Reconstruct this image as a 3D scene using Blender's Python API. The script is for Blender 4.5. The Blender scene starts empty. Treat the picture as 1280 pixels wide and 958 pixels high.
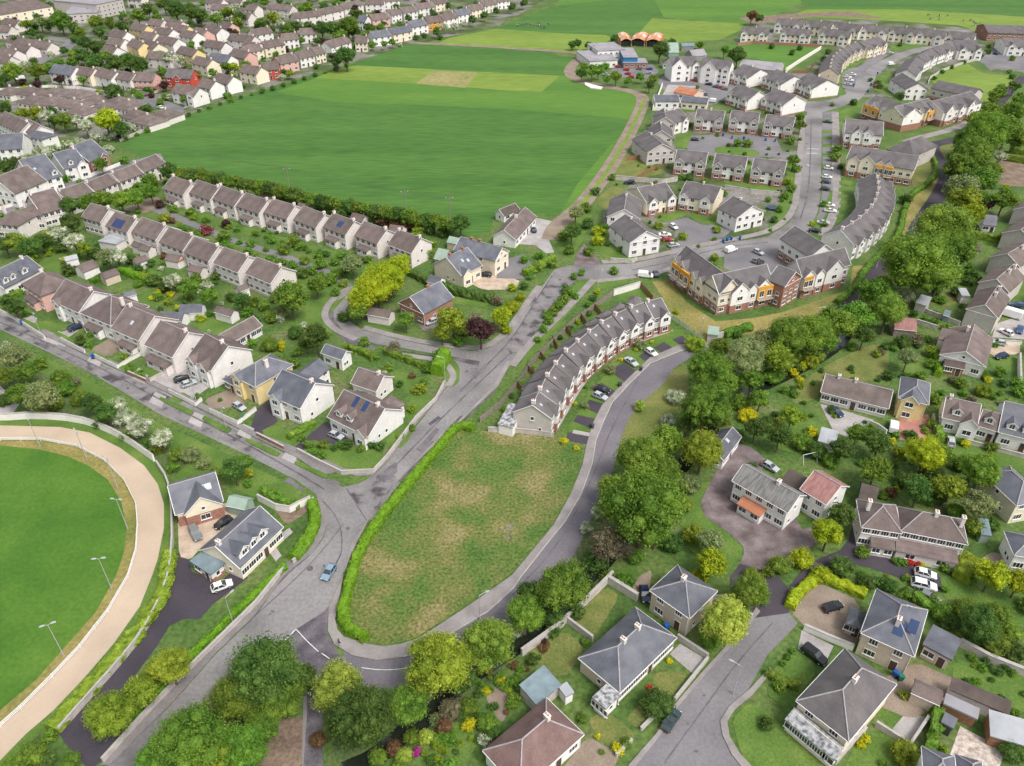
import bpy, math, random
import numpy as np
from mathutils import Vector, Matrix, noise
from mathutils.geometry import tessellate_polygon
random.seed(7); np.random.seed(7)
PI = math.pi
scene = bpy.context.scene
COL = scene.collection
# ------------------------------------------------------------ camera model
F = 980.0; PITCH = math.radians(35.0); HC = 105.0
SP, CP = math.sin(PITCH), math.cos(PITCH)
def P(px, py, z=0.0):
    xx = (px-640.0)/F; yy = (py-479.0)/F
    t = (HC-z)/(SP+yy*CP)
    return Vector((xx*t, (CP-yy*SP)*t, z))
def mpp(py, z=0.0):                       # metres per photo pixel at that row
    return (HC-z)/(SP+(py-479.0)/F*CP)/F
def proj(v):
    dx, dy, dz = v[0], v[1], v[2]-HC
    d = dy*CP-dz*SP
    return (640+F*dx/d, 479+F*(-dy*SP-dz*CP)/d)
cam_d = bpy.data.cameras.new('camera'); cam = bpy.data.objects.new('camera', cam_d); COL.objects.link(cam)
cam.location = (0, 0, HC); cam.rotation_euler = (PI/2-PITCH, 0, 0)
cam_d.sensor_fit = 'HORIZONTAL'; cam_d.sensor_width = 36; cam_d.lens = 36*F/1280
cam_d.clip_end = 6000; cam_d.clip_start = 1
scene.camera = cam
# ------------------------------------------------------------ materials
MATS = {}
def nd(nt, typ, **k):
    n = nt.nodes.new(typ)
    for a, b in k.items(): setattr(n, a, b)
    return n
def material(name, stops, scale=1.0, rough=0.85, detail=4, coord='Object', rnd=0.0, bump=0.0, bscale=20, spec=0.3,
             stretch=(1,1,1), metal=0, fine=0.0, fscale=8.0, rot=0.0, courses=0.0, transl=0.0, hue=0.0):
    m = bpy.data.materials.new(name); m.use_nodes = True; nt = m.node_tree; nt.nodes.clear()
    out = nd(nt, 'ShaderNodeOutputMaterial'); bs = nd(nt, 'ShaderNodeBsdfPrincipled')
    bs.inputs['Roughness'].default_value = rough; bs.inputs['Metallic'].default_value = metal
    bs.inputs['Specular IOR Level'].default_value = spec
    tc = nd(nt, 'ShaderNodeTexCoord'); mp = nd(nt, 'ShaderNodeMapping')
    mp.inputs['Scale'].default_value = stretch; mp.inputs['Rotation'].default_value = (0, 0, rot)
    nt.links.new(tc.outputs[coord], mp.inputs['Vector'])
    L = nt.links.new
    nz = nd(nt, 'ShaderNodeTexNoise'); nz.inputs['Scale'].default_value = scale; nz.inputs['Detail'].default_value = detail
    L(mp.outputs[0], nz.inputs['Vector'])
    cr = nd(nt, 'ShaderNodeValToRGB'); L(nz.outputs['Fac'], cr.inputs[0])
    el = cr.color_ramp.elements
    while len(el) < len(stops): el.new(0.5)
    for e, (p, c) in zip(el, stops): e.position = p; e.color = (*c, 1)
    col = cr.outputs[0]
    if fine:
        n2 = nd(nt, 'ShaderNodeTexNoise'); n2.inputs['Scale'].default_value = fscale; n2.inputs['Detail'].default_value = 3
        L(mp.outputs[0], n2.inputs['Vector'])
        mr = nd(nt, 'ShaderNodeMapRange'); mr.inputs[1].default_value = .3; mr.inputs[2].default_value = .7
        mr.inputs[3].default_value = 1-fine; mr.inputs[4].default_value = 1+fine; L(n2.outputs['Fac'], mr.inputs[0])
        mx = nd(nt, 'ShaderNodeVectorMath', operation='SCALE'); L(col, mx.inputs[0]); L(mr.outputs[0], mx.inputs['Scale']); col = mx.outputs[0]
    if courses:
        sx = nd(nt, 'ShaderNodeSeparateXYZ'); L(tc.outputs['Object'], sx.inputs[0])
        m1 = nd(nt, 'ShaderNodeMath', operation='MULTIPLY'); L(sx.outputs[2], m1.inputs[0]); m1.inputs[1].default_value = courses
        m2 = nd(nt, 'ShaderNodeMath', operation='FRACT'); L(m1.outputs[0], m2.inputs[0])
        mr = nd(nt, 'ShaderNodeMapRange'); mr.inputs[1].default_value = 0; mr.inputs[2].default_value = .25
        mr.inputs[3].default_value = .78; mr.inputs[4].default_value = 1.03; L(m2.outputs[0], mr.inputs[0])
        mx = nd(nt, 'ShaderNodeVectorMath', operation='SCALE'); L(col, mx.inputs[0]); L(mr.outputs[0], mx.inputs['Scale']); col = mx.outputs[0]
    if rnd or hue:
        oi = nd(nt, 'ShaderNodeObjectInfo'); hs = nd(nt, 'ShaderNodeHueSaturation')
        mr = nd(nt, 'ShaderNodeMapRange'); mr.inputs[3].default_value = 1-rnd; mr.inputs[4].default_value = 1+rnd
        L(oi.outputs['Random'], mr.inputs[0]); L(mr.outputs[0], hs.inputs['Value']); L(col, hs.inputs['Color'])
        if hue:
            m3 = nd(nt, 'ShaderNodeMath', operation='MULTIPLY'); L(oi.outputs['Random'], m3.inputs[0]); m3.inputs[1].default_value = 7.31
            m4 = nd(nt, 'ShaderNodeMath', operation='FRACT'); L(m3.outputs[0], m4.inputs[0])
            m5 = nd(nt, 'ShaderNodeMapRange'); m5.inputs[3].default_value = .5-hue; m5.inputs[4].default_value = .5+hue
            L(m4.outputs[0], m5.inputs[0]); L(m5.outputs[0], hs.inputs['Hue'])
        col = hs.outputs[0]
    L(col, bs.inputs['Base Color'])
    if bump:
        bn = nd(nt, 'ShaderNodeTexNoise'); bn.inputs['Scale'].default_value = bscale; bn.inputs['Detail'].default_value = 3
        L(mp.outputs[0], bn.inputs['Vector'])
        bp = nd(nt, 'ShaderNodeBump'); bp.inputs['Strength'].default_value = bump; bp.inputs['Distance'].default_value = .3
        L(bn.outputs['Fac'], bp.inputs['Height']); L(bp.outputs[0], bs.inputs['Normal'])
    if transl:
        tr = nd(nt, 'ShaderNodeBsdfTranslucent'); L(col, tr.inputs['Color']); ms = nd(nt, 'ShaderNodeMixShader'); ms.inputs[0].default_value = transl
        L(bs.outputs[0], ms.inputs[1]); L(tr.outputs[0], ms.inputs[2]); L(ms.outputs[0], out.inputs[0])
    else: L(bs.outputs[0], out.inputs[0])
    MATS[name] = m; return m
def two(c, d=.15): return [(.3, tuple(x*(1-d) for x in c)), (.7, tuple(min(1, x*(1+d)) for x in c))]
def flat(name, c, d=.1, **k):
    k.setdefault('scale', .6); return material(name, two(c, d), **k)
# ground
material('ground_green', [(.2,(0.040,0.075,0.018)),(.42,(0.063,0.121,0.024)),(.58,(0.098,0.149,0.036)),(.75,(0.149,0.149,0.070))], scale=.09, detail=8, fine=.35, fscale=1.2, bump=.3, bscale=2)
material('lawn', [(.25,(.055,.115,.018)),(.5,(.088,.158,.026)),(.75,(.14,.20,.042))], scale=.16, detail=6, fine=.22, fscale=2.5, bump=.3, bscale=6)
material('lawn_dry', [(.3,(.09,.125,.028)),(.55,(.15,.165,.045)),(.75,(.20,.19,.065))], scale=.22, detail=8, fine=.25, fscale=2.5)
material('field_deep', [(.3,(0.041,0.116,0.017)),(.7,(0.068,0.156,0.026))], scale=.06, detail=12, fine=.28, fscale=1.1, stretch=(.10,1,1), rot=.12)
material('field_mid', [(.3,(0.062,0.153,0.020)),(.7,(0.096,0.195,0.026))], scale=.05, detail=9, fine=.14, fscale=.8, stretch=(.15,1,1), rot=.1)
material('field_yellow', [(.3,(0.121,0.194,0.027)),(.7,(0.171,0.243,0.038))], scale=.03, detail=8, fine=.15, fscale=.3, stretch=(.4,1,1))
material('field_dry', [(.3,(.19,.20,.06)),(.7,(.29,.25,.11))], scale=.05, detail=8, fine=.2, fscale=.4)
material('pitch', [(.3,(0.041,0.120,0.011)),(.5,(0.059,0.143,0.014)),(.7,(0.083,0.170,0.021))], scale=.09, detail=8, fine=.15, fscale=1.4)
material('meadow', [(.28,(.050,.115,.018)),(.42,(.085,.145,.028)),(.53,(.135,.155,.042)),(.63,(.205,.185,.072)),(.78,(.26,.225,.11))], scale=.12, detail=14, fine=.5, fscale=1.9, bump=.8, bscale=4)
material('verge_dry', [(.3,(.13,.15,.036)),(.5,(.22,.19,.06)),(.75,(.30,.24,.09))], scale=.12, detail=8, fine=.25, fscale=1.5)
material('scrub', [(.3,(.04,.075,.02)),(.6,(.09,.13,.04)),(.75,(.16,.13,.09))], scale=.2, detail=8, fine=.4, fscale=2)
material('soil', [(.3,(.13,.09,.07)),(.7,(.24,.18,.13))], scale=.3, detail=8, fine=.3, fscale=2)
# hard ground
material('asphalt_old', [(.28,(0.095,0.089,0.091)),(.40,(0.165,0.155,0.156)),(.52,(0.211,0.201,0.200)),(.7,(0.257,0.247,0.243))], scale=.07, detail=9, fine=.14, fscale=1.6, rough=.8)
material('asphalt_patchy', [(.36,(0.060,0.054,0.060)),(.43,(0.110,0.099,0.104)),(.48,(0.175,0.163,0.166)),(.7,(0.235,0.220,0.219))], scale=.28, detail=10, fine=.15, fscale=2, rough=.75)
material('asphalt_mid', [(.3,(0.132,0.127,0.135)),(.7,(0.207,0.196,0.205))], scale=.09, detail=8, fine=.12, fscale=2)
material('asphalt_dark', [(.3,(0.042,0.036,0.047)),(.7,(0.068,0.057,0.070))], scale=.15, detail=8, fine=.12, fscale=3)
material('asphalt_new', [(.3,(0.119,0.110,0.124)),(.7,(0.197,0.180,0.198))], scale=.07, detail=8, fine=.12, fscale=2)
material('asphalt_patch', [(.35,(.075,.065,.078)),(.65,(.16,.145,.16))], scale=.35, detail=8, fine=.2, fscale=3)
material('concrete', [(.3,(.27,.25,.245)),(.7,(.40,.375,.365))], scale=.3, detail=8, fine=.12, fscale=3)
material('pavement', [(.3,(0.204,0.183,0.178)),(.7,(0.297,0.272,0.264))], scale=.3, detail=8, fine=.1, fscale=3)
material('kerbstone', [(.3,(.33,.31,.30)),(.7,(.42,.40,.38))], scale=.8)
material('gravel', [(.3,(.34,.26,.19)),(.7,(.52,.42,.33))], scale=.5, detail=8, fine=.2, fscale=6)
material('gravel_brown', [(.3,(.17,.13,.10)),(.7,(.28,.225,.175))], scale=.2, detail=8, fine=.2, fscale=5)
material('drive_mottled', [(.35,(.10,.075,.075)),(.6,(.19,.155,.155)),(.75,(.26,.22,.22))], scale=.3, detail=9, fine=.2, fscale=4)
material('brick_paving', [(.3,(.30,.13,.11)),(.7,(.42,.21,.18))], scale=.6, detail=6, fine=.15, fscale=6)
material('track_sand', [(.3,(.40,.315,.235)),(.7,(.49,.39,.295))], scale=.12, detail=7, fine=.03, fscale=2, stretch=(1,1,1))
material('suburb', [(.3,(.04,.065,.02)),(.48,(.075,.11,.032)),(.56,(.16,.15,.13)),(.7,(.22,.205,.20))], scale=.07, detail=9, fine=.3, fscale=.8)
material('pavement_old', [(.3,(0.162,0.149,0.149)),(.7,(0.230,0.212,0.212))], scale=.3, detail=8, fine=.12, fscale=3)
material('patio', [(.35,(.30,.24,.2)),(.6,(.55,.48,.43))], scale=1.2, detail=6, fine=.2, fscale=4)
material('road_paint', [(.3,(.48,.47,.46)),(.7,(.72,.71,.70))], scale=2.0, detail=6)
# building
material('roof_brown', [(.25,(0.097,0.075,0.069)),(.5,(0.146,0.113,0.105)),(.75,(0.194,0.157,0.146))], scale=.35, detail=9, rough=.8, rnd=.13, courses=5.5, fine=.12, fscale=3, coord='Object', hue=.008)
material('roof_grey', [(.3,(0.092,0.083,0.086)),(.5,(0.121,0.109,0.112)),(.7,(0.153,0.140,0.140))], scale=.3, detail=9, rough=.75, rnd=.09, courses=5.5, fine=.1, fscale=3)
material('roof_slate', [(.3,(0.078,0.082,0.102)),(.5,(0.111,0.116,0.139)),(.7,(0.143,0.149,0.172))], scale=.4, detail=8, rough=.55, rnd=.12, courses=5, fine=.08, fscale=3, spec=.4)
material('roof_red', [(.3,(0.221,0.102,0.093)),(.7,(0.340,0.187,0.170))], scale=.6, detail=8, rough=.8, courses=4, rnd=.1, stretch=(3,1,1))
material('roof_pink', [(.3,(.15,.092,.085)),(.7,(.22,.145,.133))], scale=.5, detail=8, rough=.8, courses=5, rnd=.08, fine=.15, fscale=5)
material('roof_orange', [(.3,(0.336,0.120,0.064)),(.7,(0.440,0.200,0.120))], scale=.3, detail=8, rough=.8, courses=3)
material('roof_rust', [(.38,(.50,.18,.06)),(.5,(.55,.30,.18)),(.58,(.55,.50,.47))], scale=.35, detail=8, rough=.7, stretch=(1,.3,1))
material('roof_ribbed', [(.35,(0.120,0.116,0.112)),(.6,(0.216,0.212,0.204))], scale=.9, detail=6, rough=.7, stretch=(3,.2,1))
material('roof_light', [(.3,(0.268,0.280,0.299)),(.7,(0.395,0.408,0.433))], scale=.3, detail=8, rough=.6)
material('roof_flat', [(.3,(0.225,0.216,0.234)),(.7,(0.324,0.310,0.333))], scale=.2, detail=8, rough=.75)
material('roof_felt', [(.3,(.07,.055,.05)),(.7,(.13,.10,.09))], scale=.4, detail=8, rough=.9)
for n_, c_ in dict(white=(.75,.73,.71), offwhite=(.68,.625,.60), cream=(.74,.66,.52), grey=(.46,.425,.40), roughcast=(.52,.475,.45), yellow=(.72,.58,.30),
                   orange=(.62,.30,.05), pink=(.66,.40,.35), redpaint=(.48,.08,.05), beige=(.56,.47,.38), bluewall=(.03,.17,.38)).items():
    material('wall_'+n_, two(c_, .07), scale=.5, detail=7, rough=.9, rnd=.05, fine=.05, fscale=2)
material('wall_brick', [(.35,(.27,.125,.09)),(.65,(.38,.205,.155))], scale=3, detail=6, rough=.9, fine=.15, fscale=9)
flat('white_trim', (.74,.73,.72), .03, rough=.5)
flat('garden_block', (.47,.43,.40), .18, scale=.8)
flat('wall_paint_white', (.74,.71,.68), .07)
flat('chimney_pot', (.45,.22,.13))
flat('ridge_tile', (.33,.31,.32), .15, scale=3)
flat('door_dark', (.10,.05,.04)); flat('door_blue', (.05,.12,.25)); flat('wood', (.26,.14,.075), .25, scale=2)
flat('timber_grey', (.24,.205,.18), .25, scale=2)
flat('metal_grey', (.45,.46,.48), .05, rough=.4, metal=.3)
flat('metal_dark', (.06,.065,.07), .1, rough=.5)
material('pane', [(.4,(.02,.025,.032)),(.6,(.045,.052,.062))], scale=1.5, rough=.08, spec=.8)
material('glass_roof', [(.35,(.10,.105,.11)),(.6,(.42,.42,.43))], scale=1.6, detail=7, rough=.25, spec=.6)
flat('solar', (.02,.035,.11), .2, rough=.2, spec=.7); flat('solar_blue', (.03,.055,.13), .15, rough=.3)
flat('skylight', (.42,.45,.5), .15, rough=.15, spec=.8)
flat('mint', (.27,.35,.29), .1); flat('teal_sheet', (.17,.225,.25), .2); flat('blue_plastic', (.015,.09,.33), .05, rough=.5)
flat('green_plastic', (.02,.15,.11), .08, rough=.5)
flat('black_rubber', (.015,.015,.016)); flat('lamp_glass', (.75,.76,.78), .03, rough=.3)
flat('tail_red', (.35,.02,.02), .03, rough=.3); flat('water', (.016,.02,.014), .2, rough=.08, spec=.7)
for n_, c_ in dict(white=(.80,.80,.80), silver=(.42,.44,.46), grey=(.16,.17,.18), black=(.014,.015,.018), navy=(.015,.03,.07), red=(.42,.02,.02),
                   lightblue=(.20,.29,.38), teal=(.035,.06,.065), blue=(.03,.09,.22)).items():
    flat('paint_'+n_, c_, .02, rough=.22, spec=.6)
# foliage
def leafm(n, lo, hi, hh=.016, rn=.20, sc=1.1, mid=None):
    st = [(.3, lo), (.7, hi)] if mid is None else [(.3, lo), (.5, mid), (.7, hi)]
    material('leaf_'+n, st, scale=sc, detail=5, rough=.6, rnd=rn, hue=hh, spec=.2, transl=.3, fine=.38, fscale=13)
leafm('bright', (0.069,0.163,0.019), (0.213,0.351,0.042)); leafm('mid', (0.073,0.151,0.019), (0.224,0.326,0.041)); leafm('dark', (0.040,0.097,0.019), (0.132,0.218,0.042))
leafm('olive', (0.119,0.181,0.016), (0.329,0.400,0.041)); leafm('lime', (0.213,0.302,0.035), (0.464,0.532,0.092)); leafm('gold', (0.171,0.246,0.011), (0.433,0.504,0.022), .006)
leafm('yellow', (0.325,0.350,0.010), (0.700,0.625,0.025), .004); leafm('sage', (0.139,0.193,0.072), (0.289,0.329,0.129)); leafm('copper', (0.044,0.020,0.022), (0.094,0.044,0.043), .01)
leafm('blossom', (0.088,0.144,0.037), (0.800,0.800,0.675), .004, .06, 1.6, mid=(0.450,0.500,0.325)); leafm('bare', (0.138,0.125,0.062), (0.275,0.250,0.150), .01)
leafm('pinkbloom', (.16,.04,.04), (.38,.11,.12), .01); leafm('magenta', (.34,.02,.18), (.55,.06,.36), .01); leafm('redbloom', (.38,.02,.04), (.60,.06,.08), .01)
leafm('hedge', (0.106,0.250,0.013), (0.213,0.388,0.027), .006, .05)
leafm('rust', (0.125,0.069,0.031), (0.237,0.138,0.069), .01)
flat('bark', (.11,.085,.06), .25, scale=4)
# ------------------------------------------------------------ mesh helper
class MB:
    def __init__(s): s.v = []; s.f = []; s.m = []
    def add(s, vs, fs, m=0):
        o = len(s.v); s.v += [tuple(v) for v in vs]
        for f in fs: s.f.append(tuple(i+o for i in f)); s.m.append(m)
        return s
    def box(s, x0, x1, y0, y1, z0, z1, m=0):
        return s.add([(x0,y0,z0),(x1,y0,z0),(x1,y1,z0),(x0,y1,z0),(x0,y0,z1),(x1,y0,z1),(x1,y1,z1),(x0,y1,z1)],
                     [(3,2,1,0),(4,5,6,7),(0,1,5,4),(1,2,6,5),(2,3,7,6),(3,0,4,7)], m)
    def prism(s, pts, z0, z1, m=0):            # vertical prism over an xy outline
        n = len(pts); tri = tessellate_polygon([[Vector((p[0],p[1],0)) for p in pts]])
        vs = [(p[0],p[1],z1) for p in pts]+[(p[0],p[1],z0) for p in pts]
        fs = []
        for t in tri:
            a, b, c = (Vector(vs[i]) for i in t)
            if (b-a).cross(c-a).z < 0: t = (t[2], t[1], t[0])
            fs.append(tuple(t)); fs.append(tuple(i+n for i in reversed(t)))
        area = sum(pts[i][0]*pts[(i+1)%n][1]-pts[(i+1)%n][0]*pts[i][1] for i in range(n))
        for i in range(n):
            j = (i+1)%n
            fs.append((i, i+n, j+n, j) if area > 0 else (j, j+n, i+n, i))
        return s.add(vs, fs, m)
    def tube(s, p0, p1, r0, r1, n=8, m=0):
        p0, p1 = Vector(p0), Vector(p1); d = (p1-p0).normalized()
        a = d.orthogonal().normalized(); b = d.cross(a); vs = []
        for p, r in ((p0, r0), (p1, r1)):
            for i in range(n):
                t = 2*PI*i/n; vs.append(p+a*math.cos(t)*r+b*math.sin(t)*r)
        fs = [(i, (i+1)%n, n+(i+1)%n, n+i) for i in range(n)]+[tuple(range(n-1,-1,-1)), tuple(range(n, 2*n))]
        return s.add(vs, fs, m)
    def mesh(s, name, mats, smooth=False):
        me = bpy.data.meshes.new(name); me.from_pydata(s.v, [], s.f)
        for m in mats: me.materials.append(MATS[m] if isinstance(m, str) else m)
        if len(mats) > 1: me.polygons.foreach_set('material_index', s.m)
        if smooth: me.polygons.foreach_set('use_smooth', [True]*len(me.polygons))
        me.update(); return me
    def build(s, name, mats, parent=None, **k):
        if isinstance(mats, str): mats = [mats]
        return link(name, s.mesh(name, mats, **k), parent)
def link(name, me, parent=None, loc=None, rz=None):
    o = bpy.data.objects.new(name, me); COL.objects.link(o)
    if parent: o.parent = parent
    if loc is not None: o.location = loc
    if rz is not None: o.rotation_euler = (0, 0, rz)
    return o
REG = []
def reg(o, desc, zone, cat, group=None, axis='x'):
    o['category'] = cat
    if group: o['group'] = group
    REG.append((o, desc, zone, axis)); return o
def thing(name, loc, rz=0):
    o = bpy.data.objects.new(name, None); COL.objects.link(o); o.location = loc; o.rotation_euler = (0, 0, rz)
    o.empty_display_size = .5; return o
def copy_tree(o, parent=None):
    c = o.copy(); COL.objects.link(c)
    if parent: c.parent = parent
    for ch in list(KIDS.get(o.name, [])):
        d = copy_tree(ch, c); KIDS.setdefault(c.name, []).append(d)
    return c
KIDS = {}
# ------------------------------------------------------------ ground
LZ = [0.0]; BB = []
def layer(w):       # each sheet lies 4 mm above whatever sheet it can overlap
    x0, x1, y0, y1 = min(p.x for p in w), max(p.x for p in w), min(p.y for p in w), max(p.y for p in w); h = 0
    for a, b, c, d, z in BB:
        if a < x1 and b > x0 and c < y1 and d > y0: h = max(h, z)
    h += .004; BB.append((x0, x1, y0, y1, h)); return h
def ground(name, pts, mat, h=None, thick=0):
    if ('lawn' in mat or mat in ('gravel_brown','soil','gravel','verge_dry')) and len(pts) < 16:
        q = []
        for (a, b), (c, d) in zip(pts, pts[1:]+pts[:1]): q += [(.85*a+.15*c, .85*b+.15*d), (.15*a+.85*c, .15*b+.85*d)]
        pts = q
    w = [P(x, y, 0) for x, y in pts]
    if h is None: h = layer(w)
    mb = MB()
    if thick: mb.prism(w, 0, h+thick)
    else:
        tri = tessellate_polygon([w]); vs = [(p.x, p.y, h) for p in w]; fs = []
        for t in tri:
            a, b, c = (Vector(vs[i]) for i in t)
            fs.append(tuple(t) if (b-a).cross(c-a).z > 0 else (t[2], t[1], t[0]))
        mb.add(vs, fs)
    o = mb.build(name, mat); o['kind'] = 'structure'; return o
def smooth(pts, k=2):
    for _ in range(k):
        q = [pts[0]]
        for a, b in zip(pts, pts[1:]):
            q.append(tuple(.75*x+.25*y for x, y in zip(a, b))); q.append(tuple(.25*x+.75*y for x, y in zip(a, b)))
        q.append(pts[-1]); pts = q
    return pts
def offs(w, i):
    a = w[max(i-1, 0)]; b = w[min(i+1, len(w)-1)]; d = (b-a); d.z = 0; d.normalize(); return Vector((-d.y, d.x, 0))
def strip(name, pts, width, mat, h=None, thick=0, kind='structure', sm=2):
    pts = smooth([tuple(p) for p in pts], sm) if sm else pts
    w = [P(x, y, 0) for x, y in pts]
    if h is None: h = layer(w)
    vs = []; fs = []; n = len(w)
    for i, p in enumerate(w):
        o = offs(w, i)*width/2; vs += [(p.x-o.x, p.y-o.y, h+thick), (p.x+o.x, p.y+o.y, h+thick)]
    for i in range(n-1): fs.append((2*i, 2*i+2, 2*i+3, 2*i+1))
    if thick:
        m0 = len(vs); vs += [(x, y, 0) for x, y, z in vs[:m0]]
        for i in range(n-1):
            fs.append((2*i, m0+2*i, m0+2*i+2, 2*i+2)); fs.append((2*i+1, 2*i+3, m0+2*i+3, m0+2*i+1))
        fs.append((0, 1, m0+1, m0)); e = 2*n-2; fs.append((e+1, e, m0+e, m0+e+1))
    o = MB().add(vs, fs).build(name, mat)
    if kind: o['kind'] = kind
    return o
def lane_strip(*a, **k): return strip(*a, **k)
# ------------------------------------------------------------ building kit
WIN = {}
def window_mesh(w, h, bars, merged):
    key = (round(w, 1), round(h, 1), bars, merged)
    if key in WIN: return WIN[key]
    t = .09; f = MB(); yo = -.07
    f.box(-w/2, w/2, yo, .0, 0, t); f.box(-w/2, w/2, yo, .0, h-t, h)
    f.box(-w/2, -w/2+t, yo, .0, t, h-t); f.box(w/2-t, w/2, yo, .0, t, h-t)
    for b in range(bars):
        x = -w/2+w*(b+1)/(bars+1); f.box(x-.035, x+.035, yo+.01, .0, t, h-t)
    f.box(-w/2-.08, w/2+.08, -.16, .0, -.08, -.002)          # sill
    p = MB()
    p.box(-w/2+t, w/2-t, -.035, .0, t, h-t)
    if merged:
        f.add(p.v, p.f, 1); WIN[key] = (f.mesh('window', ['white_trim', 'pane']), None)
    else: WIN[key] = (f.mesh('window', ['white_trim']), p.mesh('pane', ['pane']))
    return WIN[key]
def add_window(root, x, y, z, w, h, rz, near, bars=1, name='window'):
    f, p = window_mesh(w, h, bars, not near)
    o = link(name, f, root, (x, y, z), rz)
    if p: link('pane', p, o)
    return o
DOOR = {}
def add_door(root, x, y, rz, col='door_dark'):
    if col not in DOOR:
        m = MB().box(-.5, .5, -.05, 0, 0, 2.1); m.box(-.58, -.5, -.08, 0, 0, 2.18, 1); m.box(.5, .58, -.08, 0, 0, 2.18, 1); m.box(-.5, .5, -.08, 0, 2.1, 2.18, 1)
        m.box(-.25, .25, -.07, -.05, 1.2, 1.9, 2)
        DOOR[col] = m.mesh('door', [col, 'white_trim', 'pane'])
    return link('door', DOOR[col], root, (x, y, .05), rz)
def roof_solid(vs, fs, t=.17):
    n = len(vs); V = list(vs)+[(x, y, z-t) for x, y, z in vs]; Fc = list(fs)+[tuple(i+n for i in reversed(f)) for f in fs]
    cnt = {}
    for f in fs:
        for i in range(len(f)):
            a, b = f[i], f[(i+1)%len(f)]; cnt[(a, b)] = 1
    for (a, b) in cnt:
        if (b, a) not in cnt: Fc.append((b, a, a+n, b+n))
    return V, Fc
def roof_geo(kind, x0, x1, y0, y1, ze, zr):
    xm, ym = (x0+x1)/2, (y0+y1)/2
    c = [(x0,y0,ze),(x1,y0,ze),(x1,y1,ze),(x0,y1,ze)]
    if kind == 'g': return c+[(x0,ym,zr),(x1,ym,zr)], [(0,1,5,4),(2,3,4,5)], [(4,5)]
    if kind == 'x': return c+[(xm,y0,zr),(xm,y1,zr)], [(1,2,5,4),(3,0,4,5)], [(4,5)]
    if kind == 'h':
        lx, ly = x1-x0, y1-y0
        if lx >= ly:
            d = min(ly/2, lx/2-.05)
            return c+[(x0+d,ym,zr),(x1-d,ym,zr)], [(0,1,5,4),(2,3,4,5),(3,0,4),(1,2,5)], [(4,5),(0,4),(3,4),(1,5),(2,5)]
        d = min(lx/2, ly/2-.05)
        return c+[(xm,y0+d,zr),(xm,y1-d,zr)], [(1,2,5,4),(3,0,4,5),(0,1,4),(2,3,5)], [(4,5),(0,4),(1,4),(2,5),(3,5)]
    if kind == 'l': # lean-to, high at the back
        return [(x0,y0,ze),(x1,y0,ze),(x1,y1,zr),(x0,y1,zr)], [(0,1,2,3)], []
    return c, [(0,1,2,3)], []
def wall_geo(kind, x0, x1, y0, y1, ze, zr):
    xm, ym = (x0+x1)/2, (y0+y1)/2
    b = [(x0,y0,0),(x1,y0,0),(x1,y1,0),(x0,y1,0)]
    t = [(x0,y0,ze),(x1,y0,ze),(x1,y1,ze),(x0,y1,ze)]
    if kind == 'g': return b+t+[(x0,ym,zr),(x1,ym,zr)], [(0,1,5,4),(1,2,6,9,5),(2,3,7,6),(3,0,4,8,7),(4,5,9,8),(6,7,8,9),(3,2,1,0)]
    if kind == 'x': return b+t+[(xm,y0,zr),(xm,y1,zr)], [(0,1,5,8,4),(1,2,6,5),(2,3,7,9,6),(3,0,4,7),(5,6,9,8),(7,4,8,9),(3,2,1,0)]
    if kind == 'l':
        t = [(x0,y0,ze),(x1,y0,ze),(x1,y1,zr),(x0,y1,zr)]
    return b+t, [(0,1,5,4),(1,2,6,5),(2,3,7,6),(3,0,4,7),(4,5,6,7),(3,2,1,0)]
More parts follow.
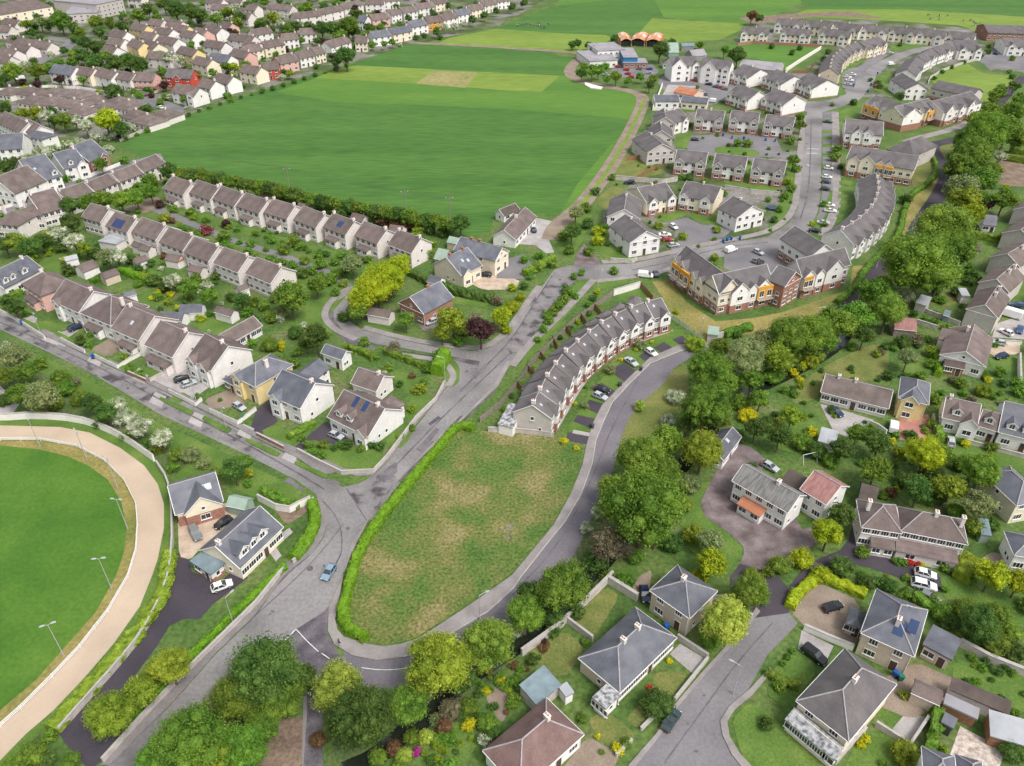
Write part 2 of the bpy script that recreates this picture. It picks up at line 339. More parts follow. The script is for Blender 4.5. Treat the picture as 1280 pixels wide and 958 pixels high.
def gable_bay(root, xc, w, yf, depth_main, ze, slope, rise=None, wall='wall_white', roofm='roof_grey', zbot=0.0, win=1, near=False, storeys=2, zt=None, y0=0, bargem=True, brick=False):
    """projecting gabled bay (zbot=0) or dormer (zbot>0) on the front slope; front eave of the main roof is at y=y0, z=ze"""
    rise = rise or w*.45
    zt = ze if zt is None else zt
    zr = zt+rise; yb = y0+(zr-ze)/slope+.05; ybe = y0+max(0, (zt-ze)/slope)+.05
    if yb > depth_main/2: yb = depth_main/2
    m = MB(); hw = w/2
    z0 = zbot
    yw = max(yf+.3, ybe)
    vs = [(xc-hw,yf,z0),(xc+hw,yf,z0),(xc+hw,yf,zt),(xc,yf,zr-.08),(xc-hw,yf,zt),(xc-hw,yw+.3,z0),(xc+hw,yw+.3,z0),(xc+hw,yw+.3,zt-.02),(xc,yw+.3,zr-.12),(xc-hw,yw+.3,zt-.02)]
    fs = [(0,1,2,3,4),(1,6,7,2),(5,0,4,9),(9,8,7,6,5),(2,7,8,3),(4,3,8,9)]
    nm = 'gable_bay' if zbot == 0 else 'dormer'
    b = m.add(vs, fs).build(nm, wall, root)
    o = .22; s = rise/hw
    V, Fc = roof_solid([(xc-hw-o,yf-o,zt-o*s+.08),(xc+hw+o,yf-o,zt-o*s+.08),(xc+hw+o,ybe+.05,zt-o*s+.08),(xc-hw-o,ybe+.05,zt-o*s+.08),(xc,yf-o,zr+.06),(xc,yb,zr+.06)], [(1,2,5,4),(3,0,4,5)], .13)
    MB().add(V, Fc).build('dormer_roof' if zbot else 'bay_roof', roofm, b)
    ft = MB()                                       # white barge boards
    for sg in (-1, 1):
        a = Vector((xc+sg*(hw+o), yf-o-.03, zt-o*s-.08)); c = Vector((xc, yf-o-.03, zr-.10))
        ft.add([a, c, c+Vector((0,0,.2)), a+Vector((0,0,.2)), a+Vector((0,.04,0)), c+Vector((0,.04,0)), c+Vector((0,.04,.2)), a+Vector((0,.04,.2))],
               [(0,1,2,3),(7,6,5,4),(0,4,5,1),(3,2,6,7)])
    ft.build('barge_board', 'white_trim', b)
    if brick and zbot == 0:
        MB().box(xc-hw-.04, xc+hw+.04, yf-.05, yw, 0, 2.4).build('brick_base', 'wall_brick', b)
    if win:
        if zbot: add_window(b, xc, yf-.004, max(z0+.5, zt-1.15), min(w*.55, 1.2), 1.15, 0, False, 1)
        else:
            for k in range(storeys): add_window(b, xc, yf-(.06 if brick and k == 0 else .004), .9+2.65*k, min(w*.5, 1.8), 1.25, 0, False, 1)
            if rise > 1.9: add_window(b, xc, yf-.004, zt-.25, .7, .8, 0, False, 0)
    return b
WINGS = ('extension', 'conservatory', 'apartment front')
def house(A, B, C=None, depth=None, ze=5.0, roof='g', wall='white', rm='brown', rise=None, desc=None, zone=None, cat='house', group=None, name='house',
          chim=(), bays=(), dorms=(), sky=(), solar=(), win=True, door=True, porch=None, brick=False, sidewin=True, axis='x', over=.3, baywall=None,
          world=False, gabletrim=True, ridge=True, backwin=True, ext=(), slope_=None, chimw='offwhite', nwin=None, doorcol='door_dark', garage=None, storeys=None):
    a = Vector((*A, 0)) if world else P(*A, ze); b = Vector((*B, 0)) if world else P(*B, ze)
    a.z = b.z = 0; u = (b-a); L = u.length; u.normalize(); v = Vector((-u.y, u.x, 0))
    if C is not None: depth = abs((P(*C, ze)-a).xy.dot(v.xy))
    D = depth; depth = max(depth, 2.0); D = depth
    mid = (a+b)/2; rz = math.atan2(u.y, u.x)
    root = thing(name, mid, rz); dist = math.hypot(mid.length, HC); near = dist < 245; mp = dist < 420
    if cat in WINGS: near = False; ridge = False; gabletrim = False; chim = ()
    hx = L/2; o = over
    span = {'g': D, 'x': L, 'h': min(D, L)}.get(roof, 0)
    if rise is None: rise = span/2*(slope_ or .68) if roof in 'gxh' else .0
    if roof == 'l' and not rise: rise = D*.2
    zr = ze+rise; slope = rise/(span/2) if span else 0
    wm = wall if wall in MATS else 'wall_'+wall; rmm = rm if rm in MATS else 'roof_'+rm
    ww, wf = wall_geo(roof, -hx+o, hx-o, o, D-o, ze+slope*o-.1 if roof in 'gx' else ze-.12, zr-.12)
    MB().add(ww, wf).build('wall', wm, root)
    rv, rf, re = roof_geo(roof, -hx, hx, 0, D, ze, zr)
    if roof == 'f': rv, rf, re = roof_geo('f', -hx, hx, 0, D, ze+.15, ze+.15)
    V, Fc = roof_solid(rv, rf, .2 if roof != 'f' else .35)
    ro = MB().add(V, Fc).build('roof', rmm, root)
    if ridge and re and mp:
        m = MB()
        for i, j in (re if near else re[:1]): m.tube(Vector(rv[i])+Vector((0,0,.02)), Vector(rv[j])+Vector((0,0,.02)), .11, .11, 6)
        m.build('ridge_tiles', 'ridge_tile', ro)
    if near and roof in 'ghx':
        m = MB(); m.tube((-hx, -.06, ze-.1), (hx, -.06, ze-.1), .06, .06, 6)
        if roof == 'h': m.tube((-hx-.06, 0, ze-.1), (-hx-.06, D, ze-.1), .06, .06, 6); m.tube((hx+.06, 0, ze-.1), (hx+.06, D, ze-.1), .06, .06, 6)
        m.tube((hx-.35, .24, 0), (hx-.35, .24, ze-.2), .05, .05, 6)
        m.build('gutter', 'white_trim', root)
    if gabletrim and roof in 'gx' and mp:
        if roof == 'g': es = [((s*(hx+.03), 0, ze), (s*(hx+.03), D/2, zr), (s*(hx+.03), D, ze)) for s in (-1, 1)]
        else: es = [((-hx, y, ze), (0, y, zr), (hx, y, ze)) for y in (-.03, D+.03)]
        for e in es:
            m = MB()
            for p, q in ((e[0], e[1]), (e[1], e[2])):
                m.tube(Vector(p)-Vector((0,0,.1)), Vector(q)-Vector((0,0,.1)), .1, .1, 4)
            m.build('verge_board', 'white_trim', ro)
    st = storeys or (1 if ze < 4.2 else 2 if ze < 7 else 3)
    # chimneys : (fraction along ridge -1..1, offset across)
    for ch in chim:
        t, c = ch[0], (ch[1] if len(ch) > 1 else 0)
        cx, cy = (t*(hx-.6), D/2+c) if roof != 'x' else (c, D/2+t*(D/2-.6))
        m = MB().box(cx-.28, cx+.28, cy-.42, cy+.42, zr-1.5, zr+.62); m.box(cx-.34, cx+.34, cy-.48, cy+.48, zr+.62, zr+.74)
        c_ = m.build('chimney', 'wall_'+chimw, root)
        pt = MB()
        for k in (-.25, .25): pt.tube((cx, cy+k*.8, zr+.74), (cx, cy+k*.8, zr+1.02), .11, .09, 8)
        pt.build('chimney_pot', 'chimney_pot', c_)
    bw = 'wall_'+(baywall or wall) if wall not in MATS else wall
    occ = []
    for t, w in [q[:2] for q in bays]:
        gable_bay(root, t*hx, w, -.55, D, ze, slope or .6, wall=bw, roofm=rmm, near=near, storeys=st, brick=brick); occ.append((t*hx-w/2-.3, t*hx+w/2+.3))
    for q in dorms:
        t, w = q[:2]; side = q[2] if len(q) > 2 else 0; yf = .9
        gable_bay(root, t*hx, w, yf, D, ze, slope, rise=w*.4, wall='wall_white', roofm=rmm, zbot=ze+slope*yf-.25, zt=ze+slope*yf+1.15, near=near)
    for (t, s, w, h, mt) in [(*q, 'skylight') for q in sky]+[(*q[:4], q[4]) for q in solar]:   # t along, s 0..1 up the front slope (negative: back slope)
        y = abs(s)*D/2; x = t*hx; y1 = y+h*math.cos(math.atan(slope)); f = -1 if s < 0 else 1
        z0, z1 = ze+slope*y+.05, ze+slope*y1+.05
        Y0, Y1 = (y, y1) if f > 0 else (D-y, D-y1)
        m = MB().add([(x-w/2,Y0,z0),(x+w/2,Y0,z0),(x+w/2,Y1,z1),(x-w/2,Y1,z1),(x-w/2,Y0,z0-.1),(x+w/2,Y0,z0-.1),(x+w/2,Y1,z1-.1),(x-w/2,Y1,z1-.1)],
                     [(0,1,2,3),(0,4,5,1),(1,5,6,2),(2,6,7,3),(3,7,4,0)] if f > 0 else [(3,2,1,0),(1,5,4,0),(2,6,5,1),(3,7,6,2),(0,4,7,3)])
        m.build('skylight' if mt == 'skylight' else 'solar_panel', mt, ro)
    if brick:
        MB().box(-hx+o-.03, hx-o+.03, o-.03, D-o+.03, 0, 2.6 if brick is True else brick).build('brick_base', 'wall_brick', root)
    if win:
        fy = o-(.035 if brick and brick > .9 else .004)
        nw = nwin or max(2, round((L-1)/2.9))
        dj = nw//2 if door else -1
        for k in range(st):
            for i in range(nw):
                x = (-hx+o)+(L-2*o)*(i+.5)/nw
                if any(a_ < x < b_ for a_, b_ in occ): continue
                zz = .9+2.6*k
                yy = fy if k == 0 else o-.004
                if k == 0 and i == dj: add_door(root, x, yy, 0, doorcol); continue
                add_window(root, x, yy, zz, 1.7 if k == 0 else 1.35, 1.25, 0, near, 1 if not near else 2)
        if mp and backwin:
            for k in range(st):
                for i in range(nw):
                    x = (-hx+o)+(L-2*o)*(i+.5)/nw
                    if (i+k)%2 == 0: add_window(root, x, D-o+(.035 if brick and brick > .9 and k == 0 else .004), .95+2.6*k, 1.2, 1.1, PI, near, 1)
        if sidewin:
            for s in (-1, 1):
                x = s*(hx-o+.004+(.03 if brick and brick > .9 else 0))
                if roof == 'x':
                    for k in range(st): add_window(root, x, D*.35, .95+2.6*k, 1.1, 1.1, s*PI/2, near, 1); add_window(root, x, D*.7, .95+2.6*k, 1.1, 1.1, s*PI/2, near, 1)
                else:
                    add_window(root, s*(hx-o+.004), D*.5, .95+2.6*(st-1), .8, 1.0, s*PI/2, near, 0)
                    if near: add_window(root, x, D*.3, .95, .7, 1.0, s*PI/2, near, 0)
        if near and roof in ('x',) and rise > 2.4: add_window(root, 0, o-.004, ze+.35, .7, .8, 0, near, 0)
    if porch:      # (t, w, d, material) lean-to porch in front
        t, w, d, pm = porch[:4]; x = t*hx; zt = 2.9; zl = 2.35
        rv, rf, _ = roof_geo('l', x-w/2, x+w/2, -d, .34, zl, zt); V, Fc = roof_solid(rv, rf, .14)
        pr = MB().add(V, Fc).build('porch_roof', 'roof_'+pm if 'roof_'+pm in MATS else pm, root)
        m = MB().box(x-w/2+.2, x+w/2-.2, -d+.3, .29, 0, zl-.1); po = m.build('porch', wm if not brick else 'wall_brick', root)
        add_window(po, x-w*.25, -d+.296, .9, min(1.6, w*.35), 1.1, 0, False, 1); add_window(po, x+w*.25, -d+.296, .9, min(1.6, w*.35), 1.1, 0, False, 1)
    if desc: reg(root, desc, zone or '', cat, group, axis)
    root['_L'] = L; root['_D'] = D
    return root
def row(A, B, n, gap=0.12, ordn=None, **k):
    """n equal buildings between two eave pixels; gap = share left open between them"""
    ze = k.get('ze', 5.0); a, b = P(*A, ze), P(*B, ze)
    ws = []
    for i in range(n):
        kk = dict(k)
        for q, vv in k.items():
            if q in ('wall','rm') and isinstance(vv, list): kk[q] = vv[i % len(vv)]
        p = a.lerp(b, (i+gap/2)/n); q = a.lerp(b, (i+1-gap/2)/n)
        ws.append(house((p.x, p.y), (q.x, q.y), world=True, **kk))
    return ws
def terrace(pts, n, **k):
    ze = k.get('ze', 5.0); w = [P(*p, ze) for p in pts]; seg = [(w[i+1]-w[i]).length for i in range(len(w)-1)]; T = sum(seg)
    def at(s):
        for i, l in enumerate(seg):
            if s <= l or i == len(seg)-1: return w[i].lerp(w[i+1], s/l)
            s -= l
    q = [at(T*i/n) for i in range(n+1)]; out = []
    for i in range(n):
        kk = dict(k)
        for key, vv in k.items():
            if key in ('wall','rm') and isinstance(vv, list): kk[key] = vv[i % len(vv)]
        d = (q[i+1]-q[i]).normalized()*.04
        kk['gabletrim'] = i in (0, n-1)
        out.append(house((q[i]+d).xy, (q[i+1]-d).xy, world=True, over=kk.pop('over', .12), **kk))
    return out
def shed(A, B, C, ze=2.2, roof='g', wall='garden_block', rm='roof_felt', desc='small shed', zone='', cat='shed', win=False, name='shed', **k):
    return house(A, B, C, ze=ze, roof=roof, wall=wall, rm=rm, desc=desc, zone=zone, cat=cat, win=win, name=name, over=.15, ridge=False, gabletrim=False, **k)
# ------------------------------------------------------------ foliage kit
rng = np.random.default_rng(11)
def mesh_np(name, V, Fq, mats, tri=False):
    me = bpy.data.meshes.new(name); k = 3 if tri else 4; n = len(Fq)
    me.vertices.add(len(V)); me.vertices.foreach_set('co', V.astype(np.float32).ravel())
    me.loops.add(n*k); me.loops.foreach_set('vertex_index', Fq.astype(np.int32).ravel())
    me.polygons.add(n); me.polygons.foreach_set('loop_start', np.arange(0, n*k, k, dtype=np.int32)); me.polygons.foreach_set('loop_total', np.full(n, k, dtype=np.int32))
    for m in mats: me.materials.append(MATS[m] if isinstance(m, str) else m)
    me.update(calc_edges=True); return me
def leaves(cent, nrm, size, jitter=.7):
    n = len(cent); nn = nrm+rng.normal(0, jitter, (n, 3)); nn /= np.linalg.norm(nn, axis=1)[:, None]+1e-9
    r = rng.normal(0, 1, (n, 3)); a = np.cross(nn, r); a /= np.linalg.norm(a, axis=1)[:, None]+1e-9; b = np.cross(nn, a)
    s = size*rng.uniform(.6, 1.3, (n, 1)); s2 = s*rng.uniform(.45, .8, (n, 1))
    V = np.stack([cent-a*s, cent-b*s2, cent+a*s, cent+b*s2], 1).reshape(-1, 3)
    return V, np.arange(n*4).reshape(-1, 4)
def ico(sub):
    import bmesh
    bm = bmesh.new(); bmesh.ops.create_icosphere(bm, subdivisions=sub, radius=1)
    V = np.array([v.co[:] for v in bm.verts]); Fc = np.array([[v.index for v in f.verts] for f in bm.faces]); bm.free(); return V, Fc
ICO1 = ico(1); ICO2 = ico(2)
def crown(kind, nl, ls, nc, seed):
    """unit crown: clumps of leaves on an uneven body, about 1 in radius, centred on the origin"""
    g = np.random.default_rng(seed); cl = []
    for i in range(nc):
        d = g.normal(0, 1, 3); d /= np.linalg.norm(d); rr = g.uniform(.3, .86)**.8
        if kind == 'cone': h = g.uniform(-1, 1); r_ = (1-h)*.5*.55; c = np.array([d[0]*r_, d[1]*r_, h*1.25]); s = .22+.22*(1-h)/2
        elif kind == 'column': h = g.uniform(-1, 1); c = np.array([d[0]*.35, d[1]*.35, h*1.0]); s = g.uniform(.3, .42)
        elif kind == 'bush': c = d*rr*np.array([1, 1, .75]); s = g.uniform(.3, .48)
        else:
            c = d*rr*np.array([1, 1, .82]);
            if c[2] < -.35: c[2] *= .5
            s = g.uniform(.14, .34) if nc > 60 else g.uniform(.2, .38)
        cl.append((c, s))
    w = np.array([s*s for _, s in cl]); w /= w.sum(); C = []; Nn = []
    for (c, s), k in zip(cl, (w*nl).astype(int)):
        d = g.normal(0, 1, (k, 3)); d /= np.linalg.norm(d, axis=1)[:, None]; d[:, 2] = np.abs(d[:, 2])*np.where(g.random(k) < .78, 1, -1)
        C.append(c+d*s*(.55+.85*g.random((k, 1))**.7)); Nn.append(d)
    C = np.concatenate(C); Nn = np.concatenate(Nn)
    V, Fq = leaves(C, Nn, ls, .95)
    T = Fq[:, [0, 1, 2]], Fq[:, [0, 2, 3]]; Ft = np.concatenate(T)
    vs = [V]; fs = [Ft]; o = len(V); iv, jf = ICO2 if nl > 1500 else ICO1      # inner leaf mass
    for c, s in cl:
        vv = iv*(s*.62)*(1+g.normal(0, .10, (len(iv), 1)))+c; vs.append(vv); fs.append(jf+o); o += len(vv)
    return mesh_np('crown', np.concatenate(vs), np.concatenate(fs), ['leaf_mid'], tri=True)
CROWNS = {}
SPECS = {'n': (19000, .034, 150), 'm': (4600, .060, 70), 'f': (800, .13, 24)}
def get_crown(kind, lod):
    k = (kind, lod)
    if k not in CROWNS:
        nl, ls, nc = SPECS[lod]; CROWNS[k] = [crown(kind, nl, ls, nc, 100+i*7+len(CROWNS)*31) for i in range(3 if kind == 'round' else 2)]
    return random.choice(CROWNS[k])
def bare_crown(seed):
    g = random.Random(seed); m = MB()
    def br(p, d, l, r, lv):
        q = p+d*l; m.tube(p, q, r, r*.6, 4)
        if lv == 0: return
        for _ in range(4 if lv > 1 else 5):
            e = (d+Vector((g.gauss(0,.55), g.gauss(0,.55), g.gauss(0,.4)))).normalized(); br(q, e, l*.72, r*.55, lv-1)
    for _ in range(9): br(Vector((0,0,-.9)), Vector((g.gauss(0,.6), g.gauss(0,.6), 1)).normalized(), .62, .035, 3)
    V = np.array(m.v); cc = np.array(m.v)[::5]; d = cc/np.linalg.norm(cc, axis=1)[:, None]
    me = m.mesh('crown', ['bark']); return me
def trunk_mesh(seed):
    g = random.Random(seed); m = MB(); m.tube((0,0,0), (.02,.03,.55), .075, .055, 8); m.tube((.02,.03,.55), (0,0,1.0), .055, .03, 8)
    for i in range(5):
        a = i*2*PI/5+g.uniform(-.4, .4); z = g.uniform(.4, .65); l = g.uniform(.3, .42)
        m.tube((.01,.02,z), (math.cos(a)*l, math.sin(a)*l, z+g.uniform(.2, .35)), .035, .014, 6)
    return m.mesh('trunk', ['bark'])
TR = [trunk_mesh(i) for i in range(3)]
LEAF = dict(D='dark', G='bright', M='mid', O='olive', L='lime', U='gold', Y='yellow', S='sage', P='copper', W='blossom', B='bare', R='redbloom', K='magenta', Q='pinkbloom', T='rust')
CNAME = dict(D='dark green', G='bright green', M='mid green', O='olive green', L='pale lime', U='golden green', Y='bright yellow', S='grey green', P='dark purple', W='white blossoming',
             B='sparse brown', R='red flowering', K='magenta flowering', Q='pink flowering', T='rusty brown')
REGR = []
TRE = []
SHR = []
def setmat(o, m):
    o.material_slots[0].link = 'OBJECT'; o.material_slots[0].material = MATS[m]
def tree(x, y, r, t, zone, kind='round', hs=1.0, group=None, axis='x'):
    m0 = mpp(y); R = r*m0*.95
    big = R > 2.3
    zc = R*1.15+1.2 if big else R*.72*hs
    if kind in ('cone', 'column'): zc = R*1.2*hs
    p = P(x, y, zc); R = r*mpp(y, zc)*.95
    lod = 'n' if r >= 24 else 'm' if r >= 10 else 'f'
    kd = kind if big or kind != 'round' else 'bush'
    me = get_crown(kd, lod)
    rz = random.uniform(0, 2*PI); sz = R*random.uniform(.9, 1.05)*hs
    size = 'large' if R > 5 else 'small' if R < 2.3 else 'medium'; REGR.append(r)
    if big or kind != 'round':
        root = thing('tree', (p.x, p.y, 0), rz); tk = link('trunk', random.choice(TR), root); tk.scale = (R*1.0, R*1.0, zc*1.0)
        c = link('crown', me, root, (0, 0, zc)); c.scale = (R*random.uniform(.93, 1.07), R*random.uniform(.93, 1.07), sz)
        if t == 'B':
            if 'bare' not in CROWNS: CROWNS['bare'] = bare_crown(5)
            b = link('branches', CROWNS['bare'], root, (0, 0, zc)); b.scale = (R*.95,)*3
            c.data = get_crown(kd, 'm' if r > 20 else 'f'); c.scale = (R*.86, R*.86, R*.8)
        setmat(c, 'leaf_'+LEAF[t]); TRE.append((r, root, tk, c, R, 'leaf_'+LEAF[t])); reg(root, f'{size} {CNAME[t]} tree', zone, 'tree', group, axis); return root
    c = link('shrub', me, None, (p.x, p.y, zc), rz); c.scale = (R, R*random.uniform(.85, 1.1), sz*.95)
    setmat(c, 'leaf_'+LEAF[t]); SHR.append((r, c, f'{size} {CNAME[t]} shrub', zone, group, axis)); return c
def scatter(poly, n, rr, types, seed=3):
    g = random.Random(seed); xs = [p[0] for p in poly]; ys = [p[1] for p in poly]; k = 0; t_ = 0
    hs = [(o.location.xy, o['_L']/2+1, o['_D'], o.rotation_euler.z) for o, *_ in REG if '_L' in o]
    while k < n and t_ < n*30:
        t_ += 1; x, y = g.uniform(min(xs), max(xs)), g.uniform(min(ys), max(ys)); ins = False
        for (a, b), (c, d) in zip(poly, poly[1:]+poly[:1]):
            if (b > y) != (d > y) and x < (c-a)*(y-b)/(d-b)+a: ins = not ins
        if not ins: continue
        w = P(x, y).xy; bad = False
        for l, hl, D, rz in hs:
            q = w-l; c_, s_ = math.cos(rz), math.sin(rz); u, v = q.x*c_+q.y*s_, -q.x*s_+q.y*c_
            if abs(u) < hl+.8 and -1.5 < v < D+1.5: bad = True; break
        if bad: continue
        r = g.uniform(*rr); R = r*mpp(y); me = get_crown('round' if R > 2 else 'bush', 'f'); EXTRA.append((me, w, R, g.choice(types), g.uniform(0, 6.28))); k += 1
EXTRA = []
def finish_shrubs(keep=285):
    SHR.sort(key=lambda q: -q[0])
    for r, c, d, z, gp, ax in SHR[:keep]: reg(c, d, z, 'shrub', gp, ax)
    items = list(EXTRA)
    TRE.sort(key=lambda q: -q[0])
    for r, root, tk, c, R, m in TRE[296:]:
        items.append((get_crown('round', 'f'), root.location.xy.copy(), R, m, 0.0)); REG[:] = [q for q in REG if q[0] is not root]
        for o in [k for k in bpy.data.objects if k.parent is root]+[root]: bpy.data.objects.remove(o)
    for r, c, d, z, gp, ax in SHR[keep:]:
        items.append((get_crown('bush', 'f'), c.location.xy, c.scale.x, c.material_slots[0].material.name, c.rotation_euler.z)); bpy.data.objects.remove(c)
    V = []; T = []; M = []; o = 0; mats = []
    for me, w, R, m, rz in items:
        m = m if m in MATS else 'leaf_'+LEAF[m]
        if m not in mats: mats.append(m)
        n = len(me.vertices); v = np.empty(n*3, np.float32); me.vertices.foreach_get('co', v); v = v.reshape(-1, 3)
        k = len(me.loops); t = np.empty(k, np.int32); me.loops.foreach_get('vertex_index', t); c_, s_ = math.cos(rz), math.sin(rz)
        zc = R*1.2+.5 if R > 2 else R*.7
        V.append(np.stack([(v[:,0]*c_-v[:,1]*s_)*R+w[0], (v[:,0]*s_+v[:,1]*c_)*R+w[1], v[:,2]*R+zc], 1)); T.append(t.reshape(-1, 3)+o); M.append(np.full(k//3, mats.index(m), np.int32)); o += n
    me = mesh_np('shrubbery', np.concatenate(V), np.concatenate(T), mats, tri=True); me.polygons.foreach_set('material_index', np.concatenate(M)); me.update()
    ob = link('shrubbery', me); ob['kind'] = 'stuff'; ob['category'] = 'shrubbery'; ob['label'] = 'small leafy bushes and distant greenery scattered through the gardens between the houses'
def trees(data, zone, **k):
    for ln in data.strip().split(';'):
        q = ln.split()
        if not q: continue
        kk = dict(k)
        if len(q) > 4: kk['kind'] = {'c': 'cone', 'o': 'column'}[q[4]]
        tree(float(q[0]), float(q[1]), float(q[2]), q[3], zone, **kk)
def hedge(pts, w=1.4, h=1.5, leaf='hedge', desc='clipped bright green hedge', zone='', z=0, sm=1, rough=.17, name='hedge', ls=None):
    pts = smooth([tuple(map(float, p)) for p in pts], sm) if sm else pts
    W = [P(x, y, z+h*.5) for x, y in pts]; Q = [W[0]]
    step = .7 if W[0].y < 220 else 1.6
    for a, b in zip(W, W[1:]):
        n = max(1, int((b-a).length/step))
        for i in range(1, n+1): Q.append(a.lerp(b, i/n))
    prof = [(-.5,0),(-.52,.35),(-.48,.75),(-.33,.97),(0,1.03),(.33,.97),(.48,.75),(.52,.35),(.5,0)]
    V = []; K = len(prof)
    for i, p in enumerate(Q):
        o = offs(Q, i)
        for (a, b) in prof:
            q = Vector((p.x, p.y, 0))+o*a*w+Vector((0,0,b*h))
            nn = noise.noise(q*.9)*rough*2+random.uniform(-.5, .5)*rough
            V.append(q+(o*(1 if a > 0 else -1 if a < 0 else 0)+Vector((0,0,.8 if b > .5 else 0)))*nn)
    Fc = []
    for i in range(len(Q)-1):
        for k in range(K-1): Fc.append((i*K+k, i*K+k+1, (i+1)*K+k+1, (i+1)*K+k)[::-1])
    Fc.append(tuple(range(K))); Fc.append(tuple(range((len(Q)-1)*K+K-1, (len(Q)-1)*K-1, -1)))
    V = np.array([v[:] for v in V]); n0 = len(Fc)
    # leaf sprays over the surface
    quads = np.array([f for f in Fc if len(f) == 4]); nlv = min(9000, int(len(quads)*(9 if Q[0].y < 220 else 5)))
    qi = rng.integers(0, len(quads), nlv); u = rng.random((nlv, 1)); v = rng.random((nlv, 1)); f = quads[qi]
    c = (V[f[:, 0]]*(1-u)+V[f[:, 1]]*u)*(1-v)+(V[f[:, 3]]*(1-u)+V[f[:, 2]]*u)*v
    nr = np.cross(V[f[:, 1]]-V[f[:, 0]], V[f[:, 3]]-V[f[:, 0]]); nr /= np.linalg.norm(nr, axis=1)[:, None]+1e-9
    lv, lf = leaves(c+nr*rng.uniform(-.05,.16,(nlv,1)), nr, ls or (.17 if Q[0].y < 220 else .25), .5)
    me = bpy.data.meshes.new(name); me.from_pydata([tuple(x) for x in V]+[tuple(x) for x in lv], [], [tuple(f) for f in Fc]+[tuple(x+len(V)) for x in lf])
    me.materials.append(MATS['leaf_'+leaf]); o = link(name, me); reg(o, desc, zone, 'hedge'); return o
def wall_line(pts, h=1.2, w=.25, mat='garden_block', desc='low block garden wall', zone='', cap=True, name='garden_wall', cat='wall', sm=0):
    if sm: pts = smooth([tuple(map(float, p)) for p in pts], sm)
    Q = [P(*p, h*.5) for p in pts]; V = []; n = len(Q)
    for i, p in enumerate(Q):
        o = offs(Q, i)*w/2
        if 0 < i < n-1:
            d1 = (Q[i]-Q[i-1]).normalized(); d2 = (Q[i+1]-Q[i]).normalized(); c = max(.4, math.sqrt(max(0, (1+d1.dot(d2))/2))); o = o/c
        V += [(p.x-o.x, p.y-o.y, 0), (p.x+o.x, p.y+o.y, 0), (p.x+o.x, p.y+o.y, h), (p.x-o.x, p.y-o.y, h)]
    Fc = []
    for i in range(n-1):
        a, b = 4*i, 4*i+4
        Fc += [(a, b, b+3, a+3), (a+1, a+2, b+2, b+1), (a+3, b+3, b+2, a+2), (a, a+1, b+1, b)]
    Fc += [(0, 3, 2, 1), (4*n-4, 4*n-3, 4*n-2, 4*n-1)]
    o = MB().add(V, Fc).build(name, mat)
    if cap and mpp(pts[0][1]) < .3:
        V2 = []
        for i, p in enumerate(Q):
            k = offs(Q, i)*(w/2+.06); V2 += [(p.x-k.x, p.y-k.y, h+.002), (p.x+k.x, p.y+k.y, h+.002), (p.x+k.x, p.y+k.y, h+.08), (p.x-k.x, p.y-k.y, h+.08)]
        MB().add(V2, Fc).build('coping', 'kerbstone', o)
    reg(o, desc, zone, cat); return o
def fence_line(pts, h=1.6, mat='wood', desc='brown timber fence', zone='', sp=2.4, name='fence', cat='fence', rails=False):
    Q = [P(*p, h*.5) for p in pts]; root = thing(name, (Q[0].x, Q[0].y, 0)); b = Q[0].copy(); b.z = 0; n = 0
    pm = None
    for a, c in zip(Q, Q[1:]):
        L = (c-a).length; k = max(1, int(L/sp)); ang = math.atan2(c.y-a.y, c.x-a.x)
        for i in range(k):
            p = a.lerp(c, i/k); w = L/k
            if pm is None: pm = MB().box(-.06, .06, -.06, .06, 0, h+.1).mesh('post', [mat])
            if n < 95: link('post', pm, root, (p.x-b.x, p.y-b.y, 0), ang)
            n += 1
        m = MB()
        if rails:
            for z in (h*.35, h*.65, h*.95): m.box(0, L, -.03, .03, z-.06, z+.06)
        else:
            nb = max(2, int(L/.5))
            for i in range(nb): m.box(L*i/nb+.01, L*(i+1)/nb-.01, -.03+.03*(i%2), .01+.03*(i%2), .05, h-.04*(i%3 == 0))
        o = m.build('rails' if rails else 'panel', mat, root); o.location = (a.x-b.x, a.y-b.y, 0); o.rotation_euler = (0, 0, ang)
    reg(root, desc, zone, cat); return root
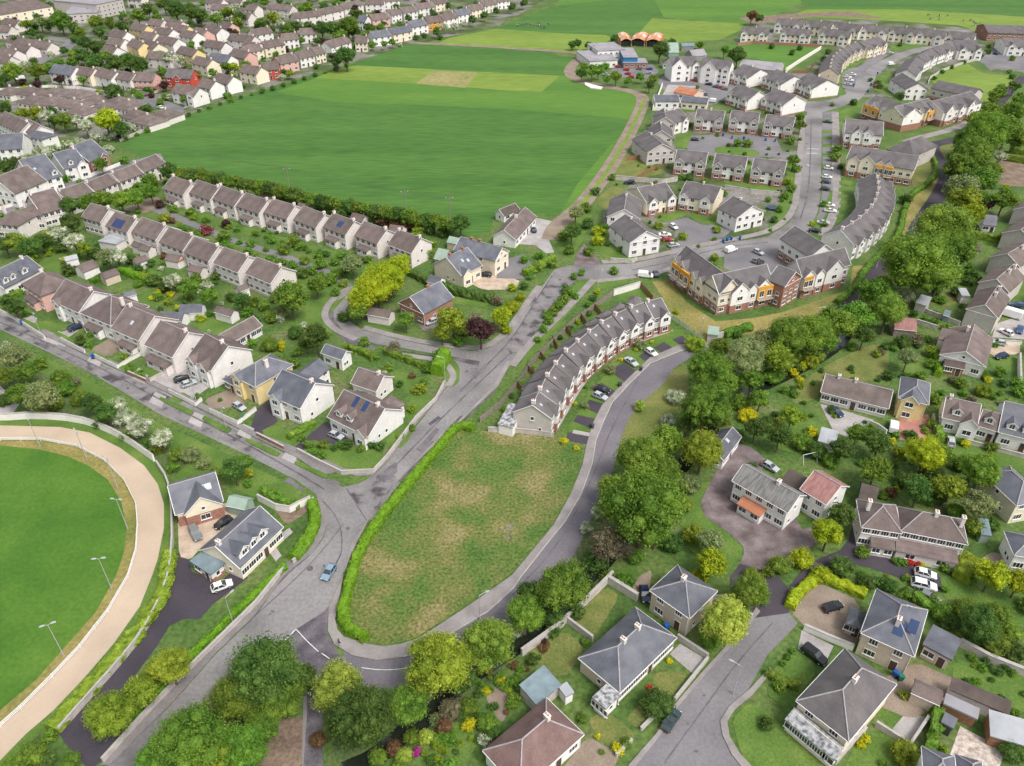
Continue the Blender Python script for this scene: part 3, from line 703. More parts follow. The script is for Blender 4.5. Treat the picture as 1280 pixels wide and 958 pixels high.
# ------------------------------------------------------------ cars, lamps, bins, animals, person
def loft(m, rings, mi=0):
    k = len(rings[0]); V = [p for r in rings for p in r]; Fc = []
    for i in range(len(rings)-1):
        for j in range(k): a, b = i*k+j, i*k+(j+1)%k; Fc.append((a, b, b+k, a+k))
    Fc.append(tuple(range(k-1, -1, -1))); Fc.append(tuple(range((len(rings)-1)*k, len(rings)*k)))
    return m.add(V, Fc, mi)
def ring(x, zb, zt, w, tw): # body section, x along the car
    return [(x, -w*.93, zb), (x, -w, zb+.18), (x, -w, zt-.12), (x, -w*tw, zt), (x, w*tw, zt), (x, w, zt-.12), (x, w, zb+.18), (x, w*.93, zb)]
def car_meshes(kind):
    L, W = dict(hatch=(4.1, .86), saloon=(4.6, .88), estate=(4.7, .92), van=(5.0, .98), camper=(6.6, 1.1))[kind]; h = L/2
    body = MB(); zb = .28
    if kind in ('hatch', 'saloon', 'estate'):
        up = .12 if kind == 'estate' else 0
        st = [(-h, .42, .62+up, .78, .85), (-h+.12, .30, .80+up, .95, .88), (-h+.9, zb, .95+up, 1, .9), (-h+1.25, zb, 1.0+up, 1, .92), (h-1.3, zb, 1.02+up, 1, .92), (h-.5, zb, (.98 if kind != 'hatch' else 1.05)+up, .99, .9), (h-.1, .32, .92+up, .95, .88), (h, .42, .72+up, .85, .85)]
        gs = dict(hatch=[(-h+1.15, 1.0, .80), (-h+1.95, 1.45, .66), (h-.75, 1.46, .66), (h-.18, 1.0, .76)], saloon=[(-h+1.3, 1.0, .82), (-h+2.1, 1.43, .66), (h-1.55, 1.42, .66), (h-.85, 1.0, .78)],
                  estate=[(-h+1.3, 1.1, .84), (-h+2.05, 1.62, .70), (h-.6, 1.62, .70), (h-.12, 1.1, .80)])[kind]
    else:
        H = 1.95 if kind == 'van' else 2.7
        st = [(-h, .42, .70, .8, .85), (-h+.15, .3, .95, .97, .88), (-h+.7, zb, 1.15, 1, .9), (-h+1.3, zb, 1.25 if kind == 'van' else 2.2, 1, .92), (-h+1.9, zb, H, 1, .86), (h-.15, zb, H, 1, .86), (h, .35, H-.15, .96, .86)]
        gs = [(-h+.75, 1.14, .84), (-h+1.5, 1.72, .74), (-h+2.0, 1.74, .80), (-h+2.4, 1.2, .80)]
    loft(body, [ring(x, b, t, W*w, tw) for x, b, t, w, tw in st])
    gl = MB(); rings = []
    for x, z, w in gs: rings.append((x, z, w*W/.86))
    zb_ = gs[0][1]-.06
    pts = []
    for x, z, w in rings:
        base = .84*W/.86
        pts.append([(x, -base, zb_), (x, -w, z), (x, w, z), (x, base, zb_)])
    loft(gl, pts)
    roofm = MB()
    if kind in ('hatch', 'saloon', 'estate'):
        (x1, z1, w1), (x2, z2, w2) = rings[1], rings[2]
        loft(roofm, [[(x1-.05, -w1-.01, z1-.03), (x1-.02, -w1+.06, z1+.05), (x1-.02, w1-.06, z1+.05), (x1-.05, w1+.01, z1-.03)], [(x2+.05, -w2-.01, z2-.03), (x2+.02, -w2+.06, z2+.05), (x2+.02, w2-.06, z2+.05), (x2+.05, w2+.01, z2-.03)]])
        for a, b in ((0, 1), (3, 2)):       # pillars
            for s in (-1, 1):
                xa, za, wa = rings[a]; xb, zb2, wb = rings[b]; roofm.tube((xa, s*(.82*W/.86), zb_+.03), (xb, s*(wb), zb2), .045, .04, 5)
        xm = (x1+x2)/2
        for s in (-1, 1): roofm.tube((xm, s*.845*W/.86, zb_), (xm, s*(w1+.01), z1), .05, .05, 5)
    wh = MB().tube((0, -.1, 0), (0, .1, 0), .32, .32, 14); wh.tube((0, -.105, 0), (0, .105, 0), .19, .19, 10, 1)
    hl = MB().box(-.04, .06, -.17, .17, -.07, .07)
    return dict(body=body.mesh('body', ['paint_white'], smooth=False), windows=gl.mesh('windows', ['pane']), roof=roofm.mesh('car_roof', ['paint_white']) if roofm.v else None,
                wheel=wh.mesh('wheel', ['black_rubber', 'metal_grey']), head=hl.mesh('headlight', ['lamp_glass']), tail=hl.mesh('tail_light', ['tail_red']), L=L, W=W,
                ax=(-h+.82, h-.78))
CM = {}
def car(x, y, dx, dy, col, zone, kind='hatch', state='parked'):
    if kind not in CM: CM[kind] = car_meshes(kind)
    M = CM[kind]; p = P(x, y, .7); q = P(x+dx, y+dy, .7); ang = math.atan2(q.y-p.y, q.x-p.x)
    near = math.hypot(p.y, HC) < 330
    root = thing('car' if kind != 'van' and kind != 'camper' else 'van', (p.x, p.y, .11), ang); root.scale = (.88, .88, .88)
    b = link('body', M['body'], root); setmat(b, 'paint_'+col)
    link('windscreen_and_windows' if False else 'windows', M['windows'], root)
    if M['roof']: r_ = link('car_roof', M['roof'], root); setmat(r_, 'paint_'+col)
    if near:
        for ax in M['ax']:
            for s in (-1, 1): link('wheel', M['wheel'], root, (ax, s*(M['W']-.08), .32))
        h = M['L']/2
        for s in (-1, 1): link('headlight', M['head'], root, (-h+.03, s*M['W']*.66, .66)); link('tail_light', M['tail'], root, (h-.06, s*M['W']*.68, .82))
    cn = dict(lightblue='light blue', navy='dark blue', teal='dark teal').get(col, col)
    nm = dict(hatch='hatchback car', saloon='saloon car', estate='estate car', van='van', camper='camper van')[kind]
    reg(root, f'{cn} {nm}', f'{state} {zone}', 'van' if kind in ('van', 'camper') else 'car'); return root
LAMPM = {}
def lamp(x, y, hgt, ang, desc, zone, double=False, name='street_lamp'):
    """base pixel, height in metres, arm direction"""
    p = P(x, y, 0); root = thing(name, (p.x, p.y, 0), ang); k = (hgt, double)
    if k not in LAMPM:
        a = MB().tube((0,0,0), (0,0,1.2), .12, .11, 8); a.tube((0,0,1.2), (0,0,hgt), .08, .05, 8)
        al = .45 if double else 1.1
        b = MB().tube((0,0,hgt-.05), (al,0,hgt+.15), .04, .035, 6); 
        if double: b.tube((0,0,hgt-.05), (-al,0,hgt+.15), .04, .035, 6)
        c = MB(); loft(c, [[(x_, -w, hgt+.12), (x_, -w*.6, hgt+.12+t), (x_, w*.6, hgt+.12+t), (x_, w, hgt+.12)] for x_, w, t in ((al-.1, .08, .06), (al+.1, .16, .14), (al+.5, .17, .14), (al+.7, .1, .07))])
        LAMPM[k] = [m.mesh(n, ['metal_grey']) for m, n in ((a, 'pole'), (b, 'arm'), (c, 'lamp_head'))]
    for me in LAMPM[k]: link(me.name.split('.')[0], me, root)
    if double: l2 = link('lamp_head', LAMPM[k][2], root); l2.rotation_euler = (0, 0, PI)
    reg(root, desc, zone, 'street lamp', None, 'x'); return root
BINM = []
def bin_(x, y, zone, col='blue'):
    if not BINM:
        b = MB(); loft(b, [[(-.22,-.25,.08),(.22,-.25,.08),(.22,.25,.08),(-.22,.25,.08)], [(-.28,-.35,1.0),(.28,-.35,1.0),(.28,.35,1.0),(-.28,.35,1.0)]]); 
        l = MB(); loft(l, [[(-.31,-.38,1.0),(.31,-.38,1.0),(.31,.40,1.0),(-.31,.40,1.0)], [(-.26,-.3,1.10),(.26,-.3,1.10),(.26,.34,1.10),(-.26,.34,1.10)]])
        w = MB().tube((-.3,.3,.1), (.3,.3,.1), .1, .1, 8)
        BINM.extend([b.mesh('bin_body', ['blue_plastic']), l.mesh('lid', ['blue_plastic']), w.mesh('wheels', ['black_rubber'])])
    p = P(x, y, .5); r = thing('wheelie_bin', (p.x, p.y, 0), random.uniform(0, 6)); r.scale = (1.15, 1.15, 1.15)
    for i, n in enumerate(('bin_body', 'lid', 'wheels')):
        o = link(n, BINM[i], r)
        if col != 'blue' and i < 2: setmat(o, {'green': 'green_plastic', 'black': 'metal_dark'}[col])
    reg(r, f'{col} wheelie bin', zone, 'wheelie bin'); return r
def skin_mesh(name, verts, edges, radii, mats, sub=1):
    me = bpy.data.meshes.new(name); me.from_pydata(verts, edges, []); o = bpy.data.objects.new(name, me); COL.objects.link(o)
    o.modifiers.new('skin', 'SKIN'); s = o.modifiers.new('sub', 'SUBSURF'); s.levels = s.render_levels = sub
    for sv, r in zip(me.skin_vertices[0].data, radii): sv.radius = r if isinstance(r, tuple) else (r, r)
    me.skin_vertices[0].data[0].use_root = True
    dg = bpy.context.evaluated_depsgraph_get(); dg.update(); out = bpy.data.meshes.new_from_object(o.evaluated_get(dg)); bpy.data.objects.remove(o)
    out.name = name; out.materials.clear()
    for m in mats: out.materials.append(MATS[m])
    return out
# ------------------------------------------------------------ the ground and everything flat
g = MB().add([(-2600,-400,0),(2600,-400,0),(2600,4200,0),(-2600,4200,0)], [(0,1,2,3)]).build('ground', 'ground_green'); g['kind'] = 'structure'
G = ground
# fields
G('suburb_ground', [(-200,-40),(-200,160),(0,165),(60,170),(145,178),(200,157),(300,120),(440,78),(560,46),(620,34),(700,-10),(700,-60),(-200,-100)], 'suburb')
G('suburb_ground', [(960,24),(1110,26),(1220,36),(1300,44),(1300,92),(1240,90),(1220,70),(1160,95),(1165,112),(1130,116),(1100,128),(1085,122),(1020,125),(920,110),(820,100),(828,92),(835,86),(880,84),(925,88),(1000,92),(1040,60),(960,56),(920,52),(925,38)], 'suburb')
G('suburb_ground', [(820,140),(1000,140),(1000,190),(985,300),(860,318),(800,318),(750,300),(755,250),(800,225),(800,180)], 'suburb')
G('suburb_ground', [(60,250),(205,246),(340,290),(520,325),(500,345),(440,335),(420,350),(330,365),(250,335),(120,300),(60,300)], 'ground_green')
BIGF = [(145,180),(175,195),(212,212),(262,218),(330,240),(450,262),(560,290),(590,296),(612,290),(617,275),(640,266),(700,268),(735,245),(765,205),(785,165),(806,127),(798,117),(770,110),(735,106),(713,98),(709,88),(716,72),(640,62),(600,59),(510,56),(440,80),(300,122),(200,157)]
G('field', BIGF, 'field_deep')
G('field', [(345,115),(395,98),(430,84),(447,82),(640,92),(710,95),(735,106),(770,110),(798,117),(802,125),(790,150),(765,147),(640,137),(520,131),(420,128),(370,120)], 'field_mid')
G('field', [(393,98),(430,84),(447,82),(640,92),(700,95),(677,115),(640,114),(580,109),(520,105),(450,101)], 'field_yellow')
G('field', [(520,105),(540,89),(597,91),(582,110)], 'field_dry')
G('field', [(735,245),(700,268),(722,230),(760,185),(785,160),(765,205)], 'field_mid')
G('field', [(700,0),(690,10),(720,22),(815,28),(830,22),(930,30),(965,20),(1010,0),(1015,-30),(660,-40)], 'field_mid')
G('field', [(620,36),(690,8),(760,0),(815,-5),(830,22),(810,45),(760,48),(700,45)], 'field_deep')
G('field', [(548,54),(560,48),(620,36),(700,42),(758,44),(765,48),(750,58),(716,66),(640,61),(600,58)], 'field_yellow')
G('field', [(800,40),(815,23),(930,30),(925,38),(900,50),(850,53),(835,50)], 'field_yellow')
G('field', [(1000,0),(1000,-60),(1400,-60),(1400,20),(1280,20),(1130,12),(1010,12)], 'field_deep')
G('field', [(690,-5),(690,-80),(990,-80),(960,-5)], 'field_deep')
G('field', [(985,20),(1010,12),(1130,12),(1230,18),(1290,22),(1290,35),(1230,42),(1200,32),(1110,26)], 'field_yellow')
G('field', [(920,22),(985,18),(1060,14),(1110,24),(1030,20),(960,28),(940,30)], 'soil')
G('lawn', [(905,56),(1010,57),(1027,60),(1000,80),(982,88),(965,82),(945,72),(922,73)], 'field_mid')
# greens of the estate
G('meadow', [(1165,95),(1185,86),(1210,80),(1228,92),(1262,95),(1268,105),(1240,135),(1222,122),(1190,108),(1166,104)], 'field_yellow')
G('meadow', [(1150,181),(1175,200),(1172,220),(1150,238),(1139,232),(1146,200)], 'lawn_dry')
G('meadow', [(1170,185),(1203,177),(1195,200),(1187,210),(1178,198)], 'lawn_dry')
G('meadow', [(1105,390),(1064,375),(1085,335),(1106,316),(1125,300),(1132,265),(1140,242),(1160,232),(1178,218),(1182,225),(1165,258),(1150,280),(1128,312),(1108,325),(1085,350)], 'verge_dry')
G('meadow', [(815,352),(838,350),(858,378),(895,402),(940,398),(980,390),(1062,362),(1066,333),(1085,331),(1064,368),(1040,381),(997,398),(960,404),(925,405),(905,415),(882,425),(838,392),(828,372)], 'verge_dry')
G('meadow', [(905,405),(925,404),(960,402),(998,396),(1035,382),(1030,392),(990,408),(940,418),(905,420)], 'verge_dry')
G('lawn', [(1047,140),(1078,128),(1082,150),(1072,158),(1047,156)], 'lawn')
G('lawn', [(770,366),(800,357),(816,371),(785,382)], 'lawn')
G('meadow', [(592,538),(690,546),(728,559),(726,582),(712,616),(690,657),(664,689),(640,716),(590,752),(545,781),(520,797),(500,803),(480,806),(455,803),(432,788),(428,765),(437,730),(450,690),(472,655),(506,612),(535,580),(562,545),(573,534)], 'meadow')
# left: race track oval
G('pitch', [(-120,548),(-60,545),(0,549),(50,549),(95,557),(130,575),(155,600),(170,630),(172,655),(170,687),(160,720),(135,763),(100,808),(65,845),(25,885),(0,907),(-60,955),(-120,1000)], 'verge_dry')
G('pitch', [(-120,556),(0,557),(50,562),(85,571),(110,582),(135,600),(152,628),(158,660),(155,690),(145,720),(120,765),(82,808),(45,850),(0,888),(-60,935),(-120,980)], 'pitch')
G('verge', [(-120,524),(0,524),(45,521),(95,525),(132,537),(160,552),(192,575),(212,602),(215,630),(215,687),(206,735),(190,765),(160,805),(120,850),(85,885),(45,922),(0,965),(-120,1060)] + [(-120,1035),(0,951),(32,918),(67,888),(105,848),(142,805),(175,758),(190,720),(197,700),(205,660),(205,630),(197,605),(180,582),(150,560),(112,541),(75,534),(0,532),(-120,534)], 'lawn')
G('race_track', [(-120,534),(0,532),(75,534),(112,541),(150,560),(180,582),(197,605),(205,630),(205,660),(197,700),(190,720),(175,758),(142,805),(105,848),(67,888),(32,918),(0,951),(-120,1035)] + [(-120,995),(-60,950),(0,907),(25,885),(65,845),(100,808),(135,763),(160,720),(170,687),(172,655),(170,630),(155,600),(130,575),(95,557),(50,549),(0,549),(-120,548)], 'track_sand')
G('ground_scrub', [(0,445),(60,448),(120,480),(200,530),(290,580),(380,622),(360,636),(300,615),(262,590),(215,600),(195,572),(160,548),(95,520),(25,515),(0,500)], 'lawn')
G('ground_scrub', [(0,455),(50,465),(110,495),(170,535),(215,560),(240,575),(215,598),(190,568),(130,530),(60,515),(25,505),(0,490)], 'scrub')
G('yard', [(-60,480),(0,482),(24,506),(14,520),(-60,520)], 'concrete')
# stream side
G('stream_bank', [(470,958),(520,935),(560,905),(575,880),(620,850),(650,800),(700,760),(735,700),(790,640),(835,600),(870,560),(830,545),(800,560),(770,600),(740,660),(690,720),(640,775),(580,820),(520,870),(430,905),(400,958)], 'scrub')
strip('stream', [(430,965),(470,948),(505,915),(540,893),(565,862),(610,830),(660,800),(720,735),(760,700),(800,640),(850,590),(880,540),(915,500),(985,470),(1040,440),(1062,415)], 3.0, 'water')
G('bank', [(345,900),(385,895),(383,958),(320,958),(320,930)], 'soil')
# ---- roads
ROADM = [(60,1040),(133,958),(150,944),(217,878),(270,818),(320,770),(357,716),(385,695),(405,672),(409,655),(405,635),(395,618),(370,600),(300,565),(200,518),(120,470),(60,440),(0,412),(-60,385),(-60,370),(0,395),(60,422),(130,455),(200,487),(300,538),(370,575),(403,596),(430,605),(455,600),(470,592),(487,575),(503,552),(523,530),(545,503),(560,483),(572,470),(566,452),(552,444),(507,436),(445,426),(420,415),(407,400),(410,384),(427,368),(440,360),(448,363),(442,372),(432,387),(437,402),(450,411),(495,424),(540,433),(590,439),(610,436),(627,426),(640,414),(655,390),(677,360),(693,337),(712,332),(750,331),(790,330),(840,319),(870,311),(960,296),(985,280),(997,262),(1000,240),(1002,200),(1006,155),(1009,141),(1001,136),(960,126),(920,126),(900,118),(935,118),(1000,127),(1027,127),(1048,123),(1067,98),(1090,82),(1120,67),(1135,63),(1175,52),(1190,56),(1167,61),(1140,68),(1110,82),(1095,95),(1085,112),(1075,125),(1050,134),(1030,140),(1027,175),(1026,240),(1022,265),(1012,290),(985,306),(960,313),(900,322),(845,334),(795,343),(747,349),(722,350),(705,362),(675,405),(657,428),(640,450),(622,482),(560,540),(515,582),(480,620),(459,652),(440,690),(427,722),(411,758),(408,790),(425,820),(470,828),(505,825),(560,800),(610,770),(650,735),(655,760),(600,805),(560,835),(520,856),(470,862),(430,856),(395,850),(393,900),(395,1060),(375,1060),(380,850),(346,830),(320,850),(280,880),(230,920),(190,960),(130,1040)]
G('road', ROADM, 'asphalt_old')
# patches of different age
G('road_patch', [(466,655),(432,612),(468,598),(490,590),(500,604),(480,630)], 'asphalt_patchy')
G('road_patch', [(470,596),(495,577),(497,590),(480,604)], 'asphalt_patch')
G('road_patch', [(352,603),(362,597),(380,612),(372,620)], 'asphalt_patch')
G('road_patch', [(648,412),(693,340),(712,352),(660,430),(640,448),(632,430)], 'asphalt_patchy')
G('road_patch', [(0,397),(60,424),(130,457),(200,490),(300,541),(330,556),(322,570),(200,516),(120,468),(60,438),(0,410)], 'asphalt_patchy')
for q in [[(556,540),(575,520),(582,520),(562,542)],[(520,562),(545,535),(550,537),(527,566)],[(498,600),(540,552),(545,553),(503,604)],[(410,392),(416,385),(418,400),(436,424),(470,434),(468,438),(430,428),(412,405)],
          [(590,470),(604,458),(608,460),(594,474)],[(535,530),(548,520),(551,523),(538,533)],[(560,445),(600,452),(598,458),(560,449)],[(660,378),(668,370),(672,374),(664,384)]]: G('road_patch', q, 'asphalt_patch')
G('road', [(370,787),(405,765),(411,758),(408,790),(425,820),(440,838),(452,850),(470,865),(395,855),(380,848),(346,806)], 'asphalt_patch')
CURI = [(425,802),(442,816),(470,822),(505,819),(540,804),(566,788),(606,764),(648,728),(680,686),(707,653),(727,618),(740,582),(745,550),(756,525),(768,502),(787,478),(815,455),(852,440),(892,434)]
CURO = [(894,439),(866,446),(842,461),(830,480),(802,503),(788,522),(777,545),(767,585),(752,622),(736,656),(718,694),(700,715),(655,765),(610,805),(570,832),(525,857),(475,864),(440,852)]
G('road', CURI+CURO, 'asphalt_new')
NAR = [(383,850),(393,850),(403,878),(404,1060),(372,1060),(384,890)]
G('lane', NAR, 'asphalt_patch')
G('road', [(790,958),(825,918),(847,883),(885,838),(917,803),(942,773),(952,755),(985,765),(997,780),(978,800),(960,818),(935,863),(912,883),(902,900),(903,918),(915,943),(940,965),(1010,1060),(1040,1130),(880,1180),(640,1130),(740,1010)], 'asphalt_mid')
G('lane', [(942,773),(915,752),(912,722),(925,705),(948,712),(968,716),(985,735),(1003,712),(1025,698),(1050,688),(1060,676),(1068,650),(1075,632),(1085,640),(1078,665),(1075,690),(1100,695),(1150,712),(1175,722),(1180,742),(1150,735),(1140,728),(1110,718),(1080,708),(1050,705),(1025,715),(1010,732),(992,757),(985,767)], 'asphalt_dark')
G('drive', [(915,552),(940,560),(958,575),(952,590),(990,640),(1003,662),(1030,655),(1035,672),(1005,690),(985,700),(968,716),(948,712),(925,705),(930,692),(929,683),(905,662),(880,645),(876,628),(888,602),(903,575)], 'drive_mottled')
# dark drive beside the race track
G('drive', [(214,718),(205,748),(175,793),(142,833),(100,880),(72,913),(80,928),(95,943),(110,962),(120,958),(142,933),(160,905),(150,880),(165,850),(195,810),(212,783),(230,774),(250,774),(267,755),(310,723),(296,708),(275,728),(240,715),(236,695),(216,690)], 'asphalt_dark')
G('yard', [(222,645),(280,630),(300,622),(318,630),(252,684),(238,700),(224,696)], 'gravel')
G('path', [(300,712),(356,664),(362,660),(366,666),(345,684),(352,695),(345,702),(336,690),(312,716)], 'concrete')
G('yard', [(330,618),(352,634),(388,630),(384,640),(358,658)], 'soil')
# paving and drives on the left
for q, m in [([(255,500),(287,487),(310,507),(265,512)],'gravel_brown'), ([(52,425),(87,412),(100,412),(72,432)],'concrete'), ([(112,437),(140,422),(155,437),(130,447)],'gravel_brown'),
             ([(187,478),(225,457),(245,466),(212,492)],'concrete'), ([(215,488),(235,470),(262,484),(240,500)],'concrete'), ([(320,512),(337,500),(347,527),(325,545),(312,540)],'asphalt_dark'),
             ([(365,562),(407,527),(440,552),(427,558),(392,550),(372,570)],'asphalt_dark'), ([(582,352),(598,340),(650,350),(645,362),(605,363)],'gravel'), ([(668,272),(700,279),(686,300),(693,316),(682,317),(670,307),(645,305)],'concrete'),
             ([(630,325),(655,318),(672,340),(665,350),(620,348)],'asphalt_mid'), ([(720,320),(730,305),(752,331),(717,333)],'drive_mottled'), ([(515,395),(545,385),(566,400),(530,415)],'drive_mottled'),
             ([(185,262),(215,274),(260,292),(300,307),(350,324),(400,342),(432,358),(440,370),(446,362),(425,343),(380,326),(330,309),(290,297),(250,281),(200,258)],'asphalt_mid'),
             ([(150,262),(195,245),(205,255),(180,268)],'gravel_brown'), ([(0,188),(20,182),(40,200),(10,212)],'asphalt_mid'), ([(0,258),(60,238),(150,205),(200,192),(205,198),(150,214),(60,250),(0,272)],'asphalt_mid')]: G('drive', q, m)
for i, (x, y) in enumerate([(35,402),(75,424),(118,450),(175,470),(196,500),(245,525),(306,540),(362,570)]): G('drive', [(x-2,y-10),(x+12,y-4),(x+6,y+10),(x-10,y+3)], 'concrete')
for q in [[(262,420),(290,400),(290,415),(270,428)],[(40,405),(60,400),(82,410),(66,416)],[(84,425),(110,415),(120,424),(95,434)],[(176,462),(192,455),(202,466),(188,472)],[(212,498),(228,490),(240,497),(222,505)],
          [(325,540),(345,530),(375,550),(358,560)],[(378,568),(392,556),(430,560),(480,562),(476,580),(460,588),(430,588)],[(200,530),(300,575),(380,615),(372,622),(290,585),(200,545)],[(125,398),(150,390),(165,402),(140,412)],
          [(168,330),(185,322),(205,340),(192,352),(165,348)],[(160,370),(200,362),(210,375),(170,390)],[(245,400),(262,395),(290,405),(270,425),(248,418)],[(470,455),(520,470),(540,500),(528,520),(505,560),(480,560),(500,520),(515,500),(490,470)],
          [(45,318),(75,310),(100,325),(80,345),(60,340)],[(395,380),(425,375),(438,365),(420,385),(408,395),(412,410),(395,430),(370,410)],[(352,352),(372,342),(400,348),(436,362),(424,372),(410,388),(407,402),(416,414),(400,432),(378,420),(352,398),(344,375)],[(555,378),(600,385),(640,375),(600,368),(550,362)],[(455,405),(500,415),(545,428),(540,432),(490,422),(452,410)],
          [(560,415),(600,430),(615,432),(610,436),(560,430)],[(560,440),(575,460),(574,478),(565,485),(555,470),(535,450)]]: G('lawn', q, 'lawn')
for q in [[(205,250),(235,255),(225,262),(210,260)],[(240,262),(265,268),(255,275),(238,270)],[(275,272),(300,280),(290,287),(270,280)],[(305,283),(330,290),(318,297),(300,290)],[(335,292),(365,300),(352,306),(330,300)],[(370,302),(400,310),(390,316),(368,310)],
          [(405,310),(440,320),(430,327),(402,318)],[(445,322),(480,330),(465,340),(440,330)]]: G('lawn', q, 'lawn')
# lawns and yards on the right
for q, m in [([(890,600),(875,627),(880,645),(902,662),(927,682),(928,692),(910,716),(880,705),(855,680),(850,650),(870,610)],'lawn'), ([(1012,470),(1042,452),(1085,432),(1112,430),(1110,462),(1085,478),(1028,480),(1020,500),(990,505),(995,485)],'lawn_dry'),
             ([(980,515),(1030,530),(1040,548),(1000,570),(968,560)],'lawn'), ([(1025,505),(1050,512),(1092,525),(1085,537),(1060,547),(1042,540)],'concrete'), ([(1124,520),(1160,518),(1167,545),(1160,552),(1124,550)],'brick_paving'),
             ([(988,765),(1000,745),(1022,728),(1075,752),(1072,808),(1040,800),(1007,785)],'gravel_brown'), ([(1002,788),(1042,808),(1030,832),(997,812)],'concrete'), ([(965,838),(980,825),(995,816),(1022,840),(1000,866),(984,888),(958,868)],'lawn'),
             ([(915,900),(935,878),(965,895),(1032,962),(940,975),(922,930)],'lawn'), ([(1070,930),(1085,912),(1125,925),(1150,945),(1140,970),(1050,970)],'lawn'), ([(1192,825),(1280,842),(1300,860),(1300,900),(1265,884),(1190,850)],'lawn'),
             ([(1098,896),(1116,874),(1133,888),(1117,910)],'lawn'), ([(1115,912),(1135,888),(1157,898),(1137,930)],'concrete'), ([(1185,950),(1200,908),(1257,938),(1247,965),(1185,965)],'patio'), ([(1100,850),(1145,828),(1195,850),(1180,880),(1140,900),(1090,880)],'gravel_brown'),
             ([(712,778),(757,733),(775,745),(742,798)],'lawn_dry'), ([(652,820),(707,788),(732,812),(704,850)],'lawn_dry'), ([(780,900),(812,870),(818,840),(862,840),(840,872),(800,912)],'lawn_dry'),
             ([(837,818),(850,805),(885,826),(865,842)],'concrete'), ([(735,900),(755,888),(780,905),(795,920),(775,945),(745,920)],'lawn_dry'), ([(700,965),(735,920),(775,945),(765,965)],'gravel_brown'),
             ([(865,800),(900,770),(915,790),(888,825)],'lawn'), ([(790,735),(800,720),(815,712),(812,738),(797,748)],'gravel_brown'), ([(770,730),(775,710),(795,700),(797,718),(785,735)],'lawn'), ([(545,915),(575,900),(600,930),(575,958),(560,950)],'lawn'),
             ([(530,945),(545,935),(560,958),(535,965)],'lawn'), ([(605,865),(630,855),(640,880),(628,905),(615,890)],'gravel_brown'), ([(1160,550),(1200,545),(1280,575),(1280,590),(1200,570)],'lawn'), ([(1175,720),(1250,738),(1290,745),(1290,790),(1240,770),(1180,750)],'lawn'),
             ([(1185,445),(1215,440),(1225,455),(1205,470),(1180,470)],'lawn'), ([(1140,395),(1175,400),(1195,412),(1192,418),(1150,405)],'lawn'), ([(1160,378),(1180,365),(1200,362),(1205,372),(1185,385)],'lawn_dry'), ([(1235,446),(1272,444),(1274,465),(1240,462)],'lawn'),
             ([(1234,425),(1275,425),(1275,443),(1237,445)],'gravel'), ([(1245,405),(1290,390),(1290,425),(1240,422)],'concrete'), ([(1262,360),(1290,350),(1290,375),(1262,378)],'lawn'), ([(1120,460),(1150,445),(1165,455),(1162,475),(1125,475)],'lawn'),
             ([(1215,300),(1245,303),(1240,312),(1222,310)],'lawn'), ([(1190,350),(1222,355),(1215,368),(1185,362)],'lawn'), ([(1225,700),(1240,690),(1258,695),(1260,712),(1235,715)],'gravel_brown'), ([(1255,195),(1300,200),(1300,235),(1250,232),(1240,215)],'soil')]: G('lawn' if 'lawn' in m else 'yard', q, m)
# estate roads, bays and greens
G('road', [(835,330),(845,285),(832,278),(858,272),(878,282),(900,280),(915,288),(905,297),(885,298),(880,304),(870,316)], 'asphalt_mid')
G('road', [(905,312),(955,308),(985,305),(1000,330),(960,345),(925,345),(905,335)], 'asphalt_mid')
G('road', [(860,170),(905,168),(970,172),(978,190),(1003,193),(1003,199),(975,197),(925,196),(890,196),(862,190),(855,180)], 'asphalt_mid')
G('green', [(893,185),(910,182),(945,188),(951,193),(940,196),(912,194),(893,191)], 'lawn')
G('road', [(828,95),(880,96),(920,108),(960,122),(905,122),(896,130),(880,134),(884,118),(830,112),(822,104)], 'asphalt_mid')
G('car_park', [(768,82),(815,80),(824,90),(812,98),(775,97),(762,92)], 'asphalt_mid')
G('yard', [(825,125),(835,106),(870,108),(885,118),(884,130),(820,136)], 'concrete')
G('parking', [(1028,140),(1041,140),(1043,165),(1043,200),(1042,235),(1036,262),(1018,292),(1012,292),(1024,265),(1028,240),(1028,175)], 'asphalt_mid')
for y in (149,163,171,180,192,206): G('green', [(1027,y),(1040,y),(1040,y+4),(1027,y+4)], 'lawn')
for q in [[(1041,240),(1045,252),(1034,262),(1033,250)],[(1018,272),(1030,276),(1022,287),(1015,284)],[(1036,240),(1044,236),(1046,248),(1038,252)]]: G('green', q, 'lawn')
strip('path', [(1044,140),(1045,175),(1045,215),(1047,250),(1040,275),(1028,295)], 3.0, 'pavement')
for i in range(6): q = [(1049+i*-.8,226+i*8.5),(1067-i*2.2,226+i*8.5),(1065-i*2.6,232+i*8),(1049-i*1.2,232+i*8)]; G('green', q, 'lawn')
G('parking', [(1052,92),(1072,84),(1095,70),(1110,64),(1112,68),(1090,82),(1072,98),(1066,113),(1053,110)], 'asphalt_mid')
G('green', [(1050,80),(1070,68),(1090,62),(1095,68),(1075,80),(1054,90),(1050,108),(1060,118),(1030,124),(1010,122),(1040,112),(1046,100)], 'lawn')
G('green', [(1095,95),(1112,88),(1118,102),(1135,122),(1110,120),(1092,112)], 'lawn')
G('green', [(1110,66),(1160,58),(1180,58),(1170,52),(1130,50),(1115,56)], 'lawn')
G('road', [(1215,72),(1240,62),(1248,58),(1290,75),(1290,88),(1240,85),(1225,78)], 'asphalt_mid')
G('green', [(820,262),(850,255),(862,268),(830,280),(815,270)], 'lawn'); G('green', [(858,255),(895,265),(905,285),(885,280),(865,275)], 'lawn')
G('green', [(905,205),(945,207),(980,220),(970,240),(940,238),(905,232)], 'lawn')
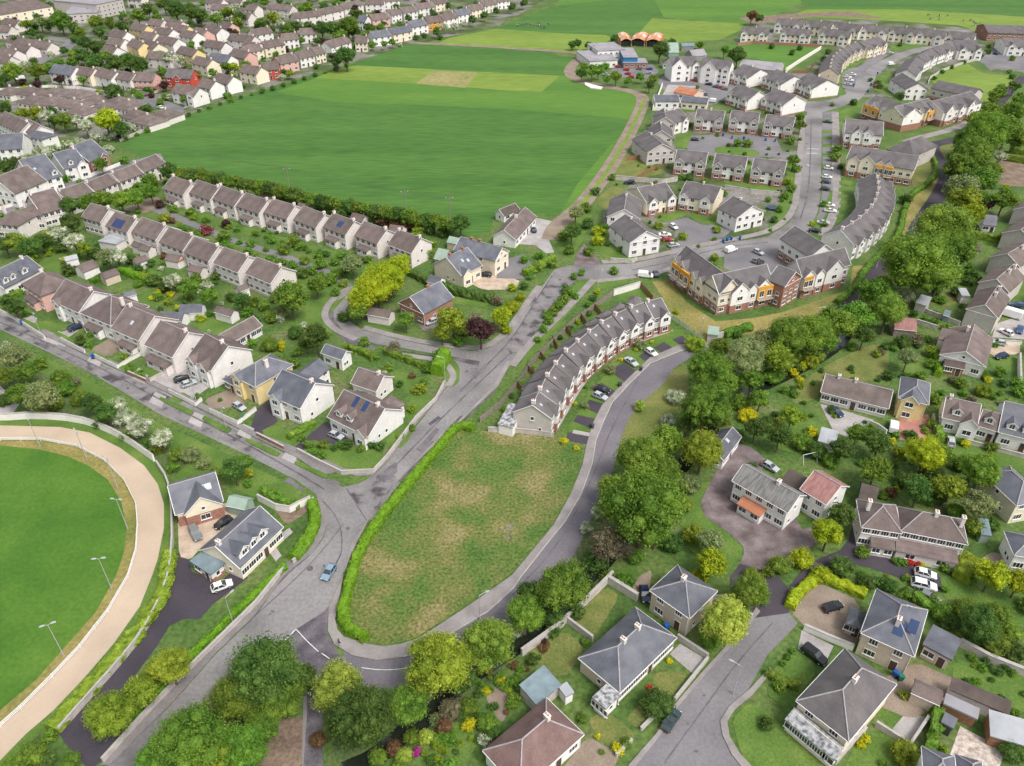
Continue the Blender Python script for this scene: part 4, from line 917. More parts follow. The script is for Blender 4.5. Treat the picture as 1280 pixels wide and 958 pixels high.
G('green', [(983,200),(998,196),(1001,230),(996,262),(980,285),(960,290),(965,270),(985,240)], 'lawn')
G('green', [(775,190),(812,205),(835,215),(810,222),(780,225),(765,222)], 'lawn_dry'); G('green', [(744,250),(765,232),(790,240),(782,252),(755,262)], 'lawn_dry')
G('green', [(845,165),(865,168),(858,187),(843,186)], 'lawn')
G('green', [(755,290),(780,300),(800,312),(790,325),(760,325),(740,310)], 'lawn')
G('green', [(738,350),(780,348),(785,355),(750,362),(742,362)], 'lawn')
G('green', [(722,352),(737,350),(722,380),(700,405),(668,440),(650,462),(642,470),(662,435),(690,395)], 'lawn')
G('green', [(690,275),(712,275),(735,258),(742,265),(730,300),(712,322),(703,318),(686,298)], 'lawn')
G('green', [(700,548),(720,520),(737,490),(765,462),(790,440),(815,425),(842,408),(870,430),(845,436),(810,452),(780,480),(765,500),(752,525),(742,548),(735,557)], 'lawn')
for q in [[(761,463),(780,454),(800,467),(780,478)],[(798,446),(811,437),(829,449),(812,456)],[(817,435),(830,428),(845,438),(832,445)],[(840,425),(852,420),(867,430),(857,436)],[(737,485),(752,479),(770,490),(757,500)],[(727,509),(737,500),(757,506),(748,518)],[(716,527),(722,519),(745,524),(739,536)],[(709,541),(737,540),(734,556),(708,551)]]: G('parking_bay', q, 'asphalt_dark')
G('green', [(787,522),(802,503),(830,480),(842,461),(860,455),(860,500),(830,530),(800,555),(770,585),(777,545)], 'lawn_dry')
# farm tracks
strip('track', [(520,54),(600,58),(680,63),(716,66),(738,69)], 4.5, 'gravel_brown')
strip('track', [(738,69),(722,75),(712,85),(712,95),(728,103),(765,110),(795,115),(806,124),(795,150),(775,190),(745,235),(722,262),(695,282),(688,300)], 6.0, 'gravel_brown')
strip('grass_strip', [(806,124),(795,150),(775,190),(745,235),(722,262)], 1.6, 'field_yellow')
strip('path', [(1204,172),(1180,178),(1164,181),(1170,195),(1184,212),(1182,228),(1170,250),(1157,268),(1135,305),(1110,325),(1090,347),(1077,366),(1055,392)], 5.0, 'asphalt_dark')
strip('path', [(1132,178),(1150,172),(1180,165),(1210,155),(1232,138)], 4.0, 'pavement'); strip('path', [(1245,134),(1260,115),(1280,96)], 5.0, 'asphalt_dark')
# ---- pavements with kerbs
KB = [(125,957),(175,900),(225,848),(320,755),(357,706),(385,684),(397,662),(400,643),(393,626)]
G('pavement', KB+[(400,620),(408,637),(409,655),(404,672),(390,692),(357,718),(320,768),(270,817),(217,877),(150,944),(137,957)], 'pavement_old', thick=.1)
FI = [(422,788),(430,797),(460,806),(480,809),(500,806),(520,800),(545,785),(590,755),(640,720),(664,691),(692,657),(714,617),(728,582),(733,557),(741,530),(752,508),(769,490),(785,474),(812,448),(848,432),(888,427)]
FO = [(890,433),(852,439),(813,455),(786,481),(766,503),(755,526),(745,551),(740,581),(727,617),(707,652),(680,685),(652,721),(640,738),(610,765),(565,792),(540,808),(505,822),(470,826),(440,820),(418,806),(410,789),(411,760),(427,724),(440,692),(459,654),(480,622),(515,584),(560,542),(622,484),(640,452)]
G('pavement', FI+FO+[(634,452),(616,484),(570,530),(555,540),(526,570),(496,602),(463,646),(440,680),(430,715),(424,750),(419,775)], 'pavement', thick=.12)
G('pavement', [(426,590),(445,596),(467,594),(488,573),(505,549),(523,527),(548,500),(560,480),(556,476),(543,497),(520,523),(500,547),(484,571),(466,589),(448,590),(430,586),(378,563),(320,541),(260,508),(200,480),(130,446),(60,414),(0,388),(-60,362),(-60,370),(0,395),(60,422),(130,454),(200,487),(260,516),(320,548),(372,573),(402,594)], 'pavement_old', thick=.1)
for q in [[(28,398),(56,411),(50,415),(24,402)],[(72,415),(95,427),(90,431),(68,419)],[(112,437),(138,450),(132,454),(106,441)],[(152,456),(185,472),(178,477),(148,461)],[(200,496),(243,515),(238,520),(200,501)],[(256,520),(290,538),(284,543),(252,525)],[(308,548),(352,567),(346,572),(306,552)],[(370,577),(410,594),(408,600),(368,581)],[(424,605),(440,600),(462,597),(450,604),(428,609)]]: 
    G('verge', q, 'lawn', thick=.13)
G('pavement', [(785,958),(820,918),(842,883),(880,838),(912,803),(937,773),(945,760),(950,765),(942,775),(917,805),(885,840),(847,885),(825,920),(792,962)], 'pavement', thick=.12)
G('pavement', [(900,902),(912,883),(937,862),(962,835),(965,840),(940,870),(918,888),(909,903),(912,922),(925,943),(955,975),(940,975),(915,945),(903,920)], 'pavement', thick=.12)
strip('pavement', [(640,458),(662,430),(700,395),(722,372),(742,350)], 2.0, 'pavement', thick=.08)
strip('pavement', [(745,352),(795,346),(838,338),(846,330)], 2.0, 'pavement', thick=.1); strip('pavement', [(752,328),(790,327),(838,316),(870,308),(958,292),(982,277),(993,260),(996,240),(999,200),(1003,160),(1005,145)], 2.2, 'pavement', thick=.1)
strip('pavement', [(1046,250),(1040,275)], 2.0, 'pavement', thick=.1)
strip('pavement', [(694,537),(705,517),(728,478),(748,458),(766,443),(788,431),(806,424),(840,413)], 1.2, 'concrete', thick=.06)
strip('path', [(716,540),(742,545)], 1.2, 'concrete', thick=.05, sm=0); strip('path', [(445,425),(420,414),(405,399),(408,383),(425,367),(437,360)], 1.8, 'pavement', thick=.1)
strip('pavement', [(500,444),(552,451),(562,460),(568,472),(560,484)], 1.6, 'pavement', thick=.1); strip('pavement', [(455,410),(495,421),(540,430),(590,436),(610,433),(624,424),(637,412),(652,389),(674,358)], 1.8, 'pavement', thick=.1)
# road paint
def paint(pts, w=.12, sm=0): return strip('road_marking', pts, w, 'road_paint', sm=sm)
paint([(353,804),(370,787)], .16); paint([(370,787),(384,802),(398,815)], .14); paint([(402,817),(412,824)], .14); paint([(416,826),(424,831)], .14); paint([(388,844),(397,848)], .2)
paint([(452,835),(475,838),(500,837),(520,833)], .12, 1); 
for a, b in [((1078,0),(0,0))]: pass
for (x1, y1, x2, y2) in [(1009,186,1024,187),(1008,192,1022,192),(1009,206,1013,208)]: paint([(x1,y1),(x2,y2)], .5)
# kerb along the new road
strip('kerb', FO[:17], .18, 'kerbstone', thick=.14, sm=0)

for pts, w in [([(433,611),(459,652)],.22),([(402,625),(418,642),(427,662),(428,690),(420,705)],.22),([(620,487),(560,546),(521,585),(486,625),(463,660),(446,700),(431,735),(416,765)],.45),([(640,440),(606,472),(560,515),(520,556),(492,585)],.3),
               ([(145,943),(215,873),(268,813),(318,765),(356,720),(388,694),(404,672)],.35),([(0,403),(60,430),(130,462),(200,500),(300,551),(370,590),(405,612)],.35),([(250,830),(320,770),(390,705),(430,655)],.18),([(690,345),(664,385),(640,425),(610,455),(575,490)],.35),
               ([(415,395),(425,418),(470,431),(520,442),(590,452)],.35),([(1014,150),(1013,200),(1010,245),(1000,275)],.4),([(790,338),(845,326),(900,310),(960,303)],.4),([(830,955),(870,900),(920,830),(965,780)],.18),([(800,470),(762,540),(740,600),(700,680),(640,745)],.15)]:
    strip('road_seam', pts, w, 'asphalt_patch')
for x, y, r in [(387,711,1.6),(435,661,.9),(341,765,.8),(338,768,.5),(405,708,.5),(500,540,.9),(513,528,.8),(583,465,.9),(596,462,.7),(240,533,.9),(120,470,1.0),(160,486,.8),(60,430,1.2),(860,905,.5),(880,870,.5),(870,940,.6),(660,722,.7),(592,758,.7),(730,577,.7),(420,783,.8),(417,590,.7),(1008,180,.8),(700,350,1.0),(880,305,.9)]:
    p = P(x, y); n = 7; G('road_patch', [(x+r/mpp(y)*math.cos(2*PI*i/n)*random.uniform(.6,1.1)*.55, y+r/mpp(y)*.35*math.sin(2*PI*i/n)*random.uniform(.7,1.2)) for i in range(n)], 'asphalt_patch')
# ------------------------------------------------------------ buildings
H = house
ONE = 2.8; TWO = 5.0
# --- brown-roofed rows between the green field and the crescent road
zU = 'in the upper brown-roofed row below the field'; gU = 'brown-roofed houses in the upper row'
for i, (A, B) in enumerate([((203,236),(228,245)),((234,241),(262,251)),((262,248),(292,259)),((295,258),(323,268)),((329,266),(358,275)),((366,275),(394,286)),((403,284),(431,295)),((442,295),(471,306)),((484,306),(514,317))]):
    H(A, B, depth=9.4, wall='offwhite', rm='brown', chim=[(.97,)] if i % 2 else [(.97,),(-.97,)], porch=(-.1, 5, 1.7, 'brown'), brick=False, desc='cream semi-detached house', zone=zU, group=gU, name='semi_detached_house', nwin=4,
      solar=[(.1,.35,2.2,2.0,'solar_blue')] if i == 6 else [])
zM = 'in the lower brown-roofed row above the gardens'; gM = 'brown-roofed houses in the lower row'
for i, (A, B) in enumerate([((101,272),(125,279)),((131,283),(158,292)),((164,290),(194,301)),((198,303),(228,314)),((229,316),(260,328)),((266,329),(297,341)),((306,342),(338,355))]):
    H(A, B, depth=9.4, wall='offwhite', rm='brown', chim=[(.97,)], desc='cream semi-detached house' if i != 1 else 'cream house with dark solar roof panels', zone=zM, group=gM, name='semi_detached_house', nwin=4, door=False,
      solar=[(-.1,.12,4.6,3.0,'solar')] if i == 1 else [], sky=[])
shed((122,302),(145,306),(160,293), ze=2.6, roof='f', rm='roof_light', wall='offwhite', desc='flat pale-roofed extension', zone='behind the house with solar panels', cat='extension')
for A, B, C in [((163,307),(172,310),(176,304)),((172,312),(185,315),(188,308)),((205,325),(222,328),(226,320)),((233,338),(250,342),(258,335)),((170,330),(186,325),(182,320))]:
    shed(A, B, C, ze=2.4, desc='small garden outbuilding', zone='behind the lower brown-roofed row', rm='roof_brown', wall='offwhite')
shed((207,324),(222,328),(226,321), ze=2.4, desc='conservatory with an orange roof', zone='behind the lower brown-roofed row', rm='roof_orange', wall='white', cat='conservatory', roof='h')
# --- row L, along the straight road on the left
zL = 'on the straight road at left'
H((5,361),(54,336), depth=9.5, ze=ONE+.6, roof='g', wall='white', rm='slate', dorms=[(-.7,1.7),(-.35,1.7),(.25,1.9)], chim=[(.8,)], desc='white slate-roofed house with three white dormers', zone='at the left edge')
H((26,355),(50,371),(86,350), wall='pink', rm='brown', roof='h', chim=[(-.3,)], porch=(0,6,1.6,'brown'), desc='hipped brown-roofed house with two white chimneys', zone=zL)
H((63,375),(98,391),depth=11.0, wall='white', rm='brown', roof='g', chim=[(.9,)], bays=[(-.5,2.6)], desc='white house with orange scaffold on its chimney', zone=zL)
H((100,391),(138,407),depth=11.5, wall='white', rm='brown', roof='h', chim=[(.8,)], porch=(-.2,6,1.6,'brown'), desc='white hip-roofed house with a brick bay', zone=zL)
H((138,411),(173,426),depth=11.8, wall='offwhite', rm='brown', roof='g', chim=[(-.8,)], sky=[(0,.4,.9,1.1)], porch=(.1,6,1.5,'brick_paving' if 0 else 'brown'), desc='brown-roofed house with a green skylight', zone=zL)
H((180,431),(215,447),depth=11.5, wall='offwhite', rm='brown', roof='g', chim=[(.9,)], porch=(0,8,1.8,'brown'), desc='brown-roofed house with a long red-brown porch', zone=zL)
H((234,447),(263,464),depth=11.5, wall='white', rm='roof_brown', roof='g', chim=[(.55,)], bays=[(-.55,3),(.45,3.4)], desc='white house with a reddish brown roof', zone=zL)
H((290,469),(319,484),depth=11.0, wall='yellow', rm='slate', roof='h', chim=[(.5,)], bays=[(-.5,3)], desc='yellow house with a hipped slate roof', zone=zL, ze=5.2)
H((334,493),(375,511),depth=10.5, wall='white', rm='slate', roof='g', chim=[(.9,)], bays=[(-.45,3.2)], desc='white slate-roofed house with a round bay', zone='beside the yellow house', ze=5)
H((277,474),(292,482),depth=5, wall='wall_brick', rm='slate', roof='h', ze=2.8, rise=1.2, desc='low slate-roofed brick garage', zone='attached to the yellow house', cat='garage')
H((380,486),(413,460),(356,477), wall='white', rm='slate', roof='g', desc='long slate-roofed rear wing', zone='behind the white slate-roofed house', ze=4.6, cat='extension')
H((409,521),(460,546),depth=11.2, wall='white', rm='brown', roof='g', chim=[(.75,)], dorms=[(-.55,1.6),(-.05,1.6)], bays=[(.66,3)], solar=[(-.25,.62,1.1,2.6,'solar_blue'),(.22,.62,1.1,2.6,'solar_blue')], ze=3.6, desc='white corner house with two blue solar panels', zone='beside the road junction')
H((482,519),(507,505),(472,503), wall='white', rm='brown', roof='h', ze=3.6, desc='hip-roofed wing of the white corner house', zone='facing the grey main road', cat='extension')
H((438,479),(470,490),depth=6.8, wall='offwhite', rm='brown', roof='g', ze=3.6, chim=[(.7,)], desc='small brown-roofed house', zone='behind the corner house with solar panels')
H((401,441),(427,450),(411,430), wall='white', rm='slate', roof='g', ze=3.4, desc='small white house with a blue-grey roof', zone='below the crescent road')
H((285,431),(328,407),(273,419), wall='white', rm='brown', roof='g', ze=2.7, desc='long low white building with a brown roof', zone='between two lawns', door=True, nwin=6, cat='outbuilding')
zG = 'in the gardens behind the straight road'
for A, B, C, rm, wl, d in [((104,341),(124,333),(97,334),'roof_brown','white','white garage with a brown roof'),((131,349),(150,342),(127,343),'roof_brown','beige','open-fronted brown garden shed'),((267,390),(288,396),(277,383),'roof_brown','white','little white gabled outhouse'),
                        ((223,392),(252,391),(228,382),'roof_slate','white','slate-roofed garage'),((197,400),(227,402),(205,390),'roof_slate','white','slate-roofed extension with a skylight'),((82,327),(98,323),(80,323),'roof_light','white','white flat-roofed shelter'),
                        ((156,372),(171,368),(158,366),'roof_slate','white','small white summer house'),((300,365),(312,360),(300,358),'roof_brown','white','tiny brown-roofed store')]:
    shed(A, B, C, ze=2.4, rm=rm, wall=wl, desc=d, zone=zG)
for A, B, C in [((436,274),(452,278),(447,268)),((484,292),(501,294),(490,283)),((369,264),(386,266),(377,256)),((323,247),(336,250),(338,242))]:
    shed(A, B, C, ze=2.4, rm='roof_brown', wall='offwhite', desc='cream garage with a brown roof', zone='behind the upper brown-roofed row', cat='garage')
shed((542,323),(556,326),(550,312), ze=2.3, rm='mint', wall='mint', desc='pale green garden shed', zone='left of the slate-roofed villas'); shed((558,303),(572,306),(566,297), ze=2.3, rm='mint', wall='beige', desc='pale domed garden store', zone='left of the slate-roofed villas')
shed((533,352),(548,356),(543,345), ze=2.3, rm='slate', wall='white', desc='white shed with a dark roof', zone='left of the slate-roofed villas')
H((577,345),(603,332),depth=11.5, roof='g', wall='cream', rm='slate', chim=[(-.8,),(.6,)], bays=[(-.55,3.4)], sky=[(.3,.4,.8,1),(-.1,.5,.8,1)], desc='dark slate-roofed villa with brick chimneys', zone='beside the pale gravel yard', chimw='brick', ze=4.0)
H((619,327),(637,314),depth=14.5, roof='x', wall='cream', rm='slate', chim=[(.1,),(.5,)], desc='slate and brown roofed villa', zone='behind the gravel yard', chimw='brick', ze=4.8)
H((645,300),(671,271),(619,291), roof='g', wall='white', rm='brown', ze=3.0, chim=[(.1,)], nwin=6, desc='long white bungalow with a brown roof', zone='beside the farm track end')
H((630,270),(650,262),(626,262), roof='g', wall='white', rm='roof_felt', ze=2.6, desc='white outbuilding cluster', zone='behind the long white bungalow', cat='outbuilding')
H((497,378),(530,393),(552,366), roof='x', wall='wall_brick', rm='slate', ze=3.8, chim=[(.2,)], desc='orange brick house with a slate roof', zone='inside the crescent road', chimw='brick')
shed((458,393),(486,398),(462,384), ze=2.4, rm='roof_brown', wall='offwhite', desc='brown-roofed block garage', zone='inside the crescent road', cat='garage')
# --- compound by the race track
H((219,644),(279,626),(216,603), roof='g', wall='cream', rm='slate', ze=3.4, sky=[(.2,.5,1.6,1.2),(.55,.5,1.2,1.2)], bays=[(.15,6.5)], desc='slate-roofed outhouse with a brick front', zone='beside the race track wall', name='outhouse', brick=2.4)
H((300,711),(354,659),(253,684), roof='g', wall='cream', rm='slate', ze=3.2, chim=[(-.97,)], dorms=[(-.55,2.6),(-.15,2.6),(.25,2.6)], nwin=6, desc='long slate-roofed house with three dormers', zone='beside the race track')
shed((282,632),(306,637),(303,620), ze=2.3, roof='g', rm='mint', wall='mint', desc='pale green metal shed', zone='beside the slate-roofed outhouse')
H((237,702),(263,719),(252,686), roof='f', wall='white', brick=1.0, rm='teal_sheet', ze=2.5, desc='brick and glass conservatory', zone='at the end of the long slate-roofed house', cat='conservatory', name='conservatory')
# --- central curved terrace
zT = 'in the curved terrace above the meadow'; gT = 'houses of the curved terrace'
terrace([(690,524),(704,492),(723,462),(745,442),(764,426),(786,412),(806,402),(838,393)], 11, depth=8.6, ze=5.0, wall='roughcast', rm='grey', chim=[(-.9,)], bays=[(.35,3.1)], baywall='white', brick=.8, desc='grey-roofed terraced house', zone=zT, group=gT, name='terraced_house', axis='x', nwin=3, rise=2.7, sky=[(-.3,.6,.5,.7)])
for i, (A, B, C) in enumerate([((622,530),(641,535),(632,508)),((651,487),(662,490),(664,474)),((664,470),(677,474),(675,456)),((682,450),(693,454),(690,440)),((698,434),(708,437),(706,424)),((714,420),(724,424),(724,410)),((730,406),(740,410),(738,396)),((745,396),(756,400),(754,386)),((762,388),(772,391),(770,378)),((782,380),(797,383),(794,371))]):
    shed(A, B, C, ze=2.6, roof='h' if i else 'l', rm='grey' if i else 'glass_roof', wall='roughcast' if i else 'white', desc='grey-roofed rear extension' if i else 'glass-roofed conservatory', zone='behind the curved terrace', cat='extension')
# --- terrace E by the path
zE = 'in the long terrace beside the dark footpath'
terrace([(1068,307),(1086,296),(1100,284),(1111,271),(1116,254),(1115,239),(1111,229)], 10, depth=10.5, ze=5.0, wall='white', rm='grey', chim=[(-.8,)], bays=[(.3,3)], desc='grey-roofed terraced house', zone=zE, group='houses of the long terrace by the footpath', name='terraced_house', axis='y', nwin=3, rise=3.3)
# --- crescent cluster
zC = 'around the first turning circle'
sm = dict(wall='white', rm='grey', name='semi_detached_house', rise=3.0)
H((787,304),(827,297),(769,281), roof='x', ze=5, desc='white gabled house nearest the main road', zone=zC, chim=[(.5,)], **sm)
H((758,271),(801,274),(765,249), roof='x', ze=5, desc='white gabled house with a white chimney', zone=zC, chim=[(.5,)], **sm)
H((809,254),(845,247),(800,234), roof='g', ze=5, bays=[(-.6,3.2),(.7,3.2)], brick=.7, desc='cream semi with two white gablets', zone=zC, chim=[(0,)], wall='cream', baywall='white', rm='grey', rise=3.0, name='semi_detached_house')
H((849,245),(893,253),(858,228), roof='g', ze=5, bays=[(-.72,3.2),(.5,3.2)], brick=.7, desc='cream semi with a tall chimney', zone=zC, chim=[(0,)], wall='cream', baywall='white', rm='grey', rise=3.0, name='semi_detached_house')
H((921,273),(957,264),(898,260), roof='x', ze=5, desc='white gabled house at the entrance', zone=zC, chim=[(.3,)], **sm)
zC2 = 'in the row below the second green'; g2 = 'grey semis with twin gablets'
for A, B in [((843,202),(882,206)),((891,207),(931,212)),((939,213),(980,218))]:
    H(A, B, depth=10, roof='g', ze=5, bays=[(-.68,3.6),(.68,3.6)], brick=.5, wall='white', baywall='grey', rm='grey', rise=3.0, name='semi_detached_house', desc='grey-roofed semi with twin gablets', zone=zC2, group=g2, chim=[])
for A, B in [((869,149),(904,152)),((912,151),(948,154)),((955,156),(991,160))]:
    H(A, B, depth=10, roof='g', ze=5, bays=[(-.72,3.6),(.72,3.6)], brick=.7, wall='white', baywall='grey', rm='grey', rise=3.0, name='semi_detached_house', desc='grey-roofed semi with twin gablets', zone='in the row above the second green', group=g2, chim=[(0,)])
for A, B, C in [((809,191),(845,188),(802,173)),((811,172),(842,173),(806,160)),((817,155),(845,156),(812,143))]:
    H(A, B, C, roof='x', ze=5, wall='roughcast', rm='grey', chim=[(.4,)], rise=3.0, desc='grey gabled house', zone='in the stack beside the farm track', name='semi_detached_house', group='stacked grey gabled houses')
H((844,154),(863,149),(828,141), roof='g', ze=5, wall='white', rm='grey', bays=[(.3,3)], chim=[(.3,)], rise=3, desc='white-fronted grey house', zone='at the head of the farm track stack', name='semi_detached_house')
# white three-storey blocks and the villas east of them
H((840,83),(873,82), depth=12, ze=7.6, wall='white', rm='grey', bays=[(-.45,7.5),(.85,4)], desc='tall white block with a big gable', zone='left of the pair above the small car park', rise=3.4, name='apartment_block', cat='apartment block')
H((874,84),(912,88), depth=12, ze=7.6, wall='white', rm='grey', bays=[(-.35,7.5),(.75,4)], desc='tall white block', zone='right of the pair above the small car park', rise=3.4, name='apartment_block', cat='apartment block')
H((829,79),(840,79), depth=6, ze=3, wall='white', rm='grey', desc='low white annex', zone='left of the tall white blocks', cat='extension', roof='h')
for A, B, C in [((913,91),(935,98),(952,89)),((953,97),(976,106),(990,95)),((993,102),(1016,111),(1034,101)),((908,117),(935,126),(952,118)),((952,123),(979,132),(999,123))]:
    H(A, B, C, roof='g', ze=5, wall='white', rm='grey', bays=[(-.7,3),(.7,3)], brick=.4, chim=[(0,)], rise=3.4, desc='white gableted semi', zone='beside the long parking street', name='semi_detached_house', group='white gableted semis')
# --- apartments F1
ap = dict(roof='g', rm='grey', name='apartment_block', cat='apartment block', brick=2.7, door=False, ze=6.3)
gA = 'orange, cream and brick apartment blocks'
H((842,325),(899,369),(866,318), wall='cream', bays=[(-.88,3.6),(-.55,4.6),(-.05,3),(.25,3)], desc='cream apartment wing facing the main road', zone='with orange and white gables', rise=3.8, baywall='cream', nwin=7, **ap)
H((899,369),(967,354),(912,345), wall='cream', bays=[(-.25,5.5),(.22,3),(.62,4.5)], desc='middle apartment wing', zone='with cream and orange gables above the dry bank', rise=3.8, nwin=7, baywall='white', **ap)
H((981,359),(1003,346),(968,345), wall='wall_brick', rm='grey', roof='x', ze=6.9, desc='tall brick gabled bay of the apartments', zone='between its orange-fronted wings', rise=3.0, name='apartment_block', cat='apartment block', brick=False, door=False)
H((1003,347),(1064,331),(1012,326), wall='white', bays=[(-.75,4.2),(-.3,3),(.3,6.5)], desc='right apartment wing', zone='with orange and cream gables beside the footpath', rise=3.8, nwin=7, **ap)
H((974,298),(1012,322),(1000,288), wall='white', desc='rear brick and white apartment wing', zone='behind the right apartment wing', rise=3.2, **ap)
# orange panels (rendered fronts) of the gabled bays
def panel(A, B, z0, z1, mat, desc, zone, out=.7):
    a, b = P(*A, 6.3), P(*B, 6.3); a.z = b.z = 0; u = (b-a).normalized(); n = Vector((u.y, -u.x, 0)); r = thing('rendered_front', (a+b)/2+n*out, math.atan2(u.y, u.x)); L = (b-a).length
    MB().box(-L/2, L/2, 0, .6, z0, z1).build('wall', mat, r)
    for x in (-L/4, L/4):
        add_window(r, x, -.004, z0+.6, 1.5, 1.9, 0, False, 1)
    m = MB().box(-L/2, L/2, -1.0, 0, z0-.12, z0)
    for i in range(int(L/.4)+1): m.box(-L/2+i*.4-.02, -L/2+i*.4+.02, -1.0, -.96, z0, z0+1)
    m.box(-L/2, L/2, -1.0, -.95, z0+1, z0+1.06); m.build('balcony', 'metal_grey', r)
    reg(r, desc, zone, 'apartment front')
panel((843,328),(852,335), 2.8, 6.5, 'wall_orange', 'orange rendered front with balcony', 'at the left corner of the apartments')
panel((853,336),(864,344), 2.8, 6.5, 'wall_orange', 'wider orange front with balcony', 'near the left corner of the apartments')
panel((947,359),(966,355), 2.8, 6.4, 'wall_orange', 'orange rendered front', 'left of the tall brick bay')
panel((1004,347),(1016,344), 2.8, 6.4, 'wall_orange', 'orange rendered front', 'right of the tall brick bay')
# --- apartments F2
H((1056,166),(1104,170),(1058,153), wall='white', bays=[(-.3,4.5),(.2,4.5)], desc='brick and white flats with an orange end', zone='across the long parking street', rise=3.4, nwin=6, **ap)
H((1108,187),(1142,196),(1112,167), roof='h', rm='grey', wall='roughcast', ze=5.5, desc='hip-roofed link block of the flats', zone='behind the cream and orange flats', name='apartment_block', cat='apartment block')
H((1058,199),(1143,213),(1062,186), wall='cream', bays=[(-.75,4),(-.38,6),(.0,3.4),(.25,3.4)], desc='cream flats with orange gablets', zone='above the long terrace', rise=3.2, nwin=9, **ap)
panel((1096,206),(1104,207), 2.8, 6.4, 'wall_orange', 'narrow orange gable front', 'left of two on the cream flats', out=.75); panel((1108,208),(1117,209.5), 2.8, 6.4, 'wall_orange', 'narrow orange gable front', 'right of two on the cream flats', out=.75)
H((1080,130),(1130,147),(1090,122), wall='white', bays=[(-.85,3.6),(-.5,5),(.0,3),(.3,3)], desc='upper flats with an orange corner', zone='below the red-brown car', rise=3.2, nwin=6, **ap)
panel((1081,131),(1099,137), 2.8, 6.4, 'wall_orange', 'orange corner front with balcony', 'on the upper flats')
H((1130,147),(1172,136),(1138,130), wall='cream', bays=[(-.2,5),(.4,3)], desc='upper middle flats with cream gables', zone='above the curved meadow path', rise=3.2, nwin=5, **ap)
panel((1160,140),(1170,137), 2.8, 6.4, 'wall_orange', 'orange front', 'on the upper middle flats')
H((1180,141),(1229,128),(1190,120), wall='white', bays=[(-.7,6),(-.1,3),(.4,5)], desc='upper right flats of brick and white', zone='beside the green hill', rise=3.2, nwin=7, **ap)
H((1163,110),(1215,121),(1170,103), wall='roughcast', desc='rear wing of the upper right flats', zone='beside the green hill', rise=2.6, nwin=5, **ap)
# --- row X at the far right field edge
gX = 'pairs of small gableted houses by the top field'
for A, B in [((969,31),(1004,34)),((1006,33),(1038,37)),((1039,35),(1074,40)),((1076,39),(1110,42)),((1112,41),(1146,45)),((1147,44),(1181,48)),((1183,47),(1217,51))]:
    H(A, B, depth=9, roof='g', ze=5, wall='cream', baywall='white', rm='grey', bays=[(-.8,3.6),(.55,3.6)], chim=[(0,)], rise=3.2, desc='pair of gableted houses', zone='in the top row below the far field', name='semi_detached_house', group=gX)
for A, B in [((927,42),(961,44)),((976,43),(1013,46)),((1024,44),(1062,48))]:
    H(A, B, depth=9, roof='g', ze=5, wall='cream', baywall='white', rm='grey', bays=[(-.8,3.6),(.5,3.6)], chim=[(0,)], rise=3.2, desc='pair of gableted houses', zone='in the second row below the far field', name='semi_detached_house', group=gX)
terrace([(1049,94),(1051,81),(1064,68),(1084,60)], 9, depth=10, ze=5, wall='beige', rm='grey', chim=[(-.8,)], bays=[(.3,2.6)], baywall='cream', rise=3, desc='cream gableted terraced house', zone='in the curved far terrace', name='terraced_house', group='houses of the curved far terrace')
H((1086,62),(1111,55),(1080,51), roof='g', ze=5, wall='cream', rm='grey', bays=[(-.3,3),(.6,3)], rise=3, desc='cream end house', zone='at the top of the curved far terrace')
H((1132,112),(1161,112),(1118,99), roof='x', ze=5, wall='white', rm='grey', rise=3, chim=[(.2,)], desc='white gabled house', zone='lowest of the stepped white row')
for A, B, C in [((1146,96),(1157,79),(1122,88)),((1157,79),(1174,69),(1136,74)),((1175,69),(1195,62),(1160,62))]:
    H(A, B, C, roof='g', ze=5, wall='white', rm='grey', rise=3, bays=[(0,3)], desc='white gabled house', zone='in the stepped white row', name='semi_detached_house', group='stepped white houses')
H((1197,63),(1228,64),(1200,51), roof='g', ze=5, wall='white', rm='grey', rise=3, bays=[(-.5,3.6),(.75,3.6)], desc='white twin-gablet house', zone='above the green hill')
H((1235,41),(1292,43),(1238,32), roof='g', ze=5, wall='wall_brick', rm='grey', rise=2.6, desc='brick flats with an orange panel', zone='in the top right corner', name='apartment_block', cat='apartment block')
H((1257,58),(1300,60),(1260,49), roof='g', ze=5, wall='white', rm='grey', rise=2.6, bays=[(-.6,3.6)], desc='white flats', zone='at the right edge below the brick flats', name='apartment_block', cat='apartment block')
# sheds, farm and shop
H((923,84),(975,89),(926,74), roof='g', ze=4, wall='grey', rm='roof_flat', rise=2, desc='long grey shed', zone='beside the top walled green', cat='shed', win=False)
H((819,127),(850,127),(821,119), roof='g', ze=3.4, wall='white', rm='slate', rise=1.5, nwin=3, desc='white slate-roofed hall', zone='beside the bend of the farm track'); H((851,127),(884,130),(852,121), roof='g', ze=3.4, wall='cream', rm='slate', rise=1.5, nwin=4, desc='cream slate-roofed hall', zone='right of the white hall')
H((841,115),(868,120),(843,107), roof='g', ze=3, wall='beige', rm='roof_orange', rise=1.6, desc='building with a bright orange roof', zone='behind the two slate-roofed halls')
H((737,77),(773,75),(742,63), roof='f', ze=4, wall='white', rm='roof_flat', desc='low white shop with a red end', zone='beside the far car park', cat='shop', name='shop', nwin=4)
H((747,64),(782,62),(750,54), roof='f', ze=6, wall='white', rm='roof_flat', desc='taller white shop block', zone='behind the low white shop', cat='shop', name='shop')
H((779,72),(798,72),(780,60), roof='f', ze=5.5, wall='wall_bluewall', rm='roof_flat', desc='blue-fronted shop unit', zone='between the white shop and the brick shop', cat='shop', name='shop', win=False)
H((779,79),(810,79),(780,73), roof='f', ze=3, wall='wall_brick', rm='roof_flat', desc='brick shop unit', zone='beside the far car park', cat='shop', name='shop', nwin=4)
MB().box(*[0]*6) if 0 else None
